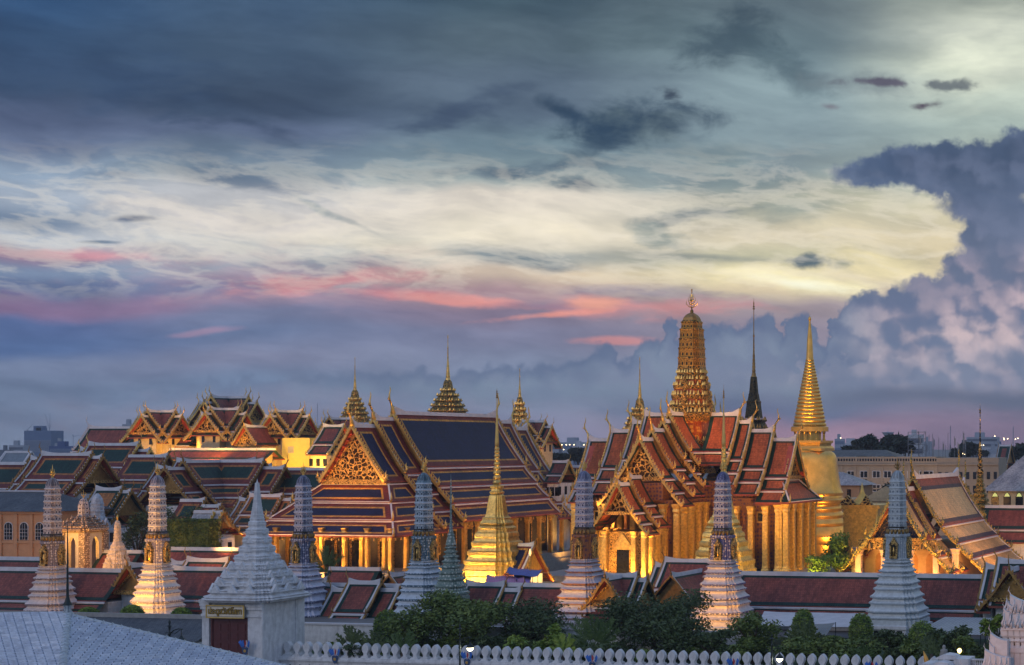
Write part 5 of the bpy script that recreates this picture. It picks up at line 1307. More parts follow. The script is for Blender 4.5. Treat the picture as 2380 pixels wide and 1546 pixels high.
def emblem(px, label, fr=None, py=None):
    fr = fr or WF; x = fr.lx(px, -.3); z0 = WZ-.1 if py is None else fr.z(py, x, -.3)
    t = empty('shield_emblem', label, 'emblem', fr.o+Vector((x*fr.c-.3*fr.s, -x*fr.s-.3*fr.c, z0)), -fr.th, 'blue shield emblems with small flags fixed to the wall')
    q = MB(); pts = [(-.36,.25),(-.2,.34),(0,.28),(.2,.34),(.36,.25),(.33,-.15),(.18,-.42),(0,-.58),(-.18,-.42),(-.33,-.15)]
    q.prism([(a,0,b) for a, b in pts], (0,.08,0)); q.build('shield', mat('shield_blue', (.03,.07,.16), .5), t)
    q = MB(); q.lathe(circle(10), [(.17,0),(.17,.03),(.10,.04)]); o = q.build('crest', mat('shield_gold', (.5,.30,.08), .5, .3), t); o.rotation_euler = (R(90),0,0); o.location = (0,-.01,-.05)
    for dx, c in ((-.36,'flag_blue'),(-.14,'flag_blue'),(.12,'flag_white'),(0,'flag_red'),(.34,'flag_blue')):
        mm = {'flag_blue': (.04,.16,.55), 'flag_white': (.6,.6,.62), 'flag_red': (.5,.05,.06)}[c]
        q = MB(); q.tube([(dx*.3,.02,.2),(dx*1.4,.0,1.15)], .015, 4); a = Vector((dx*.75,0,.5)); b = Vector((dx*1.4,0,1.15)); s_ = .22 if dx >= 0 else -.22
        q.prism([a, b, b+Vector((s_,-.1,-.25)), a+Vector((s_*.8,.06,-.22))], (0,.015,0)); q.build('flag', mat(c, mm, .7), t)
emblem(778, 'shield emblem with flags, leftmost on the merlon wall'); emblem(1085, 'shield emblem with flags beside the lit lamp near the wall middle')
emblem(1376, 'shield emblem with flags below the fan palm'); emblem(1704, 'shield emblem with flags left of the right-hand lamp'); emblem(2026, 'shield emblem with flags, rightmost on the merlon wall')
emblem(569, 'shield emblem with flags on the gate beside its door', Fr(609, 173.6), 1512)

# ------------------------------------------------------------------ street lamps before the wall
def street_lamp(px, Y, ptop, lx_, ly_, label, lit=True):
    S = Y/F; t = empty('street_lamp', label, 'street lamp', (xat(px,Y), Y, 0), -TH, 'ornate iron street lamps')
    z = lambda y: H-(y-HY)*S; zt = z(ptop); dx = (lx_-px)*S; zl = z(ly_)
    q = MB(); q.lathe(circle(10), [(.22,0),(.22,.4),(.14,.7),(.10,1.2),(.085,zt-2.4),(.14,zt-2.3),(.10,zt-2.0),(.07,zt-1.2),(.13,zt-1.1),(.05,zt-.9),(.09,zt-.55),(.24,zt-.5),(.05,zt-.4),(.09,zt-.2),(.01,zt)]); q.build('pole', M_('iron'), t, smooth=True, angle=40)
    q = MB(); za = zl+.95; q.tube([(0,0,za-.35),(dx*.4,0,za-.05),(dx*.8,0,za+.05),(dx*1.15,0,za+.02)], [.05,.045,.04,.03], 6); q.tube([(-dx*.35,0,za-.3),(0,0,za-.25),(dx*.5,0,za-.3),(dx*.9,0,za-.02)], .03, 5); q.tube([(dx,0,za),(dx,0,zl+.5)], .03, 5); q.build('bracket', M_('iron'), t)
    q = MB(); q.lathe(circle(14), [(.34,zl),(.36,zl+.05),(.28,zl+.22),(.14,zl+.34),(.06,zl+.5)], dx, 0); sh = q.build('lamp_shade', M_('iron'), t, smooth=True, angle=40)
    q = MB(); q.lathe(circle(14), [(.02,zl-.34),(.16,zl-.27),(.27,zl-.14),(.31,zl-.01)], dx, 0)
    gl = mat('lamp_glass_lit', (.9,.9,.85), .3, emit=(1.0,.90,.58,7.0)) if lit else M_('glass_dark'); q.build('globe', gl, t, smooth=True)
    if lit:
        d = bpy.data.lights.new('lamp_light', 'POINT'); d.energy = 160; d.color = (1,.93,.75); d.shadow_soft_size = .3
        o = bpy.data.objects.new('lamp_light', d); C.objects.link(o); o.parent = t; o.location = (dx, 0, zl-.45)
street_lamp(1069, 150, 1449, 1095, 1505, 'lit street lamp before the middle of the merlon wall')
street_lamp(1794, 150, 1472, 1813, 1530, 'lit street lamp before the right half of the merlon wall')
street_lamp(394, 120, 1440, 425, 1492, 'unlit street lamp behind the white tiled roof', False)

# ------------------------------------------------------------------ white tiled hip roof in the foreground
def near_roof():
    A = Vector((xat(157,60), 60, zat(1431,60))); B = Vector((xat(138,53), 53, zat(1640,53))); Cc = Vector((xat(740,60.5), 60.5, zat(1570,60.5)))
    D = Vector((xat(-330,60), 60, zat(1433,60))); E = Vector((xat(-420,53), 53, zat(1650,53)))
    t = empty('white_tiled_roof', 'pale grey-white tiled hip roof in the near left corner', 'roof', (A.x, A.y, 0))
    o0 = Vector((A.x, A.y, 0)); A, B, Cc, D, E = [p-o0 for p in (A, B, Cc, D, E)]
    rnd = random.Random(3)
    def face(apex, apex2, e0, e1, tw=.335, th=.215):
        """tiles in courses parallel to the eave e0-e1; the sides run to the apex (or ridge apex-apex2)"""
        q = MB(); n = (e1-e0).cross(apex-e0).normalized()
        if n.z < 0: n = -n
        u = (e1-e0).normalized(); v = n.cross(u).normalized()
        if v.z < 0: v = -v
        Hh = (apex-e0).dot(v); ua = (apex-e0).dot(u); ub = (apex2-e0).dot(u); Lb = (e1-e0).length
        rows = int(Hh/th)
        for r in range(rows+1):
            y = r*th; f = min(1, y/Hh); f2 = min(1, (y+th)/Hh)
            x0, x1 = ua*f, Lb+(ub-Lb)*f; off = (tw/2 if r % 2 else 0); k = int(x0/tw)-1
            while k*tw+off < x1:
                a = max(k*tw+off, x0)+.024; b = min((k+1)*tw+off, x1)-.024; k += 1
                if b-a < .03: continue
                j = rnd.uniform(-.006,.006); lo = .11+j; hi = .012
                P = lambda xx, yy, h: e0+u*xx+v*yy+n*h
                y1 = min(y+th+.03, Hh)
                q.v += [tuple(P(a,y+.004,lo)), tuple(P(b,y+.004,lo)), tuple(P(b,y1,hi)), tuple(P(a,y1,hi)), tuple(P(a,y+.004,0)), tuple(P(b,y+.004,0))]
                c = len(q.v)-6; mi = 0 if rnd.random() < .6 else (1 if rnd.random() < .7 else 2)
                q.face((c,c+1,c+2,c+3), mi); q.face((c+4,c+5,c+1,c), mi); q.face((c+4,c,c+3), mi); q.face((c+1,c+5,c+2), mi)
        q.poly([e0, e1, apex2, apex] if (apex-apex2).length > .1 else [e0, e1, apex], 3)
        return q
    ms = [mat('tile_white_a', (.66,.71,.78), .5, var=.1, vscale=6), mat('tile_white_b', (.58,.63,.71), .55, var=.12, vscale=6), mat('tile_white_c', (.76,.79,.84), .45, var=.1, vscale=6), mat('tile_gap', (.03,.03,.035), .8)]
    face(A, A, B, Cc).build('roof_face', ms, t); face(D, A, E, B).build('roof_face', ms, t)
    back = MB(); bk = Vector((A.x+1, A.y+8, A.z-5.0)); back.poly([A, Cc, Cc+Vector((0,7,-4.5)), bk]); back.poly([D, A, bk, bk+Vector((-9,0,0))]); back.build('roof_back', ms[1], t)
    def caps(p0, p1, r=.115, step=.33):
        q = MB(); L = (p1-p0).length; n = int(L/step); d = (p1-p0)/n
        for i in range(n): q.tube([p0+d*i+Vector((0,0,.03)), p0+d*(i+.86)+Vector((0,0,.015)), p0+d*(i+1.06)+Vector((0,0,.05))], [r*.86, r, r*1.12], 8)
        return q
    mc = mat('cap_white', (.78,.80,.84), .5, bump=(8,.3,.02), var=.12, vscale=5)
    caps(A, B, .14).build('hip_cap', mc, t, smooth=True, angle=50); caps(A, Cc, .10).build('hip_cap', mc, t, smooth=True, angle=50); caps(D, A, .10).build('ridge_cap', mc, t, smooth=True, angle=50)
    q = MB(); q.lathe(circle(10), [(.22,-.05),(.2,.1),(.12,.2),(.10,.32),(.16,.38),(.05,.42)], 0, 0); o = q.build('finial_base', mc, t, smooth=True); o.location = (0,0,A.z)
    q = MB(); q.lathe(circle(10), [(.17,.40),(.10,.52),(.05,.7),(.035,1.3),(.028,2.3),(.015,3.2),(.004,3.6)]); o = q.build('rod', M_('iron'), t, smooth=True); o.location = (0,0,A.z)
    q = MB(); e = [B+Vector((0,0,-.1)), Cc+Vector((0,0,-.1)), Cc+Vector((-2,4,-.1)), E+Vector((0,10,-.1)), E+Vector((0,0,-.1))]
    q.prism([Vector((p.x,p.y,0)) for p in e], (0,0,min(p.z for p in e)-2.0)); q.build('building_below', M_('white'), t)
near_roof()
# low annexes behind the near roof and the garden wall left of the gate
q = MB(); fr = Fr(460, 186); t = at('annexe', 'low annexe with grey ribbed tiled roof left of the white gate', 'annexe', fr)
a, b = fr.lx(-100), fr.lx(472); q.panel((a,4,4.2),(b,4,4.2),(b,-1,2.2),(a,-1,2.2), (.2,.1,.1), 0, (0,0,0)); q.build('roof_tiles', M_('grey_tile'), t)
q = MB(); q.box(a, b, -.6, 4, 0, 2.0); q.build('wall', M_('white'), t); q = MB(); q.box(a, b, 4.0, 4.4, 0, fr.z(1439)); q.build('parapet', M_('stone'), t)

lamp(xat(800,238), 238, 9, xat(850,246), 246, 5, 900, ang=120); lamp(xat(1500,236), 236, 10, xat(1560,246), 246, 5, 1500, ang=120); lamp(xat(470,244), 244, 10, xat(470,256), 258, 6, 1500, ang=130)

fr = Fr(700, Yw(700,178)); t = at('garden_wall', 'plain white inner wall glimpsed between the garden trees', 'wall', fr); L = fr.lx(1780)
q = MB(); q.box(0, L, 0, .5, 0, 3.0); q.build('wall_body', M_('white'), t); q = MB(); q.box(-.1, L+.1, -.12, .62, 3.0, 3.22); q.build('coping', M_('white_trim'), t)

gallery('small navy and maroon roof with white edges right of the golden chedi', 1215, 262, [(1196,1242,1266,'1')], group=None, style='navy', scale=1.15)

# ------------------------------------------------------------------ halls with green tiled roofs on the left
LP = [((0,0),(3.8,-4.4)), ((3.85,-4.8),(6.3,-7.0)), ((6.35,-7.35),(8.3,-8.9))]
def xhall(label, px0, Y0, secs, style='green', prof=LP, k=1.0, barge='gold_dim', cho=2.2, bw=(1.0,.9,.85), wall='white', cat='temple hall', group='green tiled halls left of the navy roof', pedi=None, windows=True, axis='x', teeth=True):
    """secs: (px_left, px_right, ridge py, ends, tiers), ridge across the view"""
    fr = Fr(px0, Y0); t = at('roofed_hall', label, cat, fr, group); b = [1e9, -1e9, 0]
    for (a, c, py, ends, nt) in secs:
        la, lb = fr.lx(a), fr.lx(c); zz = fr.z(py, (la+lb)/2); b = [min(b[0], la), max(b[1], lb), max(b[2], zz)]
        pr = [((p[0][0]*k, p[0][1]*k+zz), (p[1][0]*k, p[1][1]*k+zz)) for p in prof[:nt]]
        hall_roof(t, pr, [(la, lb, 0, 0, nt, ends)], style, axis='x', cho=cho*k, fl=.95*k, bw=tuple(v*k for v in bw), barge=barge, bargew=.36, sag=.2, teeth=teeth, verge=.28, pedi=pedi)
    zw = b[2]+prof[-1][0][1]*k; w = prof[-1][0][0]*k*.92
    q = MB(); q.box(b[0]+.7, b[1]-.7, -w, w, 0, zw); q.build('wall', M_(wall), t)
    if windows:
        n = 3
        for i in range(n):
            y = -w+2*w*(i+.5)/n; q = MB(); q.box(b[1]-.72, b[1]-.64, y-.45, y+.45, zw-2.4, zw-.7); q.build('window', M_('glass_dark'), t)
            x = b[0]+(b[1]-b[0])*(i+.5)/n; q = MB(); q.box(x-.5, x+.5, -w-.06, -w+.02, zw-2.6, zw-.8); q.build('window', M_('glass_dark'), t)
    return t, fr
def cross(label, px, Y, r, zr, k, style='palace', steps=((0,0),(1.5,1.2)), barge='gold', cho=2.6, drop=LP, nt=2, pedi='gold_carved', wall='wall_cream', group='cross-shaped palace roofs', bw=(.85,.75,.7), zw=None, name='cross_hall'):
    fr = Fr(px, Y); t = at(name, label, 'palace', fr, group)
    for w in range(4):
        g = bpy.data.objects.new('wing', None); C.objects.link(g); g.parent = t; g.rotation_euler = (0,0,w*math.pi/2)
        for i, (dr, dz) in enumerate(steps):
            R0 = r+dr*(1 if i else 0); z = zr-dz; a = -R0; b = -(r+(steps[i-1][0] if i > 1 else 0))+.1 if i else 0.0
            pr = [((p[0][0]*k, p[0][1]*k+z), (p[1][0]*k, p[1][1]*k+z)) for p in drop[:nt]]
            if not i: b = -pr[0][0][0]
            # inner wings start at the crossing: their slopes meet in the valleys
            hall_roof(g, pr, [(a, b, 0, 0, nt, '0')], style, cho=cho*k, fl=1.0*k, bargew=.42*k, bw=tuple(v*k for v in bw), barge=barge, sag=.16*k, verge=.25, pedi=pedi if i == len(steps)-1 else None)
        rr = r+(steps[-1][0] if len(steps) > 1 else 0)-1.2; zz = zr+drop[nt-1][0][1]*k-steps[-1][1]
        hw_ = drop[nt-1][0][0]*k*.85; q = MB(); q.box(-hw_, hw_, -rr, 0, 0, zz); q.build('wall', M_(wall), g)
        for x in (-hw_*.5, hw_*.5): q = MB(); q.box(x-.4, x+.4, -rr-.05, -rr+.02, zz-2.6, zz-.9); q.build('window', M_('glass_dark'), g)
    return t, fr
xhall('far left green tiled roof cut off by the picture edge', 20, 305, [(-160,70,1077,'',3)])
xhall('nearest big green tiled roof above the pale pink prang, dark gable at its right', 150, 300, [(98,214,1056,'01',3),(73,99,1066,'0',3),(213,238,1063,'1',2)], pedi='gold_dim')
xhall('green tiled roof rising behind the nearest big one', 270, 332, [(207,323,1033,'01',3),(188,208,1045,'0',3),(322,349,1047,'1',2)], barge='gold')
xhall('narrow green roof tucked behind the floodlit prang', 370, 322, [(300,391,1060,'1',3)])
xhall('long green roof passing behind the lavender prang toward the pediment', 700, 312, [(650,800,1090,'',3)])
xhall('small green roof edged in maroon above the white gate spire', 620, 285, [(581,657,1152,'01',3),(557,582,1161,'0',3),(656,681,1161,'1',2)], k=.72, style='green', bw=(.5,.45,.45))
xhall('low green and maroon roof with its gable end above the clipped hedge', 455, 280, [(420,477,1163,'1',2)], k=.8)
xhall('small ridged maroon roof between the hedge and the white spire', 495, 276, [(470,514,1176,'1',2)], k=.7)
xhall('pale grey tiled roof with gilded gable edges by the hedge', 480, 268, [(452,500,1189,'1',1),(499,518,1190,'1',1)], k=.62, style='pale', barge='gold', cho=1.2)
xhall('green bordered roof with orange tiles behind the white stone prang', 250, 290, [(224,284,1137,'01',2),(282,305,1143,'1',2)], k=.95, style='orangeg', barge='gold_dim')
xhall('weathered tin gable roof beyond the green roofs', 45, 350, [(14,72,1050,'01',1)], k=1.0, style='tin', barge='white_trim', cho=.01, windows=False, cat='roof', group=None, teeth=False)
t, fr = cross('green tiled cross-shaped hall with valley facing the viewer', 512, 312, 9.6, 21.9, .95, 'green', ((0,0),(4.6,1.3)), 'gold_dim', 2.4, LP, 3, 'gold_dim', 'white', 'green tiled halls left of the navy roof', (1.15,1.0,1.0))
# palace of three cross roofs behind
xhall('long red roof with upswept left end behind the palace crosses', 260, 420, [(207,330,994,'0',2)], style='palace', prof=[((0,0),(5.2,-6.0)),((5.3,-6.4),(7,-7.6))], barge='white_trim', cho=3, group='red tiled palace roofs', windows=False)
c1 = cross('left cross-shaped red palace roof with floodlit gable', 373, 405, 4.3, 33.6, .95, steps=((0,0),(1.9,1.3)))
c2 = cross('middle cross-shaped red palace roof in the front row', 520, 405, 4.5, 34.2, .95, steps=((0,0),(1.9,1.3)))
c3 = cross('rear tallest cross-shaped red palace roof', 530, 440, 6.3, 38.2, 1.1, steps=((0,0),(2.6,1.6)))
c4 = cross('right cross-shaped red palace roof beside the bright yellow wall', 668, 405, 4.3, 33.6, .95, steps=((0,0),(1.9,1.3)))
xhall('linking red palace roof between the crosses on the left', 430, 408, [(395,470,993,'',2)], style='palace', group='red tiled palace roofs', barge='gold', windows=False, wall='wall_cream', prof=[((0,0),(4.4,-4.6)),((4.45,-4.8),(4.6,-4.9))])
xhall('linking red palace roof between the crosses on the right', 610, 408, [(566,645,993,'',2)], style='palace', group='red tiled palace roofs', barge='gold', windows=False, wall='wall_cream', prof=[((0,0),(4.4,-4.6)),((4.45,-4.8),(4.6,-4.9))])
xhall('low red verandah roof in front of the palace crosses', 540, 392, [(395,640,1044,'',1)], style='palace', group='red tiled palace roofs', barge='gold', windows=False, wall='wall_cream', prof=[((0,0),(3.4,-2.4))], teeth=False)
fr = Fr(590, 396); t = at('gable_porch', 'small floodlit palace porch with gold pediment between two crosses', 'palace', fr, 'red tiled palace roofs'); z0 = fr.z(991)
hall_roof(t, [((0,z0),(3.3,z0-4.6))], [(-3.4,6,0,0,1,'0')], 'palace', cho=2.2, fl=1.0, bargew=.36, bw=(.7,.6,.6), pedi='gold_carved', sag=.1)
q = MB(); q.box(-2.8,2.8,-2.2,6,0,z0-4.5); q.build('wall', M_('wall_cream'), t)
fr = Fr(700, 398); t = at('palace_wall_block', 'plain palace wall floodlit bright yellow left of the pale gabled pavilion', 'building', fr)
q = MB(); q.box(fr.lx(662), fr.lx(726), -1, 7, 0, fr.z(1018)); q.build('wall', mat('wall_floodlit_yellow', (.62,.50,.14), .7, var=.06), t)  # pale wall; the floodlight's yellow is put into its base colour
for px in (676,): x = fr.lx(px, -1); q = MB(); q.box(x-.8, x+.8, -1.06, -.98, fr.z(1053), fr.z(1038)); q.build('window', M_('concrete'), t)
cross('small green and red cross roof with cream walls beside the gilded spire', 790, 418, 4.2, 32.0, .9, 'palace', ((0,0),(2.4,2.2)), barge='gold', nt=2)
xhall('cream walled pavilion with dark green roof and lit gable left of the navy roof', 775, 395, [(752,800,990,'01',2)], style='palace', group='red tiled palace roofs', barge='gold', wall='wall_cream', pedi='gold_carved')
for px, Y, zz, tp, p in [(340,385,20,(373,405,28),9000),(470,383,22,(500,405,30),14000),(560,383,20,(590,396,27),9000),(640,385,20,(668,405,27),9000),(700,380,14,(705,397,24),9000),(735,384,18,(700,400,30),9000),(300,385,20,(322,400,28),8000),(450,398,24,(420,408,28),4000),(760,380,18,(780,396,26),9000),(600,396,24,(625,408,27),4000),(620,370,30,(540,420,32),9000)]:
    lamp(xat(px,Y), Y, zz, xat(tp[0],tp[1]), tp[1], tp[2], p*.8, ang=110, col=(1,.70,.06) if px == 700 else (1,.47,.07))
# small gabled pavilion behind the right end of the navy roof
cross('small red and green gabled pavilion at the right end of the navy roof', 1240, 400, 3.2, 31.0, .75, 'palace', ((0,0),(1.8,1.4)), barge='gold', group='roofs between the two big halls')
xhall('low dark roof with gilded gable seen between the two big halls', 1290, 330, [(1285,1322,1073,'1',2)], k=.6, style='palace', barge='gold', group='roofs between the two big halls')
xhall('green roof just above the violet prang between the big halls', 1330, 345, [(1318,1400,1084,'',2)], k=.8, style='greenr', barge='gold', group='roofs between the two big halls')
lamp(xat(1270,385), 385, 16, xat(1245,400), 400, 26, 7000, ang=110)

# ------------------------------------------------------------------ classical building at the far left
fr = Fr(60, 275); t = at('classical_building', 'ochre classical building with arched windows and dark slate hip roof at the left edge', 'building', fr)
a, b = fr.lx(-160), fr.lx(118); ze = fr.z(1190); D = 12
q = MB(); q.box(a, b, 0, D, 0, ze); q.box(a, b+.4, -.4, D, ze-.3, ze+.05); q.box(a, b+.2, -.2, D, ze-5.4, ze-5.0)
for i in range(12): x = b-.6-i*3.1; q.box(x-.3, x+.3, -.25, 0, 0, ze-.4)
q.build('wall', M_('stucco_ochre'), t)
q = MB(); zr = fr.z(1146); q.panel((a,D*.5,zr),(b-5,D*.5,zr),(b+.9,-.8,ze+.1),(a,-.8,ze+.1),(.2,.2,.2),0,(0,0,0)); q.panel((b-5,D*.5,zr),(b-5,D*.5+.1,zr),(b+.9,D+.8,ze+.1),(b+.9,-.8,ze+.1),(.2,.2,.2),0,(0,0,0)); q.build('roof', M_('grey_tile'), t)
q = MB(); q.tube([(b-5,D*.5,zr+.1),(b+.9,-.8,ze+.2)], .16, 6); q.tube([(a,D*.5,zr+.1),(b-5,D*.5,zr+.1)], .16, 6); q.build('hip_cap', M_('white_trim'), t)
for i in range(8):
    x = b-2.15-i*3.1; zb = ze-3.9; q = MB(); pts = [(.75*math.cos(A), 1.3+.75*math.sin(A)) for A in [math.pi*j/8 for j in range(9)]]+[(-.75,-.9),(.75,-.9)]
    q.prism([(x+p[0]*1.16, -.10, zb+p[1]*1.06) for p in pts], (0,.12,0)); f = q.build('window_frame', M_('white_trim'), t)
    q = MB(); q.prism([(x+p[0], -.14, zb+p[1]) for p in pts], (0,.1,0)); q.build('pane', M_('glass_dark'), f)
    q = MB()
    for dx in (-.25,.25): q.box(x+dx-.02, x+dx+.02, -.18, -.13, zb-.9, zb+1.9)
    for dz in (-.3,.3,.9): q.box(x-.75, x+.75, -.18, -.13, zb+dz, zb+dz+.05)
    q.build('glazing_bars', M_('white_trim'), f)
lamp(xat(20,258), 258, 3, xat(40,275), 275, 10, 2600, ang=130, col=(1,.45,.12))

# ------------------------------------------------------------------ right-hand hall with sand coloured roof
def right_hall():
    fr = Fr(2122, 268); t = at('sand_roof_hall', 'hall with glossy sand coloured roof edged violet and red at the right', 'temple', fr)
    z = lambda y, dl=0: fr.z(y, 0, dl)
    zr = z(1110)
    prof = [((0,zr),(4.9,zr-8.0)), ((4.95,zr-8.4),(7.5,zr-10.9)), ((7.55,zr-11.3),(10.0,zr-13.4)), ((10.05,zr-13.8),(12.8,zr-16.0))]
    hall_roof(t, prof, [(0,27.5,0,0,4,'01'), (-4.2,.1,1.9,.4,3,'0'), (27.4,32,1.9,.4,3,'1')], 'sand', cho=4.6, fl=1.6, bargew=.55, bw=(.4,1.7,.35), barge='gold_green2', sag=.28, pedi='none')
    for y, w, z0, h in ((-5.6,4.4,z(1243),7.6),):
        q = MB(); q.prism([(-w,y+.9,z0),(w,y+.9,z0),(w*.5,y+.9,z0+h*.5),(0,y+.9,z0+h),(-w*.5,y+.9,z0+h*.5)], (0,.3,0)); q.build('pediment', mat('gold_blue', (.66,.40,.10), .4, .6, bump=(4,.9,.12), fn=carve_fn((.015,.02,.05), 1.5, .12, .3)), t)
    # stepped porch front in red lacquer with gilded naga rakes
    pr = [((0,z(1140)),(4.6,z(1245))), ((4.7,z(1252)),(7.0,z(1282))), ((7.1,z(1290)),(9.4,z(1318)))]
    hall_roof(t, pr, [(-9.5,-4.2,0,0,3,'0')], 'sand', cho=3.2, fl=2.3, bargew=.7, bw=(.6,.8,.6), barge='gold_green2', sag=.2, pedi='gold_blue')
    q = MB(); q.box(-6.6,6.6,-8.8,-8.3,z(1270),z(1247)); q.build('frieze', M_('gold_fine'), t)
    for x in (-4.6,-1.6,1.6,4.6):
        q = MB(); q.prism([(x-.5,-8.86,z(1268)),(x+.5,-8.86,z(1268)),(x+.5,-8.86,z(1258)),(x,-8.86,z(1250)),(x-.5,-8.86,z(1258))], (0,.05,0)); n = q.build('niche', M_('mosaic_dark'), t)
        q = MB(); q.tube([(x,-8.9,z(1268)),(x,-8.9,z(1262)),(x,-8.9,z(1258)),(x,-8.9,z(1254))], [.24,.16,.12,.03], 6); q.build('figure', M_('gold'), n)
    columns(t, [(x,-8.4) for x in (-6.6,-2.2,2.2,6.6)]+[(x,-4.4) for x in (-8.6,8.6)], 0, z(1270), 1.1, M_('pink_col'))
    q = MB(); q.box(-8,8,-2,28,0,z(1275)); q.build('wall', mat('wall_rose', (.50,.32,.20), .6), t)
    for x in (-4.4,0,4.4):
        q = MB(); pts = [(1.5*math.cos(A), 1.5*math.sin(A)) for A in [math.pi*j/8 for j in range(9)]]+[(-1.5,-3.5),(1.5,-3.5)]
        q.prism([(x+p[0], -2.05, z(1300)+p[1]) for p in pts], (0,.04,0)); q.build('arched_doorway', mat('door_orange', (.42,.20,.08), .6), t)
    for a, b, p in [((-6,-14,2),(-2,-8,9),4200),((6,-14,2),(3,-8,9),4200),((14,-8,2),(9,2,8),4200),((19,-16,9),(6,8,15),13000),((22,4,9),(8,16,12),11000),((0,-6.5,2),(0,-3,6),1500)]: flamp(fr, a, b, p, ang=115)
mat('gold_green2', (.62,.42,.10), .35, .7, bump=(3,.7,.1), fn=carve_fn((.03,.10,.07), 2.4, .25, .6)); mat('pink_col', (.62,.46,.36), .5)
right_hall()
# belfry spire with gilded bulbs behind it
Y = 318; px = 2278; S = Y/F; z = lambda y: H-(y-HY)*S
t = empty('bulb_spire', 'spire of stacked gilded bulbs behind the sand coloured roof', 'spire', (xat(px,Y), Y, 0), -TH)
pf = [(60,1250),(46,1215)]
y = 1212; r = 44
for i in range(9): h = 15-i*.7; pf += [(r*.8, y), (r, y-h*.3), (r*1.0, y-h*.6), (r*.72, y-h*.95)]; y -= h; r *= .80
q = MB(); q.lathe(redent(2,.16), [(a*S*.8, z(b)) for a, b in pf]); q.build('base', M_('gold_green'), t)
sp = [(7,y+2),(9,y-3),(8,y-8),(5,y-13)]; y -= 13
for i in range(4): sp += [(3.6,y),(7-i,y-5),(6-i,y-10),(3.2,y-13)]; y -= 13
sp += [(2.4,y),(1.6,y-25),(1,975),(.8,962),(2.6,959),(1,956),(2,953),(.6,949),(.1,937)]
q = MB(); q.lathe(circle(12), [(a*S, z(b)) for a, b in sp]); q.build('spire', M_('gold_carved'), t, smooth=True, angle=45)
lamp(xat(px,Y)-10, Y-12, 8, xat(px,Y), Y, 16, 4200, ang=90)
# low gilded terrace block and little spires right of the great chedi
fr = Fr(2010, 322); t = at('terrace_porch', 'gilded terrace porch with small pediments beside the great chedi', 'porch', fr); z = lambda y: fr.z(y)
q = MB(); q.box(fr.lx(1968), fr.lx(2048), -2, 6, 0, z(1180)); q.box(fr.lx(1965), fr.lx(2054), -2.4, 6.4, z(1182), z(1173)); q.build('wall', M_('gold_leaf'), t)
for pxx, w in ((1979,3.0),(2022,2.2)):
    x = fr.lx(pxx); q = MB(); q.prism([(x-w*.62,-2.5,z(1173)),(x+w*.62,-2.5,z(1173)),(x,-2.5,z(1150))], (0,.8,0)); q.build('pediment', M_('gold_carved'), t)
for pxx, top, w in ((1996,1122,2.0),):
    x = fr.lx(pxx); q = MB(); q.lathe(circle(12), [(w,z(1172)),(w*.8,z(1164)),(w*.55,z(1158)),(w*.35,z(1150)),(w*.2,z(1143)),(.05,z(top))], x, 2); q.build('spirelet', M_('gold_chedi'), t, smooth=True)
lamp(xat(2080,300), 300, 3, xat(2010,322), 322, 10, 2400, ang=120)
for pxx, Y_, top, bs in ((2038,300,1168,1240),(2073,296,1190,1260)):
    t = empty('gilded_spirelet', 'thin gilded spirelet '+('nearer' if pxx > 2050 else 'farther')+' the naga rakes, right of the great chedi', 'spire', (xat(pxx,Y_), Y_, 0), -TH); S = Y_/F
    zz = lambda y: H-(y-HY)*S; q = MB(); q.lathe(circle(10), [(.9,0),(.9,zz(bs)-.2),(1.1,zz(bs)),(.6,zz(bs-14)),(.5,zz(bs-22)),(.25,zz(bs-38)),(.1,zz(bs-50)),(.03,zz(top))]); q.build('spire', M_('gold_smooth'), t, smooth=True, angle=50)

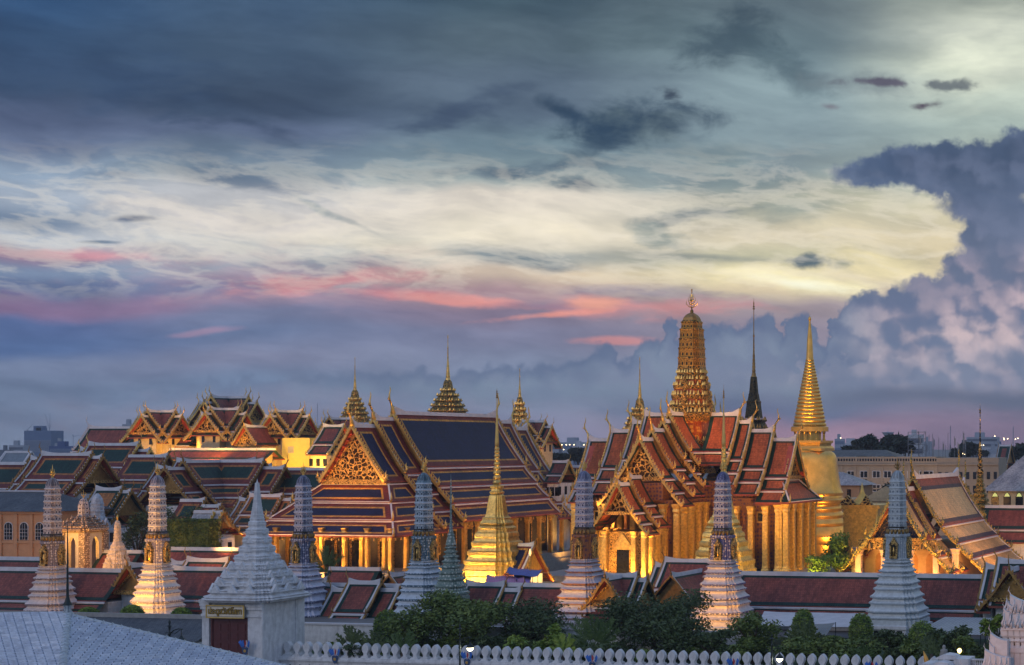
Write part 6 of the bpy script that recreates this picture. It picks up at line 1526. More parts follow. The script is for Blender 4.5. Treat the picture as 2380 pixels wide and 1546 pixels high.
# ------------------------------------------------------------------ long office building behind, right
def office():
    fr = Fr(2176, 440, th=R(4)); t = at('office_building', 'long beige classical office building with parapet behind the great chedi', 'building', fr); z = lambda y: fr.z(y)
    a, b = fr.lx(1925), 0; zt = z(1062); m = mat('stucco_beige', (.34,.27,.20), .75, var=.08, vscale=.3)
    q = MB(); q.box(a, b, 0, 16, 0, zt); q.box(a, b+.5, -.5, 0, zt-2.3, zt-1.9); q.box(a, b+.3, -.3, 0, zt-9.0, zt-8.6)
    for i in range(9):
        x = a+(b-a)*i/8; q.box(x-.35, x+.35, -.22, 0, 0, zt-2.3)
    q.build('front_wing', m, t)
    c = 16.5; q = MB(); q.prism([(b,0,0),(c,6,0),(c,22,0),(b,16,0)], (0,0,zt-.3)); q.prism([(b,-.5,zt-2.3),(c,5.5,zt-2.3),(c,6,zt-2.3),(b,0,zt-2.3)], (0,0,.45)); q.build('side_wing', m, t)
    for pxx in (1978,2008,2037,2063,2090,2118,2146,2160):
        x = fr.lx(pxx)
        for zz in (z(1103), z(1135)):
            q = MB(); q.box(x-1.15, x+1.15, -.12, .02, zz-1.0, zz+1.0); o = q.build('window', M_('white_trim'), t)
            q = MB(); q.box(x-.95, x-.08, -.16, -.1, zz-.85, zz+.85); q.box(x+.08, x+.95, -.16, -.1, zz-.85, zz+.85); q.build('pane', M_('glass_dark'), o)
    for i in range(9):
        f = (i+.5)/9; x = c*f; y = 6*f
        for zz in (z(1106), z(1138)): q = MB(); q.cbox(x+.02, y-.05, zz-1, .9, .2, 2.0, 0, .35); q.build('window', M_('glass_dark'), t)
    q = MB(); n = 40
    for i in range(n):
        x = a+(b-a)*(i+.5)/n
        if i % 10 not in (0,): q.box(x-.5, x-.2, -.06, .0, zt-1.2, zt-.5); q.box(x+.1, x+.4, -.06, .0, zt-1.2, zt-.5)
    q.build('parapet_openings', M_('glass_dark'), t)
    q = MB(); q.panel((a-2,9,zt+1.9),(b-16,9,zt+1.9),(b-12,1.5,zt+.2),(a-2,1.5,zt+.2),(.2,.2,.2),0,(0,0,0)); q.panel((b-16,9,zt+1.9),(b-15.9,9,zt+1.9),(b-12,14,zt+.2),(b-12,1.5,zt+.2),(.2,.2,.2),0,(0,0,0)); q.build('roof', M_('grey_tile'), t)
    # antenna cluster
    rnd = random.Random(5)
    for i in range(22):
        x = rnd.uniform(-7, 6.5); y = 8+rnd.uniform(-2,4); h = rnd.uniform(3.2,7.5); q = MB(); q.tube([(x,y,zt-.4),(x,y,zt+h)], .07, 4)
        if i % 2: q.cbox(x+.15, y, zt+h-2.4, .35, .25, 1.9)
        if i % 5 == 0: q.tube([(x,y,zt+h),(x+.5,y,zt+h)], .05, 4)
        q.build('antenna_mast', mat('antenna_grey', (.20,.21,.23), .6), t)
    q = MB()
    for (x0,x1) in ((-9.5,-6.5),(-6.5,-4.5)):
        for x in (x0,x1): q.tube([(x,8,zt),(x,8,zt+7)], .09, 4)
        for zz in (0,1.7,3.4,5.1,6.9): q.tube([(x0,8,zt+zz),(x1,8,zt+zz)], .07, 4); q.tube([(x0,8,zt+zz),(x1,8,min(zt+zz+1.7,zt+7))], .05, 4)
    q.build('lattice_frame', M_('antenna_grey'), t)
office()
lamp(xat(2000,405), 405, 3, xat(2060,440), 440, 12, 6500, ang=140, col=(1,.62,.32)); lamp(xat(2150,405), 405, 3, xat(2180,440), 440, 12, 6500, ang=140, col=(1,.62,.32)); lamp(xat(2250,405), 405, 3, xat(2260,445), 445, 12, 5000, ang=140, col=(1,.62,.32))
fr = Fr(1960, 395); t = at('hip_roof_house', 'small ochre house with pale hip roof beside the great chedi', 'house', fr); z0 = fr.z(1128)
q = MB(); q.box(-8,4.2,0,10,0,z0); q.build('wall', M_('stucco_ochre'), t); q = MB(); q.panel((-8,5,z0+3.2),(-2,5,z0+3.2),(5.2,-.8,z0),(-8,-.8,z0),(.2,.2,.2),0,(0,0,0)); q.panel((-2,5,z0+3.2),(-1.9,5,z0+3.2),(5.2,11,z0),(5.2,-.8,z0),(.2,.2,.2),0,(0,0,0)); q.build('roof', M_('pale_tile'), t)
for x in (-1.5,1.5): q = MB(); q.box(x-.5,x+.5,-.08,.02,z0-3.4,z0-1); q.build('window', M_('glass_dark'), t)
fr = Fr(2085, 380); t = at('classical_porch', 'cream classical porch with grey gable roof behind the white prang', 'porch', fr); z0 = fr.z(1165)
q = MB(); q.box(fr.lx(1962),fr.lx(2118),0,8,0,z0); q.box(fr.lx(1960),fr.lx(2120),-.4,8,z0,z0+.6); q.prism([(fr.lx(2010),-.5,z0+.6),(fr.lx(2112),-.5,z0+.6),(fr.lx(2060),-.5,z0+3.6)], (0,.6,0)); q.build('wall', M_('wall_cream'), t)
q = MB(); q.panel((fr.lx(2060),-.6,z0+3.9),(fr.lx(2060),9,z0+3.9),(fr.lx(2116),9,z0+.6),(fr.lx(2116),-.6,z0+.6),(.2,.2,.2),0,(0,0,0)); q.build('roof', M_('grey_tile'), t)
# pale pavilion with pointed windows at the right edge
fr = Fr(2292, 335); t = at('pale_roof_pavilion', 'cream pavilion with big pale fish-scale hip roof at the right edge', 'pavilion', fr); z = lambda y: fr.z(y)
xr = fr.lx(2440); zz = z(1141)
q = MB(); q.panel((7.5,7,z(1050)),(xr,7,z(1050)),(xr,-1,zz),(-.6,-1,zz),(.2,.2,.2),0,(0,0,0)); q.panel((7.4,7.1,z(1050)),(7.5,7,z(1050)),(-.6,-1,zz),(-.6,15,zz),(.2,.2,.2),0,(0,0,0)); q.build('roof', M_('pale_tile'), t)
q = MB(); q.box(.4, xr, 0, 12, 0, zz); q.build('wall', M_('wall_cream'), t)
for pxx in (2313,2341,2369,2397):
    x = fr.lx(pxx); q = MB(); q.prism([(x-.8,-.08,z(1174)),(x+.8,-.08,z(1174)),(x+.8,-.08,z(1155)),(x+.45,-.08,z(1147)),(x,-.08,z(1143)),(x-.45,-.08,z(1147)),(x-.8,-.08,z(1155))], (0,.1,0)); o = q.build('pointed_window', M_('glass_dark'), t)
    q = MB(); q.prism([(x-.6,-.14,z(1154)),(x+.6,-.14,z(1154)),(x+.35,-.14,z(1148)),(x,-.14,z(1145)),(x-.35,-.14,z(1148))], (0,.06,0)); q.build('lit_tracery', mat('tracery_glow', (.5,.5,.2), .5, emit=(.75,.8,.25,.55)), o)
lamp(xat(2340,318), 318, 2, xat(2350,335), 335, 9, 1500, ang=130, col=(1,.62,.32))
xhall('long red and green roof below the pale pavilion at the right edge', 2340, 300, [(2290,2460,1178,'',2)], style='palace', group='roofs at the right edge', barge='gold_dim', windows=False, k=.9)
xhall('far temple gable with brown tiles near the right edge', 2337, 620, [(2322,2350,1036,'01',2)], k=1.5, style='palace', barge='gold_dim', group='roofs at the right edge', cho=1.2)

# ------------------------------------------------------------------ white palace corner at the lower right
def white_palace():
    Y = 100; S = Y/F; z = lambda y: H-(y-HY)*S
    fr = Fr(2368, Y); t = at('white_palace', 'white palace corner with upswept gable sails and sunlit-looking brackets at the lower right', 'palace', fr)
    t['label'] = 'white palace corner with upswept gable sails and orange-lit brackets at the lower right'
    m = mat('white_palace', (.62,.62,.62), .55, var=.08, vscale=3)
    def sail(x0, y0, x1, y1, bot, dy, cho):
        """concave gable sail: curve from the horn at the left down to the right"""
        q = MB(); n = 8; pts = []
        for i in range(n+1):
            f = i/n; pts.append((fr.lx(x0+(x1-x0)*f, dy), dy, z(y0+(y1-y0)*(1-(1-f)**2.1))))
        pts += [(fr.lx(x1, dy), dy, z(bot)), (fr.lx(x0, dy), dy, z(bot))]
        q.prism([Vector(p) for p in reversed(pts)], (0,.5,0)); s = q.build('gable_sail', m, t)
        chofa(s, (pts[0][0], dy+.25, pts[0][2]-.05), cho, (-1,0,0), m, 'horn_finial')
    for a in [(2347,1386,2400,1402,1450,.6,.62),(2341,1400,2352,1410,1450,.3,.45),(2332,1413,2346,1424,1452,.0,.40),(2301,1468,2341,1484,1540,-1.2,.60),(2299,1488,2310,1498,1540,-1.5,.42),(2288,1503,2345,1520,1600,-1.9,.45),(2234,1538,2262,1550,1600,-2.6,.50)]: sail(*a)
    # cornice courses, brackets, capitals and shafts along the front
    def course(x0, x1, y0, y1, dy, n, fin=True):
        q = MB(); a, b = fr.lx(x0, dy), fr.lx(x1, dy); q.box(a, b, dy-.1, dy+2.5, z(y1), z(y0)); q.build('cornice', m, t)
        for i in range(n):
            x = a+(b-a)*(i+.5)/n; w = (b-a)/n
            q = MB(); q.tube([(x-w*.22,dy-.1,z(y0)+.02),(x-w*.24,dy-.25,z(y0)+.28),(x-w*.02,dy-.2,z(y0)+.52),(x-w*.0,dy-.15,z(y0)+.86)], [.07,.085,.07,.02], 5); q.tube([(x+w*.12,dy-.1,z(y0)),(x+w*.16,dy-.3,z(y0)+.2),(x+w*.3,dy-.3,z(y0)+.42)], [.08,.07,.02], 5); q.build('bracket', m, t, smooth=True)
            q = MB(); q.prism([(x-w*.16,dy-.2,z(y0)-.02),(x+w*.16,dy-.2,z(y0)-.02),(x,dy-.2,z(y0)+.19)], (0,.12,0)); q.build('leaf_ornament', m, t)
    course(2327,2420,1458,1464,-.2,6); course(2332,2420,1426,1430,.5,5); course(2284,2345,1546,1552,-2.2,5)
    for i in range(8):
        x = fr.lx(2336+i*14, -.1); q = MB(); w = .15
        q.lathe(redent(1,.2), [(.20,z(1700)),(.19,z(1520)),(.24,z(1516)),(.24,z(1506)),(.15,z(1500)),(.15,z(1494)),(.24,z(1490)),(.16,z(1484)),(.27,z(1478)),(.30,z(1464))], x, .1); q.build('pilaster', m, t)
    q = MB(); q.box(fr.lx(2330), fr.lx(2430), .3, 4, 0, z(1430)); q.box(fr.lx(2288,-2), fr.lx(2345,-2), -1.9, 0, 0, z(1552)); q.build('body', m, t)
    lamp(xat(2300,92), 90, zat(1500,92), xat(2355,100), 100, zat(1450,100), 520, col=(1,.42,.16), ang=120, size=.2)
    lamp(xat(2280,90), 88, zat(1570,90), xat(2310,98), 98, zat(1530,98), 300, col=(1,.42,.16), ang=130, size=.2)
white_palace()
fr = Fr(2180, 112); t = at('stepped_white_roof', 'small stepped white masonry roof at the bottom right of the merlon wall', 'roof', fr); z = lambda y: fr.z(y)
for i, (a, b, y0, w, d) in enumerate(((2184,2224,1518,40,0),(2172,2208,1530,36,-1.2),(2160,2196,1542,36,-2.4))):
    x0, x1 = fr.lx(a, d), fr.lx(b, d); xm = (x0*.55+x1*.45); q = MB(); q.prism([(x0-.2,d-.6,z(y0+12)),(x1+.2,d-.6,z(y0+12)),(x1,d-.6,z(y0+3)),(xm,d-.6,z(y0)),(x0,d-.6,z(y0+7))], (0,1.2,0)); q.build('masonry_step', M_('white'), t)
x0, x1 = fr.lx(2222), fr.lx(2256); q = MB(); q.box(x0, x1, -.6, 1.2, 0, z(1528)); q.box(fr.lx(2150), x0+.1, -1, 1, 0, z(1540)); q.build('pier', M_('white'), t)
q = MB(); a, b = fr.lx(2256), fr.lx(2300); q.box(a, b, 0, .25, z(1533), z(1530)); q.box(a, b, 0, .25, 0, z(1546)); q.build('balustrade_rail', M_('white'), t)
for i in range(10): x = a+(b-a)*(i+.5)/10; q = MB(); q.lathe(circle(8), [(.05,z(1546)),(.07,z(1542)),(.04,z(1537)),(.06,z(1533))], x, .12); q.build('baluster', M_('white'), t)
t = empty('gold_horn', 'curved gold horn finial standing before the merlon wall', 'finial', (xat(2151,120), 120, 0), -TH)
S = 120/F; zz = lambda y: H-(y-HY)*S; q = MB(); q.tube([(0,0,zz(1660)),(0,0,zz(1560)),(.12,0,zz(1540)),(.0,0,zz(1528)),(-.16,0,zz(1513))], [.3,.26,.22,.16,.02], 8); q.build('horn', mat('horn_gold', (.62,.34,.07), .45, .4), t, smooth=True)
lamp(xat(2140,116), 116, zz(1560), xat(2151,120), 120, zz(1530), 60, ang=120, size=.2)
t = empty('statue', 'grey stone statue on the garden side of the stepped white roof', 'statue', (xat(2194,140), 140, 0), -TH); S = 140/F; zz = lambda y: H-(y-HY)*S
q = MB(); q.lathe(circle(12), [(.5,0),(.5,zz(1530)),(.36,zz(1528)),(.40,zz(1522)),(.30,zz(1514)),(.34,zz(1511)),(.12,zz(1508)),(.16,zz(1504)),(.13,zz(1501)),(.03,zz(1499))]); q.build('figure', M_('stone'), t, smooth=True)
t = empty('lantern', 'small glowing yellow lantern among the garden trees at the right', 'lantern', (xat(2230,128), 128, 0), -TH); S = 128/F; zz = lambda y: H-(y-HY)*S
q = MB(); q.tube([(0,0,0),(0,0,zz(1518))], .05, 6); q.build('post', M_('iron'), t); q = MB(); q.lathe(circle(8), [(.05,zz(1518)),(.16,zz(1515)),(.18,zz(1510)),(.05,zz(1507))]); q.build('glowing_head', mat('lantern_glow', (1,.8,.3), .5, emit=(1,.72,.16,9)), t)
d = bpy.data.lights.new('lantern_light', 'POINT'); d.energy = 90; d.color = (1,.75,.25); o = bpy.data.objects.new('lantern_light', d); C.objects.link(o); o.location = (xat(2230,128), 127.4, zz(1512)); d.shadow_soft_size = .2

# ------------------------------------------------------------------ tents, sheds and sheets in the courts
def sheet(label, pts, y0, mn, cat='canopy', sag=.25):
    """cloth or sheet roof on poles through four pixel corners at distances"""
    P = [Vector((xat(a,Yc), Yc, zat(b,Yc))) for a, b, Yc in pts]; o0 = Vector((P[0].x, P[0].y, 0)); t = empty('canopy', label, cat, o0, 0)
    P = [p-o0 for p in P]; q = MB(); n = 8; b = 0
    for i in range(n+1):
        for j in range(n+1):
            u, v = i/n, j/n; p = P[0].lerp(P[1], u).lerp(P[3].lerp(P[2], u), v); p = p-Vector((0,0,sag*(4*u*(1-u)+.4*math.sin(9*u)+.3*math.cos(7*v)))); q.v.append(tuple(p))
    for i in range(n):
        for j in range(n): k = i*(n+1)+j; q.face((k,k+1,k+n+2,k+n+1), 0, ((i,j),(i,j+1),(i+1,j+1),(i+1,j)))
    q.build('cloth', M_(mn), t, smooth=True)
    for p in P: q = MB(); q.tube([(p.x,p.y,y0),(p.x,p.y,p.z)], .05, 5); q.build('pole', M_('iron'), t)
mat('cloth_blue', (.10,.13,.36), .8); mat('cloth_pink', (.50,.22,.36), .8, fn=rib_fn(.35)); mat('cloth_mauve', (.30,.18,.42), .7)
sheet('bright blue tarpaulin right of the golden chedi', [(1185,1316,256),(1262,1322,256),(1250,1338,248),(1176,1330,248)], 2, 'cloth_blue')
sheet('pink striped tarpaulin at the foot of the golden chedi', [(1132,1334,250),(1216,1336,250),(1220,1360,243),(1128,1358,243)], 2, 'cloth_pink')
sheet('mauve tarpaulin between the pink and the blue ones', [(1186,1326,253),(1238,1330,253),(1232,1352,246),(1200,1346,246)], 2, 'cloth_mauve')
sheet('long pale sheet roof below the gallery right of the deep blue prang', [(1776,1420,206),(2010,1424,205),(2000,1456,197),(1762,1452,197)], 0, 'white_trim', sag=.1)
sheet('grey-blue sheet roof beside the domed topiary', [(1840,1452,196),(1942,1446,196),(1920,1476,189),(1822,1482,189)], 0, 'metal_roof', sag=.1)
for i, (a, b, y, Y_) in enumerate(((2180,2310,1440,200),(2184,2300,1454,192))):
    fr = Fr(a, Y_); t = at('corrugated_shed', ('upper' if i == 0 else 'lower')+' corrugated sheet roof right of the plain white prang', 'shed', fr, 'corrugated shed roofs'); q = MB(); L = fr.lx(b)
    q.panel((0,3,fr.z(y)),(L,3,fr.z(y)),(L-.5,-2.5,fr.z(y+14)),(-1,-2.5,fr.z(y+14)),(.2,.2,.2),0,(0,0,0)); q.build('roof_sheet', mat('sheet_grey', (.34,.37,.40), .4, .3, fn=rib_fn(.45)), t)
    for x in (0,L*.33,L*.66,L-.6): q = MB(); q.tube([(x,-2,0),(x,-2,fr.z(y+12))], .06, 5); q.build('post', M_('iron'), t)
fr = Fr(1262, 258); xx = 0
t = at('gold_lamp_post', 'ornate gold lamp post right of the golden chedi', 'lamp post', Fr(1232,254))
q = MB(); q.lathe(circle(8), [(.3,1.5),(.3,2.2),(.12,2.8),(.1,7),(.2,7.2),(.08,7.4)]); q.build('post', M_('gold'), t); q = MB(); q.lathe(circle(8), [(.1,7.4),(.2,7.7),(.18,8.1),(.04,8.5)]); q.build('lantern_head', mat('warm_glow', (1,.8,.4), .4, emit=(1,.6,.2,1.6)), t)

# ------------------------------------------------------------------ far city
def block(label, px0, px1, py, Y, mn, name='city_building', wins=None, dep=None, group='distant city buildings', lit=0):
    fr = Fr((px0+px1)/2, Y, th=0); w = (px1-px0)*Y/F/2; zt = fr.z(py); t = at(name, label, 'building', fr, group); d = dep or w*1.2
    q = MB(); q.box(-w, w, 0, d, 0, zt); q.box(-w*.5, w*.1, d*.2, d*.6, zt, zt+Y*.003); q.build('body', M_(mn), t)
    if wins:
        nr, bn = wins; q = MB(); hz = zt*.62/max(nr,1)
        for r in range(nr): q.box(-w*.94, w*.94, -.3, .05, zt-hz*(r+.8), zt-hz*(r+.35))
        q.build('window_band', M_(bn), t)
    return t
mat('far_blue', (.13,.18,.28), .8); mat('far_grey', (.30,.34,.40), .8); mat('far_white', (.44,.46,.50), .8); mat('far_dark', (.10,.12,.16), .8); mat('far_navy', (.05,.09,.22), .7); mat('net_blue', (.10,.16,.28), .8)
t = block('blue wrapped tower block under construction with cranes on its roof', 56, 119, 1001, 1700, 'net_blue', 'tower_block', dep=20, group=None); fr = Fr(87.5, 1700, th=0)
q = MB(); S = 1700/F; hz = [fr.z(y) for y in (1022,1050)]
for i in range(11): zz = fr.z(1024+i*2.6); q.box(-31*S,31*S,-.6,.1,zz-1.0*S*.6,zz)
q.build('floor_slabs', M_('far_white'), t); q = MB(); q.box(-10*S,2*S,4,14,fr.z(1001),fr.z(994)); q.build('lift_core', M_('far_blue'), t)
def crane(label, px, py, jib, Y=1690, base=1000):
    S = Y/F; t = empty('tower_crane', label, 'crane', (xat(px,Y), Y, 0), 0, 'tower cranes on the skyline'); z = lambda y: H-(y-HY)*S
    q = MB(); q.tube([(0,0,z(base+3)),(0,0,z(py))], .55*S, 4); q.build('mast', M_('far_grey'), t)
    for (dx, yy) in jib: q = MB(); q.tube([(0,0,z(py+4)),(dx*S,0,z(yy))], [.6*S,.25*S], 4); q.build('jib', M_('far_grey'), t)
crane('tall luffing crane on the right of the blue tower block', 115, 995, [(-10,963),(1.5,961),(5,984)]); crane('short luffing crane on the left of the blue tower block', 62, 998, [(16,983),(-4,1001)]); crane('flat topped crane between the blue block and the red palace roof', 170, 1010, [(22,1011),(-3,1009)], base=1036)
rnd = random.Random(11)
for i, (a, b, y, Y_, m, w, lab) in enumerate([(20,54,1035,1500,'far_grey',(3,'far_dark'),'grey low block left of the blue tower block'),(0,22,1046,1400,'far_dark',None,'dark low block at the far left horizon'),(114,172,1037,1100,'far_navy',(3,'far_blue'),'navy block with lit windows right of the blue tower block'),(127,148,1030,1150,'far_grey',None,'grey rooftop plant beyond the navy block'),(284,312,986,900,'far_grey',(2,'far_dark'),'grey flat roof peeping over the long red palace roof'),(1272,1300,1030,1500,'far_dark',(1,'far_grey'),'dark low block right of the navy roof'),(1296,1370,1028,1700,'far_grey',(2,'far_blue'),'long grey shed on the horizon between the two big halls'),(1716,1740,1020,1800,'far_blue',None,'blue block between the dark spire and the great chedi'),(1940,1962,1020,1500,'far_grey',(3,'far_blue'),'pale block directly right of the great chedi'),(1950,2010,1030,1600,'far_white',(3,'far_blue'),'long white block right of the great chedi'),(1975,1992,1040,1300,'far_white',(2,'far_dark'),'small white block below the long one'),(2109,2145,1010,700,'far_white',(4,'far_dark'),'white block with dark top floor behind the office building'),(2146,2165,1026,720,'far_grey',None,'grey wall beside the white block behind the antennas'),(2226,2262,1034,900,'far_dark',(2,'far_grey'),'low dark building right of the antennas'),(2246,2320,1016,1600,'far_grey',(4,'far_dark'),'broad grey building on the right horizon'),(2264,2300,1040,900,'far_white',(2,'far_dark'),'low white building near the bulb spire'),(2300,2326,1026,1700,'far_navy',None,'navy roofed hall on the right horizon'),(2296,2324,1044,800,'far_grey',(2,'far_white'),'low striped building by the far temple gable'),(2040,2080,1052,700,'far_dark',None,'dark roof block among the far trees'),(560,640,1032,1500,'far_grey',None,'grey block behind the palace roofs'),(735,745,1010,1300,'far_grey',None,'thin grey block right of the palace roofs'),(1330,1362,1036,1100,'far_white',(2,'far_blue'),'white block beneath the row of far lamps')]):
    block(lab, a, b, y, Y_, m, wins=w)
for a, Y_ in ((738,1400),(2209,900),(2355,1500),(1702,1500)):
    t = empty('lattice_mast', {738:'lattice mast right of the palace roofs',2209:'thin mast rising from the antennas',2355:'tall mast near the right edge of the skyline',1702:'small mast between the gold prang and the dark spire'}[a], 'mast', (xat(a,Y_), Y_, 0), 0, 'radio masts on the skyline'); S = Y_/F; top = {738:938,2209:990,2355:992,1702:1002}[a]
    q = MB()
    for dx, dy in ((-1,0),(1,0),(0,1)): q.tube([(dx*1.5*S,dy*2*S,0),(dx*.6*S,dy*S,zat(top,Y_))], .3*S, 3)
    zt = zat(top, Y_); z0 = zat(1035, Y_)
    for i in range(10):
        f0, f1 = z0+(zt-z0)*i/10, z0+(zt-z0)*(i+1)/10; q.tube([(-1.2*S,0,f0),(1.2*S,0,f1)], .2*S, 3)
    q.build('lattice', M_('far_grey'), t)
t = empty('saucer_tower', 'inverted trapezoid tower top above the far trees', 'tower', (xat(2064,1100), 1100, 0), 0); S = 1100/F; z = lambda y: H-(y-HY)*S
q = MB(); q.lathe(circle(20), [(5*S,0),(5*S,z(1020)),(8*S,z(1014)),(14*S,z(1006)),(14.2*S,z(1005)),(1*S,z(1004)),(.3*S,z(1003)),(.2*S,z(992))]); q.build('tower_top', M_('far_grey'), t)
gl = mat('far_lamp', (1,.8,.5), .5, emit=(1,.75,.4,9)); n = 0
lamps = [(1306,1034,1400),(1316,1034,1400),(1324,1034,1400),(1334,1034,1400),(1343,1034,1400),(1350,1034,1400),(1357,1034,1400),(1366,1034,1400),(1333,1043,1100),(1310,1045,1100),(2242,1056,500),(2238,1054,505),(2333,1019,1200),(2334,1022,1150),(2342,1020,1250),(2366,1019,1200),(2360,1021,1200),(2312,1014,1500),(2286,1035,850),(2280,1035,860),(1954,1018,1400),(2360,1045,800),(2374,1043,800)]
src = None
for i, (a, b, Y_) in enumerate(lamps):
    t = empty('street_light', 'tiny glowing far street light on the horizon', 'street light', (xat(a,Y_), Y_, 0), 0, 'tiny far street lights on the horizon'); S = Y_/F
    q = MB(); q.tube([(0,0,0),(0,0,zat(b,Y_))], .2*S, 4); q.build('post', M_('far_dark'), t); q = MB(); q.lathe(circle(6), [(.1*S,zat(b,Y_)-1.0*S),(1.3*S,zat(b,Y_)),(.1*S,zat(b,Y_)+1.1*S)]); q.build('lamp_head', gl, t)

# ------------------------------------------------------------------ trees and shrubs
def leaf_mat(name, a, b):
    if name in MAT: return MAT[name]
    def fn(t, tc, cc):
        oi = t.node('ShaderNodeObjectInfo'); n = t.noise(tc.outputs['Object'], .9, 4, .6, dim='3D'); n2 = t.noise(tc.outputs['Object'], 5, 2, .6, dim='3D')
        return t.mix(t.smooth(t.m('ADD', t.m('MULTIPLY', n, .6), t.m('MULTIPLY', n2, .4)), .35, .65), (*a, 1), (*b, 1)), None
    return mat(name, (.1,.1,.1), .55, fn=fn, spec=.3)
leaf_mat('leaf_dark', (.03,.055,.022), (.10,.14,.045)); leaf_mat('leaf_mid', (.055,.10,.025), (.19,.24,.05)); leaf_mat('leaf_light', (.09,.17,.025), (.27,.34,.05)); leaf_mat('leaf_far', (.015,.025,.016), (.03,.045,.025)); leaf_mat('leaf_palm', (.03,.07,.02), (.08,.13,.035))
def crown(rx, rz, n, leaf, seed, lumps=9, squash=1.0, shell=False, dome=False):
    """leaf-sized faces scattered through lumps of a crown centred on the origin"""
    r = random.Random(seed); q = MB(); L = []
    if dome: L = [(0,0,0,1.0)]
    else:
        for i in range(lumps):
            a = r.uniform(0, 6.28); d = r.uniform(.15,.72); zz = r.uniform(-.55,.62); L.append((d*math.cos(a), d*math.sin(a), zz, r.uniform(.30,.52)*(1-.25*abs(zz))))
        L.append((0,0,.1,.5))
    for i in range(n):
        c = L[r.randrange(len(L))]; a = r.uniform(0, 6.28); u = r.uniform(-1, 1); s = math.sqrt(1-u*u); rad = c[3]*(r.uniform(.84,1.06) if dome else (r.random()**.45)*r.uniform(.8,1.12))
        x, y, zz = c[0]+rad*s*math.cos(a), c[1]+rad*s*math.sin(a), c[2]+rad*u
        if dome and zz < -.55: continue
        p = Vector((x*rx, y*rx, zz*rz)); e = Vector((r.uniform(-1,1), r.uniform(-1,1), r.uniform(-.6,.6))).normalized(); f = e.cross(Vector((r.uniform(-1,1), r.uniform(-1,1), r.uniform(-1,1)))).normalized(); l = leaf*r.uniform(.6,1.3)
        q.poly([p-e*l, p-f*l*.42, p+e*l, p+f*l*.42])
    return q
CR = {}
def tree(px, top, bot, hw, Y, kind, label, mat_='leaf_mid', n=3200, name='tree', cat='tree', seed=1, leaf=None, base=0.0, group='garden trees and shrubs behind the merlon wall'):
    S = Y/F; t = empty(name, label, cat, (xat(px,Y), Y, 0), random.Random(seed).uniform(0,6), group)
    rx = hw*S*(1.0 if kind == 'dome' else 1.22); rz = (bot-top)*S/2*(1.0 if kind == 'dome' else 1.12); zc = zat((top+bot)/2, Y); leaf = leaf or .24
    q = crown(rx, rz*(1.0 if kind != 'dome' else 1.25), n, leaf, seed, 11 if hw > 60 else 7, dome=(kind == 'dome'))
    o = q.build('crown', M_(mat_), t); o.location = (0,0,zc-(rz*.25 if kind == 'dome' else 0))
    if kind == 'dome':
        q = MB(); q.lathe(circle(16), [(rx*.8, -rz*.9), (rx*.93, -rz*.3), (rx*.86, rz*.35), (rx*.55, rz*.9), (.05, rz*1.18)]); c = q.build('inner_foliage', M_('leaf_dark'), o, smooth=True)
    q = MB(); zt = zc-rz*.1; q.tube([(0,0,base),(.1,.05,(base+zt)/2),(0,0,zt)], [max(.12,rx*.06), max(.1,rx*.05), .05], 6)
    for i in range(5):
        a = i*1.26+seed; q.tube([(.05,0,base+(zt-base)*.6),(math.cos(a)*rx*.35,math.sin(a)*rx*.35,zt),(math.cos(a)*rx*.6,math.sin(a)*rx*.6,zt+rz*.45)], [rx*.03+.03,rx*.02+.02,.02], 4)
    q.build('trunk', M_('bark'), t)
    return t
tree(1060,1374,1512,118,188,'', 'largest bushy garden tree, left of centre before the cloister', 'leaf_mid', 9000, seed=3, leaf=.26)
tree(962,1408,1520,48,184,'', 'rounded bright tree at the left flank of the largest bushy tree', 'leaf_mid', 2600, seed=4)
tree(1236,1392,1520,92,189,'', 'dark broad tree right of the largest bushy tree', 'leaf_dark', 6500, seed=5)
tree(1520,1372,1524,118,187,'', 'tallest dark tree in the middle right of the garden', 'leaf_dark', 8500, seed=6)
tree(1590,1430,1524,70,180,'', 'dark shrubby tree below the deep blue prang', 'leaf_dark', 3600, seed=16)
tree(1750,1414,1520,62,182,'', 'open branched olive tree right of the deep blue prang', 'leaf_mid', 3300, seed=7)
tree(1650,1462,1526,52,178,'', 'low dark tree between the blue prang and the olive tree', 'leaf_dark', 2600, seed=17)
tree(1290,1452,1524,44,178,'', 'small light green tree before the dark broad tree', 'leaf_light', 1500, seed=8)
tree(1205,1478,1524,36,176,'', 'low pale shrub under the dark broad tree', 'leaf_light', 1000, seed=18)
tree(1970,1476,1530,72,178,'', 'spreading shrub near the right end of the merlon wall', 'leaf_mid', 3200, seed=9)
tree(1858,1482,1528,62,177,'', 'low olive shrub below the palm with brown fans', 'leaf_mid', 2400, seed=19)
tree(2070,1458,1530,52,182,'', 'dark tree between the two right-hand topiary domes', 'leaf_dark', 2800, seed=10)
tree(2105,1498,1532,36,174,'', 'small rounded bush behind the last merlons', 'leaf_mid', 1500, seed=20)
tree(2215,1452,1524,56,170,'', 'dark tree above the stepped white roof', 'leaf_dark', 3000, seed=11)
tree(2248,1482,1532,40,150,'', 'leafy olive tree left of the white palace corner', 'leaf_mid', 2200, seed=21)
tree(2318,1420,1478,34,180,'', 'light green tree beside the white palace corner', 'leaf_light', 1500, seed=12)
tree(2290,1500,1540,30,140,'', 'dark bush below the white palace corner', 'leaf_dark', 1400, seed=22)
tree(1405,1490,1526,60,176,'', 'low dark planting under the fan palm', 'leaf_dark', 2200, seed=23)
tree(820,1490,1524,44,177,'', 'low shrubs with reddish tips left of the round topiary', 'leaf_dark', 1600, seed=24)
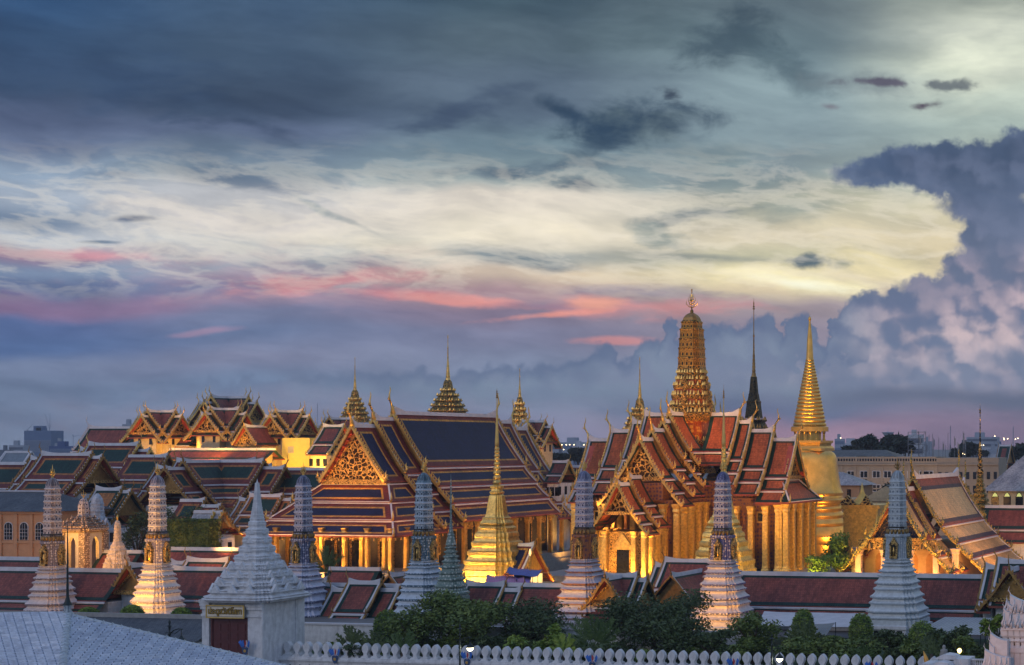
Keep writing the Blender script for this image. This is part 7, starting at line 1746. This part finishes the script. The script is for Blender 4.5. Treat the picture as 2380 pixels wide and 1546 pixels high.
for px, top, bot, hw, Y, lab in [(900,1418,1484,29,188,'round clipped topiary at the left end of the garden'),(1867,1417,1482,25,190,'clipped dome topiary before the pale sheet roof'),(2001,1426,1492,28,190,'clipped dome topiary left of the plain white prang'),(2142,1444,1512,31,187,'clipped dome topiary right of the plain white prang'),(205,1412,1446,24,196,'small clipped dome left of the floodlit prang foot'),(307,1406,1446,24,196,'clipped cone topiary before the floodlit prang'),(421,1413,1446,21,196,'small clipped dome right of the floodlit prang foot')]:
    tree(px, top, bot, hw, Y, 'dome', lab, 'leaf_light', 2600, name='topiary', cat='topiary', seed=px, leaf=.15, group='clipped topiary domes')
tree(412,1168,1280,58,270,'', 'dark tree right of the floodlit prang above the hedge', 'leaf_dark', 3400, seed=13, group='trees inside the temple court'); tree(318,1180,1296,36,272,'', 'dark tree between the small prang and the floodlit prang', 'leaf_dark', 2200, seed=14, group='trees inside the temple court')
tree(1945,1232,1336,54,262,'', 'tree lit yellow from below in front of the great chedi', 'leaf_light', 3600, seed=15, group='trees inside the temple court', leaf=.3); tree(1905,1286,1338,34,256,'', 'low shrub glowing yellow at the foot of the golden columns', 'leaf_light', 1500, seed=25, group='trees inside the temple court')
lamp(xat(1900,253), 251, 3, xat(1925,262), 262, 10, 2600, col=(1,.75,.12), ang=140)
for i in range(30):
    r_ = random.Random(300+i); px_ = 780+i*52+r_.uniform(-14,14); Y_ = Yw(px_, 168+r_.uniform(0,9)); tp_ = 1490+(px_-780)*.013-r_.uniform(0,26)
    kinds = [('leaf_dark','dark'),('leaf_mid','mid green'),('leaf_light','light green'),('leaf_mid','mid green'),('leaf_dark','dark')][r_.randrange(5)]
    tree(px_, tp_, 1534+(px_-780)*.013, r_.uniform(26,44), Y_, '', 'low %s shrub right behind the merlon wall' % kinds[1], kinds[0], 1100, name='shrub', cat='shrub', seed=500+i, group='low %s shrubs right behind the merlon wall' % kinds[1], leaf=r_.uniform(.18,.3))
# clipped box hedge
fr = Fr(388, 264); t = at('hedge', 'long clipped box hedge right of the floodlit prang', 'hedge', fr); L = fr.lx(484)
q = MB(); r = random.Random(2); z0, z1 = fr.z(1262), fr.z(1210)
q.box(.3, L-.3, .3, 2.7, 0, z1-.25)
for i in range(5200):
    f = r.randrange(3); x = r.uniform(0, L); y = r.uniform(0, 3); zz = r.uniform(z0-3, z1)
    p = Vector((x, 0, zz)) if f == 0 else (Vector((L if r.random() < .5 else 0, y, zz)) if f == 1 else Vector((x, y, z1)))
    p += Vector((r.uniform(-.2,.2), r.uniform(-.2,.2), r.uniform(-.2,.2))); e = Vector((r.uniform(-1,1), r.uniform(-1,1), r.uniform(-1,1))).normalized(); g = e.cross(Vector((r.uniform(-1,1), .3, 1))).normalized()
    q.poly([p-e*.2, p-g*.1, p+e*.2, p+g*.1])
q.build('foliage', M_('leaf_mid'), t)
# palms
def fan_palm(px, top, base, hw, Y, label, mat_='leaf_palm', n=17, spread=1.25, seed=1):
    S = Y/F; t = empty('palm', label, 'palm', (xat(px,Y), Y, 0), -TH-.1, 'palms behind the merlon wall'); zb = zat(base, Y); h = (base-top)*S; w = hw*S; r = random.Random(seed)
    q = MB(); q.tube([(0,0,0),(0,0,zb)], [.22,.18], 7); q.build('trunk', M_('bark'), t)
    for i in range(n):
        a = -spread+2*spread*i/(n-1)+r.uniform(-.05,.05); l = h*r.uniform(.85,1.05) if abs(a) < .8 else w*r.uniform(.85,1.05); d = Vector((math.sin(a), r.uniform(-.12,.12), math.cos(a))).normalized()
        q = MB(); p0 = Vector((0,0,zb)); P = [p0+d*l*v+Vector((math.sin(a)*.12*l*v*v, 0, -abs(math.sin(a))*.22*l*v*v)) for v in [k/10 for k in range(11)]]
        q.tube(P, [.05-.004*k for k in range(11)], 4); sd = Vector((math.cos(a), 0, -math.sin(a)))
        for k in range(4, 11):
            for s_ in (-1, 1):
                for m in range(2):
                    b = P[k-1].lerp(P[k], m*.5+.2); tp = b+(sd*s_*.8+d*.7).normalized()*l*.17*(1.1-.05*k)+Vector((0,r.uniform(-.15,.15),-.05)); e = (P[k]-P[k-1]).normalized()*.11
                    q.poly([b-e, b+e, tp+e*.4, tp-e*.4])
        q.build('frond', M_(mat_), t)
fan_palm(1378,1420,1512,72,177,'fan-shaped travellers palm in the middle of the garden', n=21, spread=1.35)
fan_palm(1870,1440,1500,62,180,'palm with brownish fans before the domed topiary', mat_='leaf_dark', n=15, spread=1.3, seed=4)
fan_palm(815,1448,1508,44,178,'leftmost dark palm beside the white gate', mat_='leaf_dark', n=13, seed=5)
fan_palm(868,1462,1512,40,176,'dark palm below the round topiary', mat_='leaf_dark', n=13, seed=6)
fan_palm(935,1462,1518,32,175,'upright palm left of the largest bushy tree', n=11, seed=7, spread=.9)
fan_palm(1310,1470,1520,40,174,'light feathery palm before the small green tree', mat_='leaf_light', n=13, seed=8)
fan_palm(2010,1496,1526,30,174,'low palm behind the right-hand merlons', n=11, seed=9)
fan_palm(2165,1474,1520,34,168,'dark palm under the corrugated sheds', mat_='leaf_dark', n=13, seed=10)
fan_palm(757,1270,1330,34,256,'cycad lit gold before the colonnade of the navy roofed hall', mat_='leaf_palm', n=15, seed=11)
# far trees
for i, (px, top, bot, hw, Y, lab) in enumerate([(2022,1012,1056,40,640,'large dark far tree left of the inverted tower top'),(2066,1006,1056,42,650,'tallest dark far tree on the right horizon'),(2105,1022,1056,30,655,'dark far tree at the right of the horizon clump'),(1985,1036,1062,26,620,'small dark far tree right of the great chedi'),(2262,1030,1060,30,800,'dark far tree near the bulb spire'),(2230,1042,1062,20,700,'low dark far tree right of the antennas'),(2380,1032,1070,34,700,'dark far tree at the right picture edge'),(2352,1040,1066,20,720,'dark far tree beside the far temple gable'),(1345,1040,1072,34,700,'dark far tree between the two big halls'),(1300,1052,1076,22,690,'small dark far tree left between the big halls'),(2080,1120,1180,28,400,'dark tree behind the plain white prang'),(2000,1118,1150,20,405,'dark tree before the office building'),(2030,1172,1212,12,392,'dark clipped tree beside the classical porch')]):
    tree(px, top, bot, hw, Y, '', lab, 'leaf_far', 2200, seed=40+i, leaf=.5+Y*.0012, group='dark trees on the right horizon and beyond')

# ------------------------------------------------------------------ ground
q = MB(); q.poly([(-9000,-200,0),(4000,-200,0),(4000,9000,0),(-9000,9000,0)]); g = q.build('ground', mat('ground', (.16,.15,.14), .85, var=.25, vscale=.05), None); g['kind'] = 'structure'
q = MB(); q.poly([(-160,184,.004),(60,166,.004),(60,200,.004),(-160,215,.004)]); g = q.build('garden_lawn', mat('lawn', (.03,.06,.02), .9, var=.3, vscale=.6), None); g['kind'] = 'structure'
# far wooded plain and low haze line towards the horizon
q = MB(); q.box(-2200, 600, -40, 2400, -1, 66)
me = bpy.data.meshes.new('haze'); me.from_pydata(q.v, [], q.f); hz = bpy.data.objects.new('haze', me); C.objects.link(hz); hz['kind'] = 'stuff'
m = bpy.data.materials.new('haze_air'); m.use_nodes = True; t_ = m.node_tree
for n_ in list(t_.nodes): t_.nodes.remove(n_)
v_ = t_.nodes.new('ShaderNodeVolumePrincipled'); v_.inputs['Density'].default_value = .00012; v_.inputs['Color'].default_value = (.80,.85,.95,1)
o_ = t_.nodes.new('ShaderNodeOutputMaterial'); t_.links.new(v_.outputs[0], o_.inputs['Volume']); me.materials.append(m)
